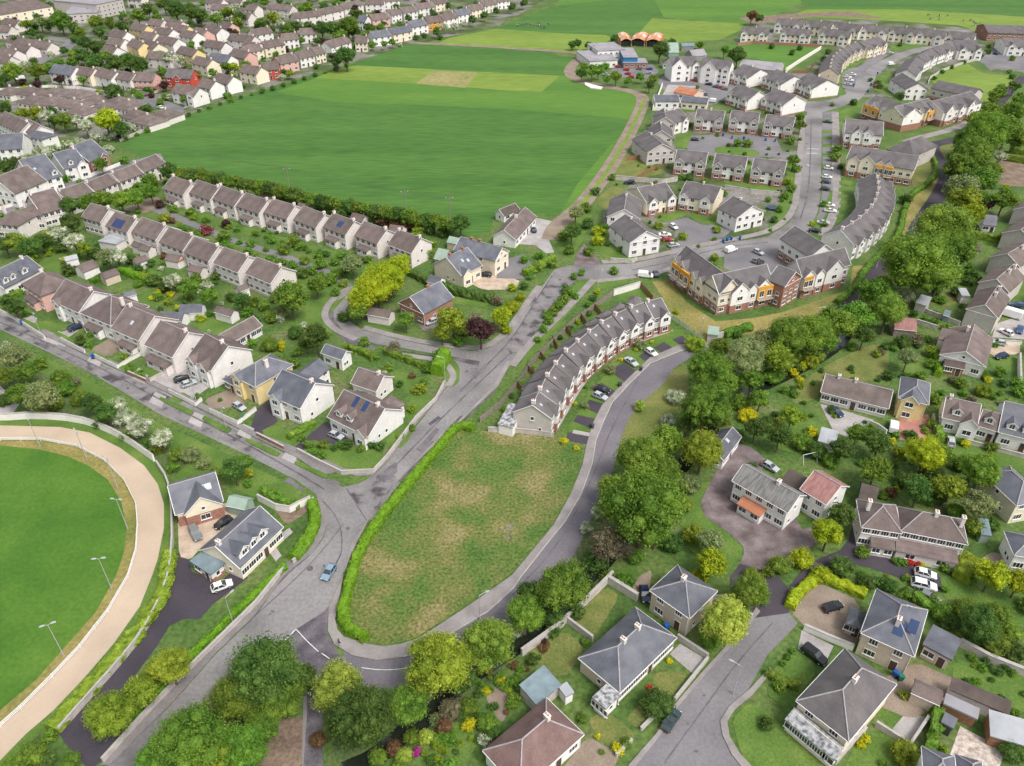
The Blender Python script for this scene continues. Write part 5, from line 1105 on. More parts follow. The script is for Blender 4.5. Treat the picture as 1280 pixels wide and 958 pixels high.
for A, B, C, d in [((776,50),(790,50),(778,41),'pale lean-to barn'),((789,49),(806,50),(790,37),'rusty round-roofed barn left of two'),((808,50),(826,51),(808,38),'rusty round-roofed barn right of two')]:
    a, b = P(*A, 4), P(*B, 4); a.z = b.z = 0; u = (b-a).normalized(); v = Vector((-u.y, u.x, 0)); L = (b-a).length; D = 20
    r = thing('barn', (a+b)/2, math.atan2(u.y, u.x)); n = 12; zz = [3.4+1.2*math.sin(PI*i/n) for i in range(n+1)]; xs = [-L/2+L*i/n for i in range(n+1)]
    vs = [(x, y, z) for y in (0, D) for x, z in zip(xs, zz)]; V, Fc = roof_solid(vs, [(i, i+1, n+2+i, n+1+i) for i in range(n)], .15); MB().add(V, Fc).build('roof', 'roof_rust', r)
    m = MB().box(-L/2, -L/2+.2, .1, D, 0, 4); m.box(L/2-.2, L/2, .1, D, 0, 4); m.add([(x, D-.2, z-.2) for x, z in zip(xs, zz)]+[(L/2, D-.2, 0), (-L/2, D-.2, 0)], [tuple(range(n+3))]); m.build('wall', 'roof_rust', r)
    for x in (-L/4, 0, L/4): MB().tube((x, .3, 0), (x, .3, 3.4+.9*math.sin(PI*(x/L+.5))), .12, .12, 6).build('post', 'metal_dark', r)
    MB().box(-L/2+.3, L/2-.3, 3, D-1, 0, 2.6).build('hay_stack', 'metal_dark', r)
    reg(r, d, 'in the farmyard behind the shops', 'barn')
for A, B, C, m, d in [((836,66),(849,66),(837,60),'mint','mint green polytunnel'),((866,71),(884,69),(868,66),'roof_flat','pale blue-grey low shed'),((852,58),(868,58),(853,56),'teal_sheet','long blue container')]:
    shed(A, B, C, ze=2.6, rm=m, wall=m if m == 'mint' else 'roof_flat', desc=d, zone='in the farmyard')
# --- right side near houses
zR = 'on the right side'
H((775,866),(846,797),(710,834), roof='h', ze=3.3, wall='beige', rm='slate', chim=[(.3,),(-.25,)], desc='long hipped slate bungalow', zone='with a glass sunroom at bottom centre', rise=3.0, nwin=8, name='bungalow')
H((742,876),(774,868),(737,862), roof='f', ze=3.0, wall='cream', rm='slate', desc='x', zone='', win=False) if 0 else None
H((740,872),(757,887),(752,849), roof='f', ze=3.0, wall='white', rm='glass_roof', desc='glass-roofed white sunroom', zone='at the end of the long slate bungalow', cat='conservatory', name='conservatory', nwin=3, door=False)
H((812,738),(862,773),(850,708), roof='h', ze=5.0, wall='beige', rm='slate', chim=[(-.1,)], desc='square hipped slate house', zone='behind the long slate bungalow', rise=2.4)
H((650,990),(730,918),(613,930), roof='h', ze=3.4, wall='white', rm='roof_pink', chim=[(.45,)], desc='pinkish tiled hipped house', zone='at the bottom edge', rise=3.2, name='bungalow')
shed((671,882),(702,856),(655,855), ze=2.5, roof='l', rm='teal_sheet', wall='garden_block', desc='blue-grey sheeted shed', zone='left of the long slate bungalow')
shed((707,872),(718,866),(700,858), ze=2.2, roof='f', rm='roof_light', wall='white', desc='tiny pale-roofed lean-to', zone='beside the long slate bungalow')
H((995,876),(1061,927),(1050,806), roof='h', ze=5.0, wall='cream', rm='grey', chim=[(.1,)], desc='large hipped grey-brown house', zone='with a sunroom along its front', rise=3.2)
H((981,899),(1043,951),(988,888), roof='l', ze=2.7, wall='cream', rm='glass_roof', desc='long glass-roofed sunroom', zone='in front of the large hipped house', cat='conservatory', name='conservatory', nwin=6, door=False, rise=.9)
H((1076,791),(1143,821),(1098,737), roof='h', ze=5.2, wall='beige', rm='slate', chim=[(.1,-2.2)], sky=[(.3,-.4,.8,1.0)], solar=[(.2,.3,1.5,2.0,'solar_blue'),(.62,.5,1.3,2.0,'solar_blue')], desc='hipped slate house with blue roof panels', zone='beside the brown gravel yard', rise=2.6, sidewin=True)
H((1153,806),(1190,826),(1162,779), roof='f', ze=3.0, wall='beige', rm='slate', desc='flat slate-coloured extension', zone='right of the house with blue roof panels', cat='extension')
H((1057,779),(1078,787),(1068,760), roof='h', ze=2.6, wall='beige', rm='slate', desc='small hipped porch wing', zone='left of the house with blue roof panels', cat='extension', rise=.8)
shed((1139,866),(1175,882),(1148,850), ze=2.4, rm='roof_brown', wall='beige', desc='brown pitched garden room', zone='below the house with blue roof panels')
shed((1187,862),(1262,894),(1192,849), ze=2.5, rm='roof_felt', wall='offwhite', roof='l', desc='long dark brown flat shed', zone='in the bottom right gardens'); shed((1179,880),(1222,900),(1183,868), ze=2.3, rm='roof_flat', wall='wood', roof='f', desc='grey flat-roofed shed', zone='below the long brown shed')
shed((1238,920),(1290,935),(1246,894), ze=2.4, rm='roof_light', wall='wood', roof='l', desc='shed with a pale ribbed roof', zone='at the bottom right edge'); shed((1176,903),(1192,912),(1180,890), ze=2.2, rm='roof_slate', wall='metal_dark', roof='f', desc='small dark shed', zone='beside the stone patio')
H((1155,972),(1197,985),(1166,937), roof='h', ze=5, wall='white', rm='slate', desc='slate roof corner of a house', zone='at the bottom edge near the patio'); H((1198,975),(1232,985),(1203,945), roof='h', ze=5, wall='white', rm='slate', desc='smaller slate roof', zone='at the bottom edge right of the other')
H((1026,490),(1111,511),(1031,466), roof='g', ze=2.9, wall='offwhite', rm='roof_brown', chim=[(-.65,),(-.1,)], nwin=7, desc='long grey-brown bungalow', zone='with a blue car outside', rise=2.2, name='bungalow')
H((1123,497),(1161,506),(1122,470), roof='h', ze=5, wall='yellow', rm='slate', bays=[(-.2,3.4)], desc='pale yellow house with a slate roof', zone='above the red paved drive', rise=2.0)
H((1178,522),(1222,532),(1181,497), roof='g', ze=3.6, wall='white', rm='brown', dorms=[(-.25,1.8)], bays=[(.55,3.4)], desc='white cottage with brown roof', zone='left end of the cottage row', chim=[(-.9,)])
H((1222,532),(1248,540),(1226,512), roof='g', ze=3.4, wall='white', rm='brown', dorms=[(-.1,1.8)], desc='narrow white cottage with brown roof', zone='middle of the cottage row')
H((1248,540),(1296,552),(1256,504), roof='g', ze=3.6, wall='white', rm='slate', dorms=[(-.4,1.8),(.5,2.2)], desc='white cottage with slate roof', zone='right end of the cottage row')
H((915,601),(985,641),(933,578), roof='g', ze=5, wall='white', rm='roof_ribbed', chim=[(.3,)], desc='white house with a ribbed grey roof', zone='on the mottled drive', rise=2.2, nwin=5, porch=(-.1, 5.0, 2.0, 'roof_orange'))
H((1000,611),(1033,631),(1053,603), roof='g', ze=5, wall='white', rm='roof_red', desc='white wing with a dull red roof', zone='beside the ribbed grey roof', rise=2.4, nwin=2, door=False)
H((975,602),(1003,618),(985,584), roof='g', ze=3.2, wall='white', rm='roof_felt', desc='low dark link roof', zone='between the ribbed and the red roofs', cat='extension')
H((1077,659),(1128,667),(1083,626), roof='h', ze=5, wall='offwhite', rm='roof_brown', chim=[(-.8,)], desc='left half of the long brown-grey semi', zone='above the dark drive', rise=2.6, porch=(.2,4,1.8,'brown'), nwin=4)
H((1126,664),(1210,681),(1134,636), roof='h', ze=5, wall='offwhite', rm='roof_brown', chim=[(0,),(.9,)], desc='right half of the long brown-grey semi', zone='above the dark drive', rise=2.6, nwin=7, porch=(-.12,10,2.4,'brown'))
H((1271,632),(1310,625),(1254,584), roof='h', ze=5, wall='cream', rm='slate', desc='slate-roofed house', zone='at the right edge beside the tall trees'); H((1268,694),(1310,700),(1258,664), roof='h', ze=4, wall='white', rm='slate', desc='slate-roofed building', zone='at the right edge below the tall trees')
H((905,576),(927,546),(897,542), roof='g', ze=2.8, wall='white', rm='slate', sky=[(.1,.5,.8,1.0)], desc='small white slate-roofed outhouse', zone='among the trees by the mottled drive', cat='outhouse')
shed((1072,627),(1094,633),(1083,604), ze=2.1, rm='roof_felt', wall='green_plastic', desc='dark green shed', zone='behind the long brown-grey semi')
shed((1022,552),(1044,558),(1030,535), ze=2.3, roof='f', rm='roof_light', wall='white', desc='white flat-roofed garage', zone='below the long grey-brown bungalow', cat='garage')
shed((1227,668),(1240,670),(1230,652), ze=2.2, roof='l', rm='teal_sheet', wall='mint', desc='pale blue lean-to shed', zone='right of the long brown-grey semi')
# right edge semis
gB = 'roughcast houses down the right edge'
for A, B, C in [((1266,262),(1305,272),(1278,236)),((1252,291),(1293,303),(1265,264)),((1237,321),(1275,334),(1247,300)),((1222,353),(1262,366),(1231,331)),((1207,386),(1248,398),(1219,361))]:
    H(A, B, C, roof='x', ze=5, wall='roughcast', rm='brown', chim=[(.1,.8),(.8,.8)], rise=2.6, win=False, desc='roughcast house with brown-grey roof', zone='in the stepped right-edge row', name='semi_detached_house', group=gB, axis='y')
H((1196,410),(1237,420),(1205,388), roof='x', ze=5, wall='roughcast', rm='roof_brown', rise=2.2, desc='grey roughcast gable house', zone='lowest of the stepped row at the right edge') if 0 else None
H((1174,443),(1233,459),(1190,411), roof='x', ze=3.6, wall='white', rm='brown', rise=2.6, chim=[(.6,-1)], solar=[(-.6,.2,3,2,'solar')] if 0 else [], desc='white gabled house with skylights', zone='below the stepped row at the right edge')
shed((1173,424),(1198,430),(1178,412), ze=3, rm='brown', wall='cream', desc='brown-roofed rear wing', zone='behind the white gabled house with skylights', cat='extension')
shed((1118,411),(1146,414),(1121,398), ze=2.4, rm='roof_red', wall='timber_grey', desc='red-roofed garden shed', zone='among the trees on the right'); shed((1144,379),(1158,383),(1153,369), ze=2.4, roof='f', rm='roof_light', wall='garden_block', desc='white-roofed block garage', zone='behind the red-roofed shed')
shed((1202,370),(1213,371),(1206,361), ze=2.3, roof='f', rm='roof_light', wall='offwhite', desc='small white-roofed lean-to', zone='beside the stepped row at the right edge'); shed((1229,281),(1246,283),(1232,272), ze=2.6, roof='g', rm='roof_slate', wall='white', desc='white garden house with a slate roof', zone='beside the stepped row at the right edge', win=True)
shed((1180,457),(1206,462),(1184,450), ze=2.3, rm='roof_felt', wall='wood', desc='brown timber summer house', zone='below the white gabled house', win=True); shed((1179,394),(1187,396),(1181,388), ze=1.8, rm='teal_sheet', wall='teal_sheet', desc='pale blue playhouse', zone='on the long grey patio')
shed((1215,250),(1228,252),(1218,245), ze=2.4, rm='roof_light', wall='offwhite', desc='pale outbuilding', zone='at the top of the stepped right row'); shed((1215,312),(1226,314),(1216,306), ze=2.2, rm='roof_brown', wall='beige', desc='beige garden shed', zone='beside the stepped row at the right edge')
# --- far top-left town
zFL = 'in the far left suburb'; gF = 'far suburban houses'
FAR = '''134 45 153 48 white;160 36 178 40 yellow;183 31 200 33 offwhite;200 30 222 35 cream;172 47 190 50 cream;190 41 210 45 white;208 36 230 41 yellow;131 55 150 58 white;124 65 140 68 white;158 56 172 62 yellow;175 56 190 63 cream;193 52 216 57 white;223 45 240 49 white;238 42 252 46 pink;252 37 270 43 white;272 34 284 37 pink;181 73 212 76 offwhite;219 66 240 71 yellow;252 58 276 62 white;283 50 313 54 offwhite;285 69 305 74 pink;238 79 258 84 cream;300 60 320 63 offwhite;264 101 284 106 white;298 90 320 94 cream;245 108 262 112 white;140 98 162 102 offwhite;112 93 138 100 white;88 92 112 96 cream'''
for s in FAR.split(';'):
    q = s.split(); A, B = (float(q[0]), float(q[1])), (float(q[2]), float(q[3]))
    H(A, B, depth=9, wall=q[4], rm='brown', chim=[(.9,)], desc=f'{dict(offwhite="off-white",white="white",cream="cream",yellow="yellow",pink="pink")[q[4]]} brown-roofed house', zone=zFL, group=gF, nwin=3, sidewin=False)
H((205,97),(238,99), depth=10, wall='redpaint', rm='grey', nwin=4, desc='bright red house', zone='in the far left suburb', bays=[(0,4)]); H((213,115),(242,121), depth=9, wall='white', rm='brown', nwin=4, desc='large white house with annex', zone='beside the upper left field corner', bays=[(.7,4)])
H((164,101),(191,102), depth=9, wall='pink', rm='brown', nwin=4, desc='pinkish brick house with porch', zone='above the bungalow estate', brick=2.4); H((60,91),(88,95), depth=10, wall='white', rm='slate', nwin=4, desc='white slate-roofed house', zone='above the bungalow estate'); H((258,75),(283,79), depth=9, wall='white', rm='slate', nwin=3, desc='white house with a grey-blue roof', zone=zFL)
for s in '15 117 42 121;20 128 45 132;48 118 72 122;42 130 66 133;74 120 100 124;70 133 96 137;80 141 104 145;100 127 124 131;108 137 130 141;140 134 160 139;148 146 170 151;160 152 186 158;185 146 208 150;-8 117 12 120;128 128 146 133'.split(';'):
    q = [float(v) for v in s.split()]; H((q[0],q[1]),(q[2],q[3]), depth=11, ze=2.8, roof='h', wall='offwhite', rm='brown', chim=[(0,)], rise=2.6, desc='brown hip-roofed bungalow', zone='in the bungalow estate left of the field', group='hip-roofed bungalows', name='bungalow', nwin=4, sidewin=False)
for s in '-8 40 10 41;5 52 24 56;22 57 46 60;-5 68 14 72;10 62 32 66;30 58 58 62;-10 78 8 80;0 30 18 33'.split(';'):
    q = [float(v) for v in s.split()]; H((q[0],q[1]),(q[2],q[3]), depth=9, ze=4, roof='g', wall='offwhite', rm='brown', chim=[(.9,)], desc='small brown-roofed house', zone='at the far left edge', group=gF, nwin=3, sidewin=False)
# white semis and gabled villas at the left edge
H((-6,152),(24,167),(8,138), wall='white', rm='brown', roof='g', desc='white semi', zone='at the left edge beside the blossom trees', chim=[(.9,)]); H((18,158),(40,169),(32,146), wall='white', rm='brown', roof='g', desc='brown-roofed white semi end', zone='beside the blossom trees'); H((29,170),(52,175),(38,161), wall='white', rm='slate', roof='h', desc='white slate-topped house', zone='beside the blossom trees', rise=1.6); H((-4,188),(28,186),(-2,176), wall='white', rm='slate', roof='g', desc='white house with a dark roof', zone='at the left edge below the blossom trees')
H((-20,236),(18,243),(0,216), wall='white', rm='brown', roof='x', desc='white gabled villa', zone='at the left edge of the villa row'); H((46,229),(78,220),(38,209), wall='white', rm='slate', roof='g', dorms=[(.6,2)], sky=[(-.4,.5,.8,.8)], desc='slate-roofed villa', zone='left of the three in the villa row'); H((80,212),(108,205),(68,200), wall='white', rm='slate', roof='g', bays=[(.6,4)], dorms=[(-.2,1.6)], desc='slate-roofed villa with a white gable', zone='middle of the villa row', chim=[(.95,)]); H((112,203),(137,193),(106,185), wall='wall_brick', rm='slate', roof='g', bays=[(.3,3.6)], desc='slate-roofed brick-fronted villa', zone='right of the villa row', chim=[(-.95,)])
for i, (A, B, C) in enumerate([((-30,290),(-8,283),(-40,280)),((-8,280),(22,283),(4,263)),((22,271),(52,270),(30,256)),((52,268),(84,259),(46,250)),((84,252),(117,240),(74,243)),((119,240),(148,228),(108,232)),((150,228),(180,217),(140,220)),((180,216),(208,204),(170,207))]):
    H(A, B, C, wall='offwhite', rm='brown', roof='g' if i > 2 else 'h', chim=[(-.97,)], desc='off-white brown-roofed house', zone='in the diagonal row left of the crescent', name='semi_detached_house', group='diagonal row at left', nwin=4)
H((0,255),(0.1,255), depth=1) if 0 else None
# top middle town edge
TOPM = '332 11 362 14 offwhite brown;369 24 402 20 offwhite brown;402 19 430 13 offwhite brown;431 12 455 6 offwhite brown;456 6 480 6 white brown;318 45 342 41 white brown;331 61 357 56 cream brown;354 51 374 49 white brown;375 44 396 43 white brown;310 67 330 62 cream brown;350 81 374 76 pink brown;375 74 394 70 white brown;395 69 408 66 cream brown;414 60 440 53 white brown;443 54 459 54 cream brown;445 27 456 28 white slate;466 26 488 23 pink brown;490 20 503 17 white brown;466 48 490 45 white slate;492 44 516 39 cream slate;515 35 536 31 white slate;555 26 573 22 white brown;573 20 590 17 white slate;590 14 606 11 cream brown;606 8 622 5 offwhite brown;622 3 638 1 white brown;505 17 523 14 white brown;524 12 543 9 white brown;545 6 562 3 cream brown;478 3 500 1 white brown'
for s in TOPM.split(';'):
    q = s.split(); A, B = (float(q[0]), float(q[1])), (float(q[2]), float(q[3]))
    H(A, B, depth=9, wall=q[4], rm=q[5], chim=[(.9,)], desc=f'{q[4].replace("off","off-")} house with {dict(brown="brown",slate="blue-grey")[q[5]]} roof', zone='beyond the big field', group=gF, nwin=3, sidewin=True)
H((535,29),(553,27), depth=9, wall='orange', rm='brown', nwin=3, desc='bright orange house', zone='at the far edge of the big field'); H((326,88),(349,87), depth=9, wall='redpaint', rm='brown', nwin=3, desc='white house with a red gable', zone='at the upper left edge of the big field')
# industrial sheds
H((-30,24),(66,8),(-30,10), roof='g', ze=6, wall='cream', rm='roof_brown', rise=3, desc='long cream warehouse', zone='in the top left corner', cat='warehouse', name='warehouse', nwin=9, door=False)
H((80,18),(121,16),(84,4), roof='f', ze=6, wall='roughcast', rm='roof_flat', desc='low grey industrial unit', zone='beside the long cream warehouse', cat='warehouse', name='warehouse', nwin=5, door=False); H((120,6),(154,-1),(112,-8), roof='f', ze=9, wall='grey', rm='roof_flat', desc='tall grey office block', zone='right of the industrial unit', cat='office building', name='office_building', nwin=6, door=False, storeys=3)
for s in '255 4 275 6;262 12 284 13;158 0 176 1;284 3 300 5;300 12 318 14;20 2 44 0;290 22 310 24'.split(';'):
    q = [float(v) for v in s.split()]; H((q[0],q[1]),(q[2],q[3]), depth=9, wall='offwhite', rm='brown', desc='off-white house', zone='at the very top left', group=gF, nwin=3, sidewin=False)
# ------------------------------------------------------------ trees and shrubs
gt = 'trees and shrubs'
trees('335 840 46 D;296 872 32 M;350 872 30 M;240 928 46 G;300 935 34 G;328 906 24 G;272 878 20 S;285 905 16 B;195 950 28 G;270 960 34 O;376 850 20 D', 'in the clump beside the bottom main road')
trees('422 860 35 L;455 895 42 D;507 880 28 M;548 830 44 O;608 806 34 M;532 860 13 W;563 888 15 B;586 882 12 M;575 850 22 D;425 905 16 D;398 925 10 T', 'below the end of the new road', axis='x')
trees('586 907 9 Y;555 908 11 T;492 935 10 T;505 945 10 L;472 947 11 M;604 925 9 W;610 903 13 M;626 851 6 Y;608 864 6 Y;521 941 6 K;545 900 9 S;532 922 10 L;515 922 11 M;500 960 10 G;640 880 8 G;618 915 10 D;575 893 8 D;560 925 9 G', 'in the colourful garden at bottom centre')
trees('212 833 25 O;172 868 23 O;137 895 29 O;190 850 16 M', 'between the dark drive and the main road')
trees('62 921 9 G;38 945 18 M;88 951 11 G;14 960 14 G;60 950 10 D', 'in the bottom left corner')
trees('805 632 54 G;802 572 34 M;828 592 24 M;838 550 23 G;878 563 28 O;882 508 34 M;762 680 28 B;747 641 9 W;733 661 9 W;702 735 34 M;657 768 26 M;645 786 12 W;795 696 11 G;862 606 14 S;868 668 14 O;887 674 18 S;889 704 20 U;845 497 11 W;835 526 10 W;908 512 6 W;800 508 8 L;891 575 8 W;935 520 11 Y;925 503 12 G;888 463 28 G;932 447 28 S;905 480 20 G;900 525 15 M;950 500 14 G;860 530 14 D;780 640 20 G;820 665 20 M;745 700 16 D;840 680 14 D;855 630 12 M;765 610 20 M;905 545 9 M;945 535 16 D;920 545 10 D;690 770 16 D;665 745 20 D;720 765 12 D;870 430 12 O;900 435 16 M', 'in the stream woodland by the new road', axis='y')
trees('985 420 27 M;1017 416 26 G;975 447 22 O;1050 406 23 M;1072 396 22 G;1110 388 25 M;1095 366 22 G;1131 371 13 W;1150 330 46 G;1180 283 34 M;1172 261 8 W;1193 308 26 G;1215 268 18 U;1200 295 18 M;1148 350 18 M;1175 345 22 M;1140 318 8 W;955 425 18 S;990 445 12 M;1035 430 14 G;1015 452 10 O;1080 420 14 D;1180 320 20 D;1105 352 10 M;1205 320 12 M;965 470 12 G;992 466 6 Y;1005 456 5 Y;1000 475 5 Y;940 475 16 M;955 450 14 M;1022 445 10 M;1130 345 12 S', 'in the woodland beside the footpath', axis='y')
trees('1202 212 22 M;1200 237 22 S;1215 192 26 M;1233 165 28 G;1260 160 20 M;1250 196 9 W;1225 225 22 G;1255 250 16 M;1205 248 20 O;1240 142 15 G;1268 140 16 G;1198 200 16 D;1205 178 14 G;1235 256 9 P;1258 232 5 U c;1240 215 14 M;1198 248 12 G;1270 175 14 M;1220 150 12 M;1275 125 10 G;1250 118 8 M;1268 108 8 D;1205 218 16 D;1225 250 12 G;1245 118 8 G', 'in the upper right woodland', axis='y')
trees('1135 447 14 S;1128 428 11 D;1140 446 7 Y;1147 425 9 B;1110 470 8 D;1130 470 5 D;1150 470 8 M;1100 440 6 B;1165 440 9 O;1163 455 7 G;1190 475 6 B;1230 468 6 M;1170 365 6 D;1195 365 8 D;1210 352 8 D;1225 430 4 M;1245 432 4 G;1250 465 8 G;1272 478 8 G;1235 475 5 Y;1202 290 8 D;1217 345 8 D;1230 470 5 D;1190 432 5 O;1182 425 5 D', 'in the gardens below the stepped row')
trees('990 520 15 O;970 528 5 Y;1015 541 8 Y;1003 553 14 M;975 546 16 D;1021 563 13 D;1052 562 17 D;1072 543 15 M;1100 553 19 D;1095 587 21 G;1125 566 9 U;1115 552 5 Y;1157 567 25 U;1186 608 22 O;1227 588 27 G;1222 632 20 S;1150 612 20 D;1135 600 14 D;1221 660 14 M;1053 643 17 D;1113 615 8 T;1120 611 5 Y o;1180 570 16 M;1195 640 12 M;1165 590 14 D;1207 555 6 Y;1200 580 12 M;1172 620 12 D;1240 560 8 M;1253 600 10 D;1140 545 8 D;1105 620 6 M;1085 620 8 M;1040 575 12 M;960 530 12 D;1200 480 8 M;1215 500 6 B;1170 500 8 G;1165 530 7 G;1230 488 10 O;1275 490 9 G;1255 480 6 D;1265 640 8 D;1240 655 10 D;940 585 8 D', 'in the gardens on the right')
trees('1036 666 21 U;1002 698 14 U;975 706 13 M;1053 709 15 D;1027 718 12 U;1079 691 9 M;1137 703 5 R;1148 706 4 R;1173 703 7 U;1122 702 6 G;1130 704 5 G;1240 718 21 U;1274 728 18 U;1211 704 13 O;1212 722 9 G;1180 708 8 M;1152 707 4 Y;938 738 24 M;922 750 12 G;940 718 10 O;960 715 8 M;907 777 32 L;890 800 12 G;875 722 12 U;930 765 10 M;985 705 8 S;950 745 12 M', 'around the dark drives on the right')
trees('1226 780 25 D;1243 802 19 M;1178 765 13 G;1188 780 12 D;1133 744 7 G;1145 748 7 G;1112 732 10 D;1084 728 11 D;1266 814 15 D;1207 762 16 M;1244 770 18 M;1262 790 14 M;1165 752 8 G;1100 728 8 D;1195 795 8 M;1215 800 10 D', 'in the shrub bank at the right')
trees('975 859 8 G;979 828 5 G c;985 820 5 G c;991 812 5 G c;1130 869 7 L;1132 941 18 O;1081 923 6 Y;1076 931 6 Y;1268 940 15 D;1168 915 6 G;1160 940 8 G;958 905 9 D;1105 955 6 M;1270 892 6 M;1240 850 4 D', 'in the bottom right gardens')
trees('822 880 20 D;811 859 4 R;732 803 6 M;690 789 9 D;680 801 5 P;647 857 6 G;642 874 9 G;772 937 8 Y;783 930 8 G;727 899 7 G;747 921 4 Y;664 826 8 D;782 726 11 G;740 735 8 D;837 826 4 Y;650 835 6 M;700 905 5 D;785 860 3 Y;760 720 8 M;752 940 4 M', 'around the long slate bungalow')
trees('454 374 21 U;466 361 24 U;480 349 24 U;493 338 20 U;502 328 13 U;462 350 14 U;472 368 16 U;488 352 16 U;447 389 13 G;507 400 12 G;566 402 21 O;552 416 12 O;572 428 8 G;601 411 21 P;628 396 15 U;640 384 10 U;622 376 8 B;594 398 8 B;580 412 10 M;632 412 8 U', 'inside the crescent road')
trees('362 371 23 M;395 357 13 M;440 331 14 S;415 345 8 M;354 313 8 M;367 302 9 M;380 326 7 G;401 330 8 G;425 321 6 G;450 327 6 P;407 318 5 D;386 314 4 M;350 390 10 S;345 372 8 S;425 342 7 M;378 342 8 D;410 352 8 M;338 395 9 M;350 398 6 W;330 383 8 M;430 355 6 O;420 366 6 M;332 312 4 M', 'on the green beside the crescent road')
trees('535 317 9 G;522 291 8 O;505 291 5 P;575 279 13 D;560 288 9 D;395 422 18 D;370 416 10 D;337 431 11 M;352 432 7 Y o;492 436 9 B;340 398 8 M;384 425 10 D;430 397 8 D;360 345 8 M;545 450 8 G o;535 460 8 G;551 443 8 G;525 487 8 O;540 305 6 O;548 333 5 D;380 407 5 W;315 430 7 G;350 450 7 G;365 455 9 G;372 440 7 M;300 448 5 G;470 447 5 G;485 460 7 M;515 470 5 T;500 480 5 D;530 478 6 M;455 428 7 G', 'behind the corner house gardens')
trees('88 257 13 D;89 279 14 D;112 254 14 G;131 250 14 G;150 251 14 G;170 247 13 G;188 240 12 G;62 296 10 O;70 292 12 W;92 301 14 W;107 311 10 O;134 321 13 S;146 322 12 W;37 310 14 D;19 303 14 M;6 306 12 D;52 301 12 D;85 338 9 D;42 322 9 M;120 318 9 D;78 310 8 D;163 325 8 D;173 335 6 D;60 310 8 M;192 234 8 M;30 325 7 G;95 320 6 M', 'in the thicket behind the diagonal row')
trees('235 361 13 G;215 352 11 W;262 370 12 G;258 358 7 W;192 351 10 D;258 288 8 Q;282 280 7 P;207 273 8 O;279 296 9 G;314 305 6 G;238 266 7 M;172 264 4 M;200 256 6 P;226 285 5 M;300 303 4 G;302 376 12 D;290 372 8 D;315 378 9 M;245 350 9 M;225 358 8 D;205 360 8 D;180 345 7 O;188 330 6 D;205 320 5 T;217 262 6 M;265 262 5 M;245 255 4 D;292 268 4 D;320 292 5 M;232 290 5 D;250 297 4 M;270 305 4 M;290 312 4 M;320 320 4 M;243 272 5 O;210 378 6 O;222 385 4 Y;232 382 6 D;200 388 5 D;250 398 6 U;262 392 5 D;197 372 6 M;175 355 5 M;330 270 4 D;345 283 4 M;270 345 7 D;310 390 8 G;320 400 6 D;335 340 4 D', 'between the two brown-roofed rows')
trees('20 448 20 S;32 466 14 M;75 473 12 M;10 436 9 W;5 470 13 M;50 455 9 G;18 385 12 D;60 383 5 M;100 426 8 D;125 413 8 M;155 446 5 O;162 461 6 M;175 467 6 M;33 392 5 G;115 418 5 M;8 375 8 D;145 408 5 M;110 432 5 G;237 478 4 G;247 495 4 M;275 500 3 M', 'along the straight road at left', axis='x')
trees('50 496 22 S;25 494 17 M;82 486 12 G;115 503 14 D;133 516 15 D;147 506 10 W;156 522 13 W;175 533 15 W;200 548 15 W;198 561 9 O;238 568 12 S;292 587 17 D;270 592 9 M;220 568 10 M;305 577 10 G;100 498 12 M;70 505 10 M;125 530 8 D;95 478 7 B;180 555 8 D;255 580 9 S;310 592 8 O;160 545 8 G;216 585 8 G;310 605 6 G;330 612 6 G;5 500 10 D;50 515 8 M;345 618 6 G', 'in the scrub between track and road')
trees('390 566 6 G;402 568 7 G;403 556 7 M;435 556 8 D;475 558 7 D;452 561 6 M;385 556 6 M;418 560 5 D;462 556 7 D;500 545 5 O;515 535 5 M;427 556 6 G;378 548 5 M;515 512 6 O;460 470 5 T;480 468 5 W', 'around the corner house lawn')
# far left suburb
trees('75 26 13 G;50 28 9 S;32 31 8 M;107 53 11 D;120 59 10 D;105 71 11 D;125 41 9 D;120 28 10 M;137 31 8 M;172 20 9 G;220 13 13 D;237 14 13 D;250 19 10 D;270 23 9 M;295 29 9 M;15 89 12 G;45 89 12 M;28 103 5 P;47 107 6 P;75 100 7 P;90 103 5 P;102 99 6 G;142 115 12 D;145 79 12 D;160 76 12 D;175 81 12 D;118 78 12 D;195 60 6 G;250 67 7 M;283 84 8 M;292 84 8 U;246 95 7 M;206 111 6 P;206 122 5 M;232 127 6 M;185 137 8 D;131 150 19 U;152 161 11 D;121 172 8 W;137 171 7 W;106 158 10 W;93 151 9 W;78 150 12 M;58 146 10 W;66 152 8 D;45 141 9 O;29 142 9 O;7 136 10 D;70 131 5 Y;127 124 5 D;84 184 9 W;100 178 6 W;66 187 9 W;50 194 11 W;33 198 8 W;22 206 12 D;8 209 12 D;136 187 6 W;126 206 9 M;155 201 6 G;85 223 6 G;100 228 5 G;174 236 9 G;186 227 11 G;160 243 8 G;40 205 10 D;165 160 6 W;20 145 8 G;190 70 6 M;210 74 8 W;225 76 7 W;130 70 8 M;90 78 7 G;60 83 6 G;180 98 5 D;265 90 6 G;305 80 6 G;5 100 8 D;40 40 6 D;110 15 5 D;150 33 8 D;160 26 6 B;260 35 6 P;288 40 6 P;240 60 5 G;312 68 5 D;120 100 4 D;60 30 8 D;20 50 7 D;90 35 9 D;100 42 8 M;185 12 9 D;195 25 7 M;285 15 9 M;300 22 8 D;310 8 8 D;205 5 10 D;330 2 6 M;180 142 6 D;118 130 5 G;95 122 5 D;75 113 4 D;30 112 5 U;200 128 5 M;240 104 4 D;282 120 4 D;300 110 3 D;155 135 4 D;175 120 5 G;190 113 4 P;160 110 4 G', 'in the far left suburb', group=gt)
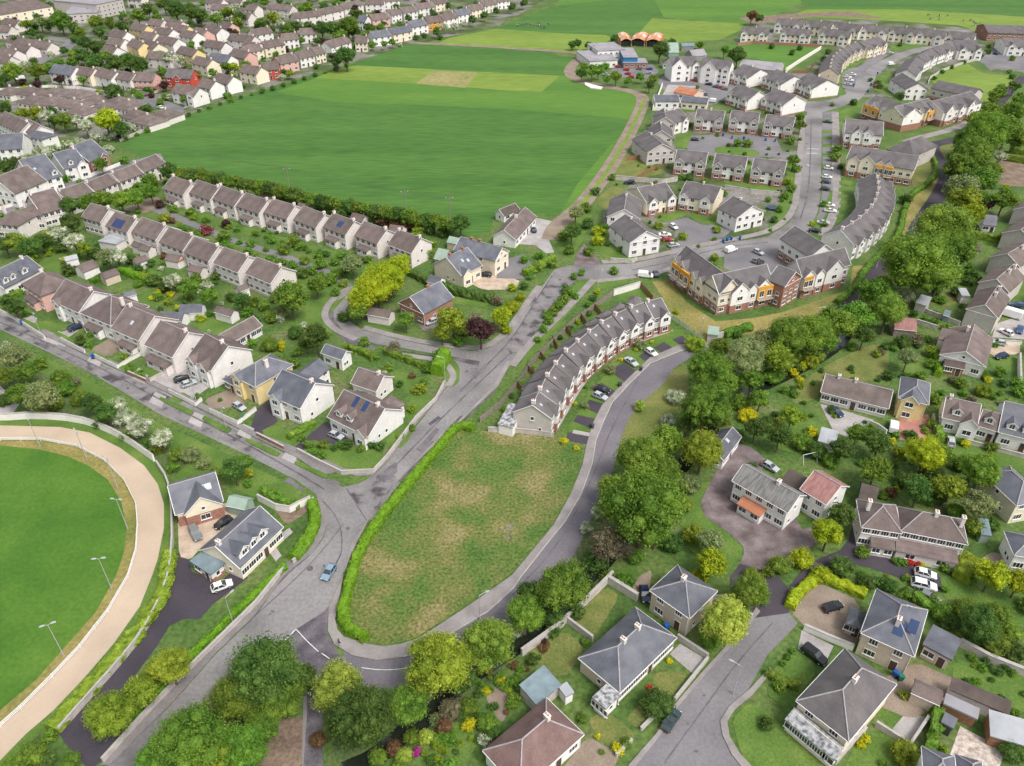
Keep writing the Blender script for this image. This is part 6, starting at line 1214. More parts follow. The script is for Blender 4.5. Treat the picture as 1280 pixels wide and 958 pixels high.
trees('432 70 14 D;435 33 14 M;402 36 11 D;415 36 11 D;387 34 9 D;340 23 9 O;370 34 8 D;350 31 7 W;385 11 9 G;325 31 9 M;445 18 9 D;404 52 6 P;425 45 9 M;395 50 5 D;360 40 8 D;372 62 6 G;460 35 7 D;475 33 6 M;500 30 6 M;510 22 5 D;555 33 6 W;568 33 6 W;580 30 5 W;545 40 5 D;590 24 6 D;605 18 6 D;620 13 5 D;640 8 6 D;655 3 6 D;420 78 8 D;465 60 5 M;412 62 5 M;490 52 5 M;480 54 5 G;530 45 4 D;550 47 4 D;520 47 4 D;570 18 3 D;440 40 8 D;455 45 6 M;338 38 7 D;300 50 5 D;345 68 4 M;366 72 4 D;338 92 4 M;375 82 4 D;310 85 5 M;330 75 4 D;355 90 4 D;365 20 5 M;405 8 6 D;420 3 6 M;495 8 5 D;540 18 4 D;560 10 4 D;595 8 4 D', 'along the far end of the big field', group=gt)
# hedgerow beneath the field
L1 = [(205,214),(240,221),(280,226),(330,236),(380,249),(430,258),(480,266),(530,275),(570,283)]
def along(pts, n):
    seg = [math.dist(a, b) for a, b in zip(pts, pts[1:])]; T = sum(seg); out = []
    for i in range(n):
        s = T*(i+.5)/n
        for (a, b), l in zip(zip(pts, pts[1:]), seg):
            if s <= l: out.append((a[0]+(b[0]-a[0])*s/l, a[1]+(b[1]-a[1])*s/l)); break
            s -= l
    return out
for i, (x, y) in enumerate(along(L1, 34)): tree(x, y+random.uniform(-1, 1), 10.5+random.uniform(-1, 1.5), 'M' if i % 3 else 'D', 'in the dark hedgerow below the field', hs=1.15, group='hedgerow trees')
for i, (x, y) in enumerate(along([(330,246),(400,262),(470,275),(520,284),(560,293)], 16)): tree(x, y, 8+random.uniform(-1, 1), 'T' if 10 <= i <= 13 else 'D', 'in the second hedgerow', group='hedgerow trees')
for i, (x, y) in enumerate(along([(152,176),(200,157),(250,138),(300,122),(350,108),(400,92),(440,80)], 22)): tree(x, y, random.uniform(2.5, 4.2), random.choice('DDMG'), 'along the upper left field edge', group='field edge shrubs')
# shops, estate and centre
trees('825 61 13 D;722 53 6 D;768 47 6 D;740 89 9 M;748 88 8 G;757 82 6 G;770 96 8 M;727 92 7 D;922 70 12 D;906 63 7 G;800 95 6 G;817 100 7 M;812 106 7 D;730 82 6 M;840 52 6 D;875 60 5 M;735 55 5 D;715 60 5 D;790 52 4 D;758 98 6 G;785 100 6 M;742 62 6 D;872 109 3 G;965 58 4 D;990 66 4 D;1030 78 5 D;940 20 8 T;950 22 6 D;870 64 4 T', 'around the shops and farmyard', group=gt)
trees('715 290 13 D;720 266 11 S;748 289 8 U;747 301 8 U;755 287 8 G;712 313 7 G;727 341 5 G;717 346 5 M;767 339 6 G;732 260 8 G;765 276 8 M;735 280 8 D;705 295 8 M;690 330 7 M;675 320 6 G;655 325 6 G;670 335 7 G;663 345 6 G;640 360 6 U;650 372 7 U;655 358 6 D;770 250 5 G;760 305 4 D;775 312 4 G;735 315 7 G;745 240 6 D;765 222 5 M', 'beside the farm track end')
trees('800 431 8 S;762 463 7 S;853 296 6 O;823 282 6 O;897 288 5 O;893 322 6 O;893 333 5 G;731 507 6 S;707 362 6 D;690 391 8 M;687 401 7 M;697 383 8 G;705 375 7 M;711 366 6 M;720 371 5 G;747 365 4 U;742 373 5 D;735 381 5 G;680 412 6 G;683 395 6 G;672 425 5 M;705 552 5 Y;721 560 4 Y;845 390 4 U;747 383 3 O;737 392 4 D;722 402 4 U;712 410 4 D;700 422 4 D;690 432 3 M;676 446 3 M;665 462 4 M;648 478 4 G;640 495 4 D;630 512 4 G;837 412 3 U;815 428 3 Y;795 437 3 U;776 450 3 Y;760 463 3 U;733 484 3 G;719 505 3 Y', 'around the curved terrace')
trees('1067 128 5 D;1000 148 7 G;1001 157 7 M;989 176 6 M;992 201 8 G;995 211 6 M;990 236 6 M;922 179 6 M;934 180 6 M;1046 187 7 G;1044 197 7 G;1040 131 3 G;1032 113 4 D;1050 209 4 D;1133 250 8 D;1130 262 5 M;1060 308 4 D;1097 104 4 D;1088 100 3 D;1100 108 4 D;1124 125 6 D;852 222 5 G;862 222 6 D;880 226 4 O;904 242 5 G;960 250 4 G;975 262 5 M;968 275 5 D;982 245 6 M;980 215 5 M;985 228 6 O;925 62 4 D;1000 60 4 D;1150 48 3 D;1158 50 3 D;1142 50 3 D;1126 47 3 D;1185 48 3 D;1215 52 3 D;1125 56 3 D;1205 78 3 D;1190 84 3 D;1178 90 3 D;1168 98 3 D;1225 70 4 D;1266 73 4 M;1236 58 3 D;1245 56 3 D;1236 65 4 D;1265 96 4 D;1250 115 6 M;1243 125 7 M;1262 90 3 G;838 174 4 D;862 156 3 D;955 92 3 D;1035 65 4 D;1030 255 5 G;1035 262 4 U;1015 280 4 U;1031 281 4 G;840 245 3 G;930 118 3 D;1063 296 3 G', 'in the housing estate', group=gt)
trees('215 276 5 T;225 282 5 O;236 289 5 G;247 292 5 M;283 306 6 G;310 315 6 G;338 324 7 G;352 328 6 M;366 331 6 G;390 338 7 G;402 345 6 M;415 350 6 G;258 275 5 M;296 287 5 G;340 300 6 G;375 309 6 M;398 320 6 G;418 328 6 M;432 336 7 O;430 322 5 D;460 325 6 M', 'lining the street between the two rows')
# ------------------------------------------------------------ hedges
hedge([(592,535),(574,530),(560,544),(533,577),(503,612),(471,652),(448,690),(438,720),(431,750),(428,772),(436,786),(458,797)], 1.6, 1.5, 'hedge', 'long bright green clipped hedge', 'around the meadow plot', sm=2, rough=.14)
hedge([(390,627),(395,645),(390,667),(366,697)], 1.9, 1.6, 'hedge', 'curved bright green hedge', 'at the road bend by the slate house', rough=.14); hedge([(357,708),(340,722),(320,742),(290,768),(240,818),(200,860),(160,900)], 1.1, 1.0, 'hedge', 'low straight green hedge', 'along the bottom main road wall', sm=0)
hedge([(213,690),(206,735),(190,765),(160,805),(120,850),(88,885),(66,912)], 2.2, 1.3, 'olive', 'shaggy yellow-green shrub border', 'between race track and dark drive', rough=.3)
hedge([(330,614),(350,626),(375,632)], 1.4, 1.2, 'bright', 'short green hedge', 'above the race track compound', rough=.2)
hedge([(150,337),(168,343),(186,350)], 2.0, 1.8, 'hedge', 'thick bright garden hedge', 'behind the brown-roofed sheds'); hedge([(95,360),(112,354),(128,345)], 1.4, 1.5, 'bright', 'clipped hedge', 'beside the garden lawn at left'); hedge([(0,376),(14,370),(27,364)], 1.6, 1.6, 'mid', 'dark clipped hedge', 'below the dormer house at left edge')
hedge([(360,547),(375,537),(392,527)], 1.3, 1.3, 'bright', 'hedge', 'between the white bay house and the black drive'); hedge([(512,340),(524,346),(536,353)], 1.8, 1.8, 'dark', 'dark hedge', 'left of the orange brick house'); hedge([(540,354),(565,362),(590,368),(617,373)], 2.4, 2.2, 'dark', 'tall dark hedge', 'below the gravel yard villa', rough=.3)
hedge([(430,432),(450,438),(468,447)], 1.6, 1.6, 'bright', 'hedge', 'behind the small white blue-grey roofed house', rough=.25); hedge([(480,438),(500,446),(525,455),(537,462)], 1.3, 1.5, 'mid', 'garden hedge', 'below the crescent road end'); hedge([(655,342),(672,334),(690,322)], 2.2, 2.0, 'bright', 'broad leafy hedge', 'at the main road above the villa drive', rough=.3)
hedge([(986,758),(997,742),(1012,728),(1022,718)], 1.8, 1.2, 'gold', 'bright yellow hedge', 'left of the brown gravel yard', rough=.2); hedge([(1026,720),(1045,727),(1062,733),(1083,743)], 1.8, 1.2, 'gold', 'bright yellow hedge', 'above the brown gravel yard', rough=.2)
hedge([(1150,181),(1163,191),(1170,204),(1170,217),(1159,231),(1139,242),(1131,261),(1124,293),(1106,312),(1082,335),(1065,364),(1045,377)], 1.6, 1.4, 'bright', 'long curving green hedge line', 'around the apartments and long terrace', rough=.2)
hedge([(1219,294),(1235,296),(1250,297)], 2.2, 2.4, 'mid', 'thick dark hedge', 'beside the stepped row at the right'); hedge([(1255,196),(1285,201)], 2.5, 2.5, 'mid', 'thick clipped hedge', 'upper of two at the right edge'); hedge([(1262,187),(1285,190)], 2.5, 2.5, 'mid', 'thick clipped hedge', 'topmost at the right edge')
hedge([(1173,468),(1172,455),(1170,445)], 1.4, 1.6, 'hedge', 'bright upright hedge', 'left of the timber summer house'); hedge([(1172,535),(1176,550)], 1.6, 1.6, 'bright', 'hedge', 'between the red drive and the cottages'); hedge([(1160,945),(1166,925),(1172,905),(1173,888)], 1.5, 1.8, 'bright', 'shaggy lime hedge', 'left of the stone patio', rough=.3)
hedge([(1205,694),(1207,712),(1202,722)], 2.6, 2.2, 'olive', 'tall rounded hedge', 'right of the long semi', rough=.25); hedge([(1145,742),(1160,756),(1185,770)], 1.6, 1.5, 'bright', 'hedge', 'below the three parked pale cars', rough=.3); hedge([(958,840),(975,850),(1000,858)], 1.2, 1.2, 'mid', 'low hedge', 'on the lawn of the large hipped house')
hedge([(545,463),(551,452),(556,442)], 3.0, 3.2, 'hedge', 'tall bright block hedge', 'at the crescent road corner'); hedge([(905,418),(915,414),(938,408)], 2.0, 1.8, 'bright', 'green hedge', 'at the end of the new road'); hedge([(1030,508),(1045,530),(1090,540),(1105,530)], 1.2, 1.0, 'mid', 'low leafy hedge', 'along the long bungalow drive') if 0 else None
hedge([(1052,352),(1055,352)], .5, .5) if 0 else None
hedge([(280,418),(300,408),(330,396)], 1.0, 1.2, 'mid', 'garden hedge', 'below the long low white building') if 0 else None
hedge([(935,440),(985,480),(975,505)], 2, 2) if 0 else None
# ------------------------------------------------------------ walls and fences
WW = wall_line
WW([(-100,522),(0,522),(45,519),(95,523),(132,535),(160,550),(192,573)], 1.7, .35, 'wall_paint_white', 'tall white curved wall', 'around the race track end', sm=1)
WW([(196,579),(210,600),(215,630),(216,686),(208,735),(178,793),(145,833),(103,880),(74,913)], 1.3, .2, 'garden_block', 'grey block wall', 'between race track and dark drive', sm=1)
fence_line([(-60,548),(0,549),(50,549),(95,557),(130,575),(155,600),(170,630),(172,655),(170,687),(160,720),(135,763),(100,808),(65,845),(25,885),(0,907),(-60,954)], .9, 'white_trim', 'low white running rail', 'along the inside of the sand track', sp=3, rails=True, name='running_rail')
WW([(128,951),(175,899),(225,847),(320,754),(355,711)], 1.0, .3, 'garden_block', 'straight grey roadside wall', 'along the bottom main road'); WW([(366,703),(386,683),(397,660),(399,640),(391,624)], 1.0, .3, 'garden_block', 'curved low wall', 'at the road bend', sm=1); WW([(322,622),(345,634),(362,637),(388,624)], 1.6, .25, 'wall_paint_white', 'pale wall', 'above the race track compound')
for p, m, d in [([(-5,386),(28,404),(56,422)],'wall_paint_white','white front wall at the left edge'),([(76,424),(106,440)],'wall_paint_white','white front wall of the white hip-roofed house'),([(118,445),(147,459),(163,449),(180,440)],'wall_paint_white','white front wall round the brown drive'),
                ([(160,466),(183,476)],'wall_brick','short red brick front wall'),([(187,476),(230,454)],'garden_block','grey drive wall beside the hedge'),([(211,489),(245,506),(252,499)],'wall_paint_white','white front wall below the reddish roof house'),([(262,513),(297,529),(320,511)],'wall_paint_white','white wall of the yellow house'),
                ([(321,543),(355,560)],'wall_brick','orange brick front wall'),([(372,563),(400,578),(427,591),(467,589),(484,571),(502,547),(520,523)],'garden_block','stone wall round the corner lawn')]: WW(p, 1.0, .25, m, d, 'on the straight road')
WW([(520,523),(545,499),(556,478)], 1.0, .3, 'garden_block', 'stone wall', 'along the grey main road verge'); WW([(692,544),(672,541),(640,538),(610,537)], 1.2, .3, 'garden_block', 'rubble wall', 'between the meadow and the terrace')
WW([(767,366),(800,356)], 1.9, .3, 'wall_paint_white', 'white wall', 'above the end lawn of the curved terrace')
fence_line([(801,356),(808,364),(816,373)], 1.7, 'wood', 'brown timber fence', 'at the end lawn of the curved terrace'); fence_line([(600,525),(625,505),(650,475),(665,452),(690,428),(716,402),(740,385),(766,367)], 1.7, 'timber_grey', 'long weathered fence', 'behind the curved terrace gardens')
fence_line([(836,394),(850,404),(868,416),(880,426)], 1.7, 'metal_grey', 'grey metal fence', 'between terrace end and dry bank', rails=True); WW([(884,424),(905,418),(925,412)], 1.6, .3, 'garden_block', 'grey block wall', 'beside the small utility cabin')
for (a, b) in [((697,434),(690,422)),((714,418),(706,408)),((733,404),(725,393)),((752,393),(742,381)),((682,450),(673,440)),((668,468),(658,458)),((654,488),(645,478))]: fence_line([a, b], 1.6, 'wood', 'short brown fence', 'dividing the curved terrace gardens')
for p, h, w, d in [([(652,816),(697,784),(727,757),(760,724),(766,718)],1.6,.4,'long pale wall beside the woodland'),([(760,724),(797,747)],1.7,.5,'thick wall behind the slate house'),([(709,775),(741,799)],1.4,.3,'wall between the two dry lawns'),([(847,796),(885,821)],1.2,.3,'wall between the two slate-roofed houses'),
                   ([(904,747),(928,765),(940,772)],1.3,.35,'wall beside the mid green tree'),([(865,745),(905,748)],1.2,.2,'wall behind the square hipped house'),([(790,926),(770,945)],.9,.3,'low wall of the bottom bungalow'),([(801,912),(823,890)],.8,.3,'front wall left of the round dark tree'),
                   ([(843,875),(885,823)],.8,.3,'front wall right of the round dark tree')]: WW(p, h, w, 'garden_block', 'grey', d)
WW([(1005,784),(1035,797),(1067,810)], 1.3, .35, 'wall_paint_white', 'white wall', 'between the two gravel yards'); WW([(1200,803),(1235,822),(1295,846)], 1.5, .5, 'garden_block', 'long concrete garden wall', 'above the bottom right lawn'); WW([(1095,905),(1137,932),(1160,898)], 1.2, .3, 'garden_block', 'patio wall', 'round the pale square patio')
WW([(1044,954),(1060,935),(1082,912)], 1.3, .3, 'garden_block', 'side wall', 'right of the large hipped house'); WW([(1148,382),(1160,390),(1200,405)], 1.2, .3, 'garden_block', 'patio wall', 'behind the white-roofed garage'); WW([(1146,402),(1172,410)], 1.2, .3, 'garden_block', 'low wall', 'beside the red-roofed shed'); WW([(1274,445),(1275,480)], 1.8, .3, 'wall_paint_white', 'pale wall', 'at the right edge drive'); WW([(1234,425),(1245,427),(1277,429)], 1.0, .3, 'wall_paint_white', 'white low wall', 'between the right edge forecourts')
WW([(1085,528),(1097,533),(1108,541)], 1.2, .25, 'wall_paint_white', 'white wall', 'left of the red paved drive'); WW([(1166,520),(1170,545)], 1.2, .25, 'garden_block', 'low wall', 'right of the red paved drive'); WW([(1208,552),(1240,560),(1285,572)], 1.0, .25, 'garden_block', 'low wall', 'below the cottage row')
WW([(1272,662),(1240,690),(1225,705)], 1.2, .25, 'garden_block', 'low wall', 'right of the long semi') if 0 else None
WW([(922,56),(940,53),(1012,57),(1028,58)], 1.6, .3, 'wall_brick', 'long brick wall', 'above the top walled green'); WW([(982,88),(1000,76),(1026,60)], 2.0, .4, 'wall_paint_white', 'white wall', 'right of the top walled green'); WW([(816,136),(822,122),(828,106)], 1.8, .3, 'wall_paint_white', 'white wall', 'around the slate-roofed halls'); WW([(816,136),(850,137)], 1.5, .3, 'wall_paint_white', 'white wall', 'below the white hall')
WW([(766,222),(800,225),(828,227),(847,224)], 1.6, .3, 'garden_block', 'grey wall', 'behind the first turning circle'); WW([(906,234),(940,240),(975,243)], 1.6, .3, 'garden_block', 'grey wall', 'behind the gabled house at the entrance'); WW([(763,325),(790,327),(796,324)], 1.2, .3, 'garden_block', 'grey wall', 'round the white gabled house nearest the road')
fence_line([(783,199),(795,197),(807,195)], 1.6, 'wood', 'red-brown fence', 'left of the lowest stacked gable'); fence_line([(793,224),(812,213),(828,207)], 1.6, 'wood', 'stepped brown fence', 'across the dry garden'); WW([(570,336),(600,345),(605,363)], 1, .3, 'garden_block', 'low wall', 'round the pale gravel yard') if 0 else None
WW([(1160,104),(1163,97),(1178,88),(1192,83),(1207,78),(1222,74)], 1.3, .25, 'garden_block', 'grey boundary wall', 'behind the stepped white row'); WW([(55,257),(100,243),(150,222)], 1.3, .3, 'wall_paint_white', 'white roadside wall', 'below the villa row') if 0 else None
WW([(-5,262),(28,252)], 1.2, .3, 'wall_paint_white', 'white wall', 'below the villa at the left edge'); WW([(110,220),(130,213),(150,205)], 1.2, .3, 'wall_paint_white', 'white wall', 'in front of the villa row'); WW([(150,176),(175,165),(200,156)], 1.2, .3, 'garden_block', 'grey wall', 'at the left tip of the big field')
WW([(0,112),(60,108),(100,110),(135,116)], 1.2, .3, 'wall_paint_white', 'long white wall', 'above the bungalow estate'); WW([(165,120),(190,116),(202,113)], 1.0, .3, 'garden_block', 'curved front wall', 'below the pinkish brick house')
fence_line([(1018,80),(1010,90),(990,90)], 1.6, 'wood', 'dark brown fence', 'beside the curved far terrace')
G('road', [(35,79),(62,63),(85,52),(97,47),(98,55),(78,67),(52,80),(40,84)], 'asphalt_mid'); G('road', [(85,112),(135,114),(160,125),(205,125),(235,137),(228,141),(195,133),(150,130),(100,120)], 'asphalt_mid'); G('road', [(60,46),(90,48),(98,50),(95,55),(60,50)], 'asphalt_mid')
# ------------------------------------------------------------ vehicles
P_ = 'parked'
car(277,732,-38,14,'white','beside the brick and glass conservatory','hatch'); car(411,715,8,-12,'lightblue','on the grey main road','hatch','driving'); car(244,666,-6,-12,'grey','in the gravel compound','estate'); car(279,653,10,-6,'black','in the gravel compound','hatch')
car(420,544,-10,-4,'silver','on the black tarmac drive','hatch'); car(299,508,-10,-6,'silver','on the yellow house drive','hatch'); car(95,409,-10,4,'navy','in the drive of the scaffolded house','estate'); car(227,473,-9,3,'black','below the reddish roof house','hatch'); car(236,479,-9,3,'silver','below the reddish roof house','hatch')
car(607,343,10,1,'black','on the pale gravel yard','hatch'); car(539,402,10,-4,'silver','beside the orange brick house','hatch'); car(546,394,10,-5,'navy','beside the orange brick house','estate'); car(667,287,3,6,'navy','outside the long white bungalow','hatch')
car(807,344,-9,-1,'white','at the start of the estate road','van'); car(820,342,2,7,'navy','at the start of the estate road','hatch'); car(914,312,-9,3,'white','on the estate road','van','driving'); car(842,283,-6,-4,'white','in the first turning circle','hatch'); car(831,293,-8,0,'white','in the first turning circle','saloon'); car(834,299,-8,0,'red','in the first turning circle','hatch'); car(842,306,-8,1,'silver','in the first turning circle','hatch')
car(948,315,-7,-3,'silver','behind the apartments','hatch'); car(946,325,-7,4,'grey','behind the apartments','hatch'); car(951,330,2,-4,'black','behind the apartments','hatch'); car(814,440,-8,-5,'white','outside the curved terrace','hatch'); car(789,452,-9,-6,'silver','outside the curved terrace','saloon'); car(753,487,-10,-3,'black','outside the curved terrace','hatch'); car(750,495,-10,-4,'silver','outside the curved terrace','hatch')
car(963,583,-9,-5,'silver','on the mottled drive','hatch'); car(1045,514,-9,-7,'navy','outside the long grey-brown bungalow','saloon'); car(1117,533,-1,12,'white','beside the red paved drive','van'); car(1189,552,0,10,'silver','left of the white cottages','hatch'); car(1157,717,-12,-3,'white','on the dark drive','hatch'); car(1155,731,-12,-3,'white','on the dark drive','estate'); car(1161,746,-10,-5,'grey','on the dark drive','hatch')
car(1041,758,-12,4,'black','in the brown gravel yard','hatch'); car(1018,818,-12,-9,'black','beside the large hipped house','estate'); car(839,900,-8,12,'teal','on the lower cul-de-sac','saloon'); car(806,742,-2,-10,'navy','behind the slate bungalow','hatch'); car(1252,445,8,-2,'navy','on the right edge gravel forecourt','hatch')
car(1262,393,10,3,'white','at the right edge forecourt','camper'); car(1272,381,10,2,'blue','at the right edge forecourt','hatch'); car(1258,415,8,4,'white','at the right edge forecourt','hatch'); car(1275,412,1,-6,'blue','at the right edge forecourt','hatch'); car(1248,428,6,1,'silver','at the right edge forecourt','hatch')
zs = 'in the long parking street'
for x, y, c, k in [(1037,256,'white','hatch'),(1038,263,'white','saloon'),(1029,278,'silver','saloon'),(1019,288,'black','saloon'),(1036,210,'white','hatch'),(1034,221,'white','hatch'),(1033,227,'teal','hatch'),(1032,236,'black','hatch'),(1035,152,'teal','saloon'),(1060,96,'white','hatch'),(1066,93,'white','hatch'),(1060,105,'silver','saloon'),(1062,100,'white','saloon')]: car(x, y, -9, -1, c, zs, k)
car(1113,66,-8,0,'silver','at the top of the estate','hatch'); car(1114,80,-8,1,'white','at the top of the estate','van'); car(1096,107,-8,1,'red','at the top of the estate','hatch'); car(1247,60,8,0,'white','by the white flats','saloon'); car(1245,67,8,2,'blue','by the white flats','hatch'); car(869,174,-8,0,'black','by the second green','hatch'); car(787,228,6,0,'black','at the garden by the track','estate')
for x, y, c in [(783,87,'red'),(785,92,'red'),(771,83,'red'),(789,96,'red'),(812,86,'blue'),(812,91,'silver'),(799,86,'grey'),(757,93,'silver')]: car(x, y, 7, 1, c, 'in the shop car park')
for x, y, c, k in [(875,116,'white','hatch'),(881,118,'grey','hatch'),(889,126,'white','van'),(886,105,'black','hatch'),(895,108,'blue','hatch'),(900,109,'red','hatch'),(903,126,'grey','hatch'),(867,100,'red','hatch'),(906,111,'grey','hatch')]: car(x, y, 8, 1, c, 'below the tall white blocks', k)
car(352,41,8,0,'red','among the far houses','hatch'); car(200,134,6,2,'white','by the bungalow estate','hatch'); car(957,118,5,3,'navy','between the white semis','hatch'); car(25,98,6,-1,'white','at the far left','van')
# ------------------------------------------------------------ lamps, bins, poles
for x, y, a in [(50,558,2.2),(109,575,2.3),(147,610,2.6),(160,662,3.0),(140,737,3.3),(80,820,3.6)]: lamp(x, y, 7.5, a, 'tall twin-headed floodlight', 'on the inside of the race track', True, 'floodlight')
lamp(291,778,6, 1.0, 'street lamp', 'on the bottom main road pavement'); lamp(916,868,7,2.6,'street lamp','on the lower cul-de-sac'); lamp(557,483,8,3.0,'street lamp','at the crescent road corner'); lamp(245,501,6,-.8,'street lamp','in front of the yellow house garden'); lamp(52,420,7,-.8,'street lamp','on the straight road at left'); lamp(283,535,6,-.8,'street lamp','below the yellow house wall'); lamp(747,360,6,-1,'street lamp','where the paths meet by the lime trees'); lamp(876,425,7,-2,'street lamp','at the end of the curved terrace'); lamp(600,775,6,.5,'street lamp','beside the lower meadow pavement')
lamp(1140,285,5,0,'low path lamp','upper one beside the dark footpath'); lamp(1112,322,5,0,'low path lamp','middle one beside the dark footpath'); lamp(1095,336,5,0,'low path lamp','lowest beside the dark footpath'); lamp(1178,237,5,0,'low path lamp','top one beside the dark footpath'); lamp(1017,410,6,0,'pale lamp post','below the dry apartment bank')
for x, y in [(363,240),(508,270),(563,278),(570,160)]:
    if y == 160: continue
    p = P(x, y, 0); r = thing('utility_pole', (p.x, p.y, 0), .2); MB().tube((0,0,0), (0,0,9), .15, .1, 8).build('pole', 'timber_grey', r); MB().box(-1.3, 1.3, -.08, .08, 8.2, 8.4).build('crossarm', 'timber_grey', r)
    for k in (-1.1, 0, 1.1): MB().tube((k,0,8.4), (k,0,8.7), .07, .07, 6).build('insulator', 'white_trim', r)
    reg(r, 'wooden power pole', 'in the hedgerow below the field', 'utility pole')
a = [P(363,240,0), P(508,270,0), P(563,278,0)]; a = [a[0]-(a[1]-a[0])*.9]+a
for k, off in enumerate((-1.1, 0, 1.1)):
    m = MB()
    for p, q in zip(a, a[1:]):
        pr = None
        for i in range(9):
            t = i/8; c = p.lerp(q, t)+Vector((off*.1, off, 8.7-1.0*4*t*(1-t)*.8))
            if pr is not None: m.tube(pr, c, .03, .03, 4)
            pr = c
    o = m.build('power_line', 'metal_dark'); reg(o, 'thin overhead power line', 'over the hedgerow, '+('nearest', 'middle', 'farthest')[k]+' of three', 'power line')
for x, y in [(855,313),(860,312)]: bin_(x, y, 'beside the first turning circle')
for x, y in [(904,302),(909,300),(914,299),(925,298)]: bin_(x, y, 'above the apartment car park')
for x, y in [(904,169),(915,172),(930,173),(957,175),(969,176)]: bin_(x, y, 'in front of the second row of semis')
for x, y in [(1097,92),(1089,106),(1085,114),(1067,107)]: bin_(x, y, 'on the upper estate street')
bin_(866,431,'at the end of the curved terrace'); bin_(27,404,'on the straight road, far left'); bin_(116,446,'on the straight road wall'); bin_(740,533,'on the new road pavement','black'); bin_(801,462,'on the upper new road pavement','black'); bin_(303,523,'beside the yellow house drive','green'); bin_(833,784,'beside the square hipped house','blue'); bin_(1119,843,'in the side passage of the big house'); bin_(1126,848,'in the side passage of the big house','green'); bin_(775,481,'by the lime tree','black')
# small utility cabin and transformer
r = shed((884,418),(898,420),(888,408), ze=2.6, roof='f', rm='mint', wall='garden_block', desc='small grey-green utility cabin', zone='at the end of the new road', cat='cabin')
# lying silage sheet, rubble, dish
m = MB(); 
for i in range(26):
    p = P(636+random.uniform(-7, 7), 664+random.uniform(-10, 10)); s = random.uniform(.12, .26); iv, jf = ICO1
    m.add([(p.x+v[0]*s*random.uniform(.8,1.2), p.y+v[1]*s*random.uniform(.8,1.2), max(0, v[2]*s*.6)) for v in iv], [tuple(f) for f in jf])
o = m.build('rubble', 'pavement_old'); o['kind'] = 'stuff'; o['label'] = 'scatter of grey stones in the meadow'; o['category'] = 'rubble'
a = P(733,106); r = MB().prism([(p.x, p.y) for p in (P(731,104),P(744,108),P(753,110),P(751,112.5),P(738,111),P(731,107))], .05, .5).build('silage_cover', 'wall_paint_white'); reg(r, 'white sheeted silage heap', 'on the bend of the farm track', 'silage heap')
# swing frame, trampoline
p = P(1010,577); r = thing('swing_frame', (p.x, p.y, 0), .3)
for s in (-1.6, 1.6):
    for t in (-.8, .8): MB().tube((s, t, 0), (s, 0, 2.1), .05, .05, 6).build('leg', 'white_trim', r)
MB().tube((-1.6,0,2.1), (1.6,0,2.1), .05, .05, 6).build('top_bar', 'white_trim', r); MB().box(-.25,.25,-.12,.12,.5,.55).build('seat', 'blue_plastic', r); reg(r, 'garden swing frame with blue seat', 'on the lawn behind the red roof', 'swing')
def tramp(x, y, z, R=1.7):
    p = P(x, y, .8); r = thing('trampoline', (p.x, p.y, 0)); MB().tube((0,0,.72), (0,0,.76), R*.88, R*.88, 20).build('mat', 'metal_dark', r)
    m = MB()
    for i in range(20): t = 2*PI*i/20; u = 2*PI*(i+1)/20; m.tube((R*math.cos(t), R*math.sin(t), .76), (R*math.cos(u), R*math.sin(u), .76), .1, .1, 6)
    m.build('rim', 'blue_plastic', r)
    for i in range(4): t = PI/4+PI/2*i; MB().tube((R*.9*math.cos(t), R*.9*math.sin(t), 0), (R*.9*math.cos(t), R*.9*math.sin(t), .76), .04, .04, 6).build('leg', 'metal_grey', r)
    reg(r, 'round trampoline', z, 'trampoline')
tramp(965,259,'in the estate garden'); tramp(1113,118,'beside the white gabled house') if 0 else None
# ------------------------------------------------------------ cattle and the walker
cow = skin_mesh('cow', [(0,0,1.05),(.55,0,1.08),(1.0,0,1.2),(1.35,0,1.15),(1.62,0,.98),(-.6,0,1.08),(-.85,0,.95),(.6,.22,.7),(.62,.22,.35),(.6,.22,.03),(.6,-.22,.7),(.62,-.22,.35),(.6,-.22,.03),(-.6,.22,.75),(-.72,.22,.42),(-.62,.22,.03),(-.6,-.22,.75),(-.72,-.22,.42),(-.62,-.22,.03),(-.92,0,.5)],
                [(0,1),(1,2),(2,3),(3,4),(0,5),(5,6),(1,7),(7,8),(8,9),(1,10),(10,11),(11,12),(5,13),(13,14),(14,15),(5,16),(16,17),(17,18),(6,19)],
                [.36,.34,.2,.15,.09,.34,.12,.12,.07,.06,.12,.07,.06,.15,.08,.06,.15,.08,.06,.04], ['paint_black'])
material('hide', [(.45,(.02,.018,.018)),(.52,(.6,.57,.52))], scale=1.1, detail=1, rnd=.1); cow.materials.clear(); cow.materials.append(MATS['hide'])
for i, (x, y) in enumerate([(1160,20),(1174,21),(1174,25),(1184,21),(1204,27),(1213,27),(1217,29),(1225,30),(1229,33),(1219,31),(1231,35),(1163,25),(1217,33)]):
    p = P(x, y, 0); o = link('cow', cow, None, (p.x, p.y, .02), random.uniform(0, 6.28)); reg(o, 'black and white cow', 'grazing in the top right field', 'cow', 'cattle in the top right field')
for i, (x, y) in enumerate([(647,33),(651,32),(655,33),(659,31),(664,32),(668,32),(673,33),(678,36),(681,36),(686,32),(674,31)]):
    p = P(x, y, 0); o = link('cow', cow, None, (p.x, p.y, .02), random.uniform(0, 6.28)); reg(o, 'black and white cow', 'grazing in the top middle field', 'cow', 'cattle in the top middle field')
material('clothes_navy', two((.02,.025,.05)), scale=3); material('skin', two((.55,.36,.27)), scale=3); material('trousers', two((.35,.34,.33)), scale=3); material('hair', two((.05,.03,.02)), scale=4)
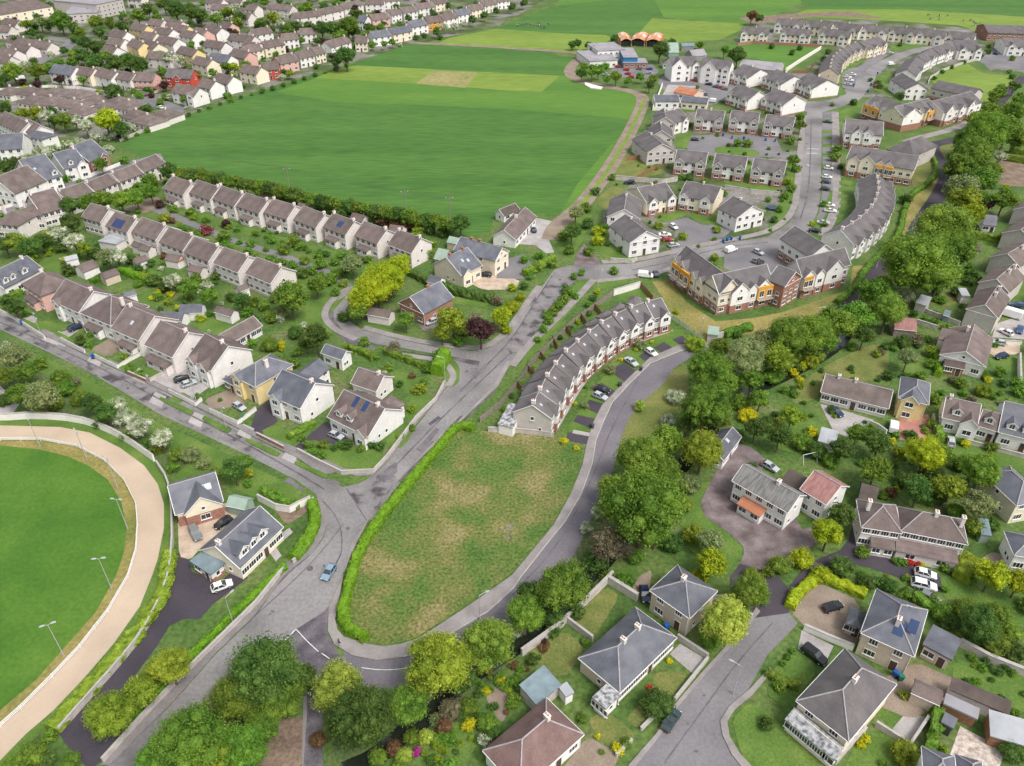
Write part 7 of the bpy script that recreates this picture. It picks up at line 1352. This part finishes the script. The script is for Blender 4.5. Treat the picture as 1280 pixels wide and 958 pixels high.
V_ = [(0,0,.98),(0,0,1.2),(0,.01,1.42),(0,0,1.54),(0,-.02,1.66),(.1,0,.92),(.12,-.12,.52),(.11,-.05,.08),(.11,-.17,.04),(-.1,0,.92),(-.11,.1,.5),(-.11,.22,.1),(-.11,.12,.04),(.19,.01,1.40),(.25,.1,1.13),(.27,.02,.9),(-.19,.01,1.40),(-.25,-.08,1.13),(-.26,-.2,.93)]
E_ = [(0,1),(1,2),(2,3),(3,4),(0,5),(5,6),(6,7),(7,8),(0,9),(9,10),(10,11),(11,12),(2,13),(13,14),(14,15),(2,16),(16,17),(17,18)]
R_ = [.14,.13,.15,.055,.1,.1,.065,.045,.04,.1,.065,.045,.04,.07,.045,.035,.07,.045,.035]
pm = skin_mesh('person', V_, E_, R_, ['clothes_navy','trousers','skin'], 2)
for f in pm.polygons:
    z = sum(pm.vertices[i].co.z for i in f.vertices)/len(f.vertices); f.material_index = 2 if z > 1.5 or (abs(sum(pm.vertices[i].co.x for i in f.vertices)/len(f.vertices)) > .2 and z < .98) else 1 if z < .93 else 0
p = P(424,804,.9); o = link('person', pm, None, (p.x, p.y, .13), 2.2); o['category'] = 'person'; o['label'] = 'person in dark jacket walking on the curved pavement by the meadow hedge'
hr = MB(); iv, jf = ICO2; hr.add([(v[0]*.105, v[1]*.115+.0, 1.70+v[2]*.1) for v in iv if True], [tuple(f) for f in jf]); hr.build('hair', 'hair', o)

SUB = [(0,20),(0,160),(145,176),(300,120),(440,78),(560,42),(640,5),(500,-5),(0,-5)]
scatter(SUB, 330, (2.5, 5.5), 'DDDMMGGOWP')
scatter([(0,260),(100,265),(320,350),(340,400),(370,490),(300,470),(140,400),(0,360)], 70, (2.2, 4.5), 'MMGGOWYTD', 5)
scatter([(205,215),(560,300),(520,340),(430,330),(200,270)], 25, (2, 4), 'DMGO', 6)
scatter([(985,455),(1085,430),(1130,440),(1280,480),(1280,640),(1200,650),(1060,590),(1000,560),(960,520)], 110, (2.5, 5.5), 'DMMGGO', 7)
scatter([(820,140),(1000,140),(1000,190),(985,290),(860,312),(800,312),(755,290),(760,235)], 70, (1.6, 3), 'DMG', 8)
scatter([(1060,720),(1160,725),(1280,780),(1280,950),(1170,950),(1180,860),(1100,880),(1200,790)], 40, (3, 6), 'DMGO', 9)
scatter([(520,958),(600,840),(700,780),(690,800),(640,880),(600,958)], 50, (3, 6.5), 'DMGOT', 10)
scatter([(910,410),(980,400),(1060,385),(1075,420),(1000,470),(960,500),(900,520),(880,470)], 22, (4, 9), 'DMGO', 12)
scatter([(1150,390),(1200,300),(1230,350),(1200,420),(1130,440),(1110,410)], 30, (3, 6), 'DMG', 13)
scatter([(1285,300),(1285,960),(1500,1100),(1560,500),(1400,250)], 120, (6, 15), 'DMGGO', 31)
scatter([(-60,965),(60,975),(140,1130),(-60,1130)], 30, (10, 20), 'DMG', 32); scatter([(190,975),(380,975),(370,1100),(200,1100)], 26, (14, 24), 'DMGO', 33); scatter([(410,975),(630,975),(620,1120),(420,1120)], 26, (10, 20), 'DMGO', 34); scatter([(1040,985),(1280,1000),(1400,1150),(1080,1150)], 40, (8, 18), 'DMGO', 35)
scatter([(-200,400),(-10,420),(-10,520),(-200,520)], 30, (6, 14), 'DMG', 36); scatter([(-300,180),(-10,180),(-10,380),(-300,380)], 60, (5, 10), 'DMGW', 37)
finish_shrubs()
SUN_AZ=135; EXPO=0.54; HAZE=0
# ------------------------------------------------------------ wings, sunrooms and coloured fronts belong to their building
def wm_(o): return Matrix.Translation(o.location) @ Matrix.Rotation(o.rotation_euler.z, 4, 'Z')
def mid_(o): return wm_(o) @ Vector((0, o.get('_D', 1)/2, 0))
kids = {}
for o in bpy.data.objects:
    if o.parent: kids.setdefault(o.parent.name, []).append(o)
hosts = {k: [q[0] for q in REG if '_L' in q[0] and q[0]['category'] in v] for k, v in (('h', ('house', 'apartment block', 'shop', 'outhouse')), ('a', ('apartment block',)))}
keep = []
for q in REG:
    w = q[0]; c = w['category']
    if c not in WINGS: keep.append(q); continue
    hl = hosts['a' if c == 'apartment front' else 'h']; host = min(hl, key=lambda h: (mid_(h)-mid_(w)).length)
    ch = kids.get(w.name, []); wall = next(k for k in ch if k.name.split('.')[0] == 'wall')
    wall.name = {'extension': 'extension', 'conservatory': 'sunroom', 'apartment front': 'rendered_front'}[c]
    wall.parent = host; wall.matrix_basis = wm_(host).inverted() @ wm_(w)
    for k in ch:
        if k is not wall:
            k.parent = wall
            if k.name.split('.')[0] == 'roof': k.name = wall.name.split('.')[0]+'_roof'
    bpy.data.objects.remove(w)
REG[:] = keep
# ------------------------------------------------------------ labels
ORD = ['first','second','third','fourth','fifth','sixth','seventh','eighth','ninth','tenth','eleventh','twelfth','thirteenth','fourteenth','fifteenth','sixteenth','seventeenth','eighteenth','nineteenth','twentieth']
def ordn(i):
    if i < 20: return ORD[i]
    T = {20:'twenty',30:'thirty',40:'forty',50:'fifty'}; n = i+1
    return T[n//10*10]+('-'+ORD[n%10-1] if n%10 else '') if n%10 else {20:'twentieth',30:'thirtieth',40:'fortieth'}[n]
from collections import defaultdict
gr = defaultdict(list)
for o, d, z, ax in REG: gr[(d, z, ax)].append(o)
seen = {}
for (d, z, ax), L in gr.items():
    def wp(o):
        m = o.location
        if o.type == 'MESH' and o.location.length < 1e-6 and len(o.data.vertices):
            vs = [v.co for v in o.data.vertices[:400]]; m = sum(vs, Vector())/len(vs)
        return proj(m)
    L.sort(key=lambda o: wp(o)[0 if ax == 'x' else 1])
    for i, o in enumerate(L):
        t = f'{d} {z}'.strip()
        if len(L) > 1:
            if ax == 'x': e = 'leftmost' if i == 0 else 'rightmost' if i == len(L)-1 else f'{ordn(i)} from the left'
            else: e = 'farthest' if i == 0 else 'nearest' if i == len(L)-1 else f'{ordn(i)} from the top'
            t += ', '+e
        o['label'] = t
        if t in seen: print('DUP LABEL', t)
        seen[t] = 1
        if not 4 <= len(t.split()) <= 16: print('LEN', len(t.split()), t)
# ------------------------------------------------------------ air
if HAZE > 0:
    hz = MB().box(-1500, 1500, -250, 1900, -1.0, HC+4).build('haze', 'white_trim'); hz.data.materials.clear()
    hm = bpy.data.materials.new('haze'); hm.use_nodes = True; hn = hm.node_tree; hn.nodes.clear()
    ho = hn.nodes.new('ShaderNodeOutputMaterial'); pv = hn.nodes.new('ShaderNodeVolumePrincipled'); pv.inputs['Color'].default_value = (.93,.95,1,1)
    pv.inputs['Density'].default_value = HAZE; hn.links.new(pv.outputs[0], ho.inputs['Volume']); hz.data.materials.append(hm); hz['kind'] = 'stuff'; hz['category'] = 'haze'; hz['label'] = 'faint pale haze over the far fields and houses'
    scene.cycles.volume_bounces = 1
# ------------------------------------------------------------ light
w = bpy.data.worlds.new('World'); scene.world = w; w.use_nodes = True; nt = w.node_tree; nt.nodes.clear()
sky = nt.nodes.new('ShaderNodeTexSky'); sky.sky_type = 'NISHITA'; sky.sun_disc = False
SE, SA = math.radians(56), math.radians(SUN_AZ)
sky.sun_elevation = SE; sky.sun_rotation = SA; sky.air_density = 1.6; sky.dust_density = 5.0; sky.ozone_density = 1.0
hs = nt.nodes.new('ShaderNodeHueSaturation'); hs.inputs['Saturation'].default_value = .35   # cloud-white sky
bg = nt.nodes.new('ShaderNodeBackground'); bg.inputs[1].default_value = .13
ou = nt.nodes.new('ShaderNodeOutputWorld'); nt.links.new(sky.outputs[0], hs.inputs['Color']); nt.links.new(hs.outputs[0], bg.inputs[0]); nt.links.new(bg.outputs[0], ou.inputs[0])
sd = bpy.data.lights.new('sun', 'SUN'); sd.energy = 1.5; sd.angle = math.radians(15); sd.color = (1, .965, .92)
so = bpy.data.objects.new('sun', sd); COL.objects.link(so)
# sun_rotation in Nishita: clockwise from +Y
d = Vector((math.sin(SA)*math.cos(SE), math.cos(SA)*math.cos(SE), math.sin(SE)))
so.rotation_euler = d.to_track_quat('Z', 'Y').to_euler()
scene.view_settings.view_transform = 'Standard'; scene.view_settings.look = 'None'; scene.view_settings.gamma = 1
scene.view_settings.exposure = EXPO
scene.render.engine = 'CYCLES'; scene.cycles.max_bounces = 5; scene.cycles.diffuse_bounces = 3; scene.cycles.transparent_max_bounces = 4
print('objects', len(bpy.data.objects))
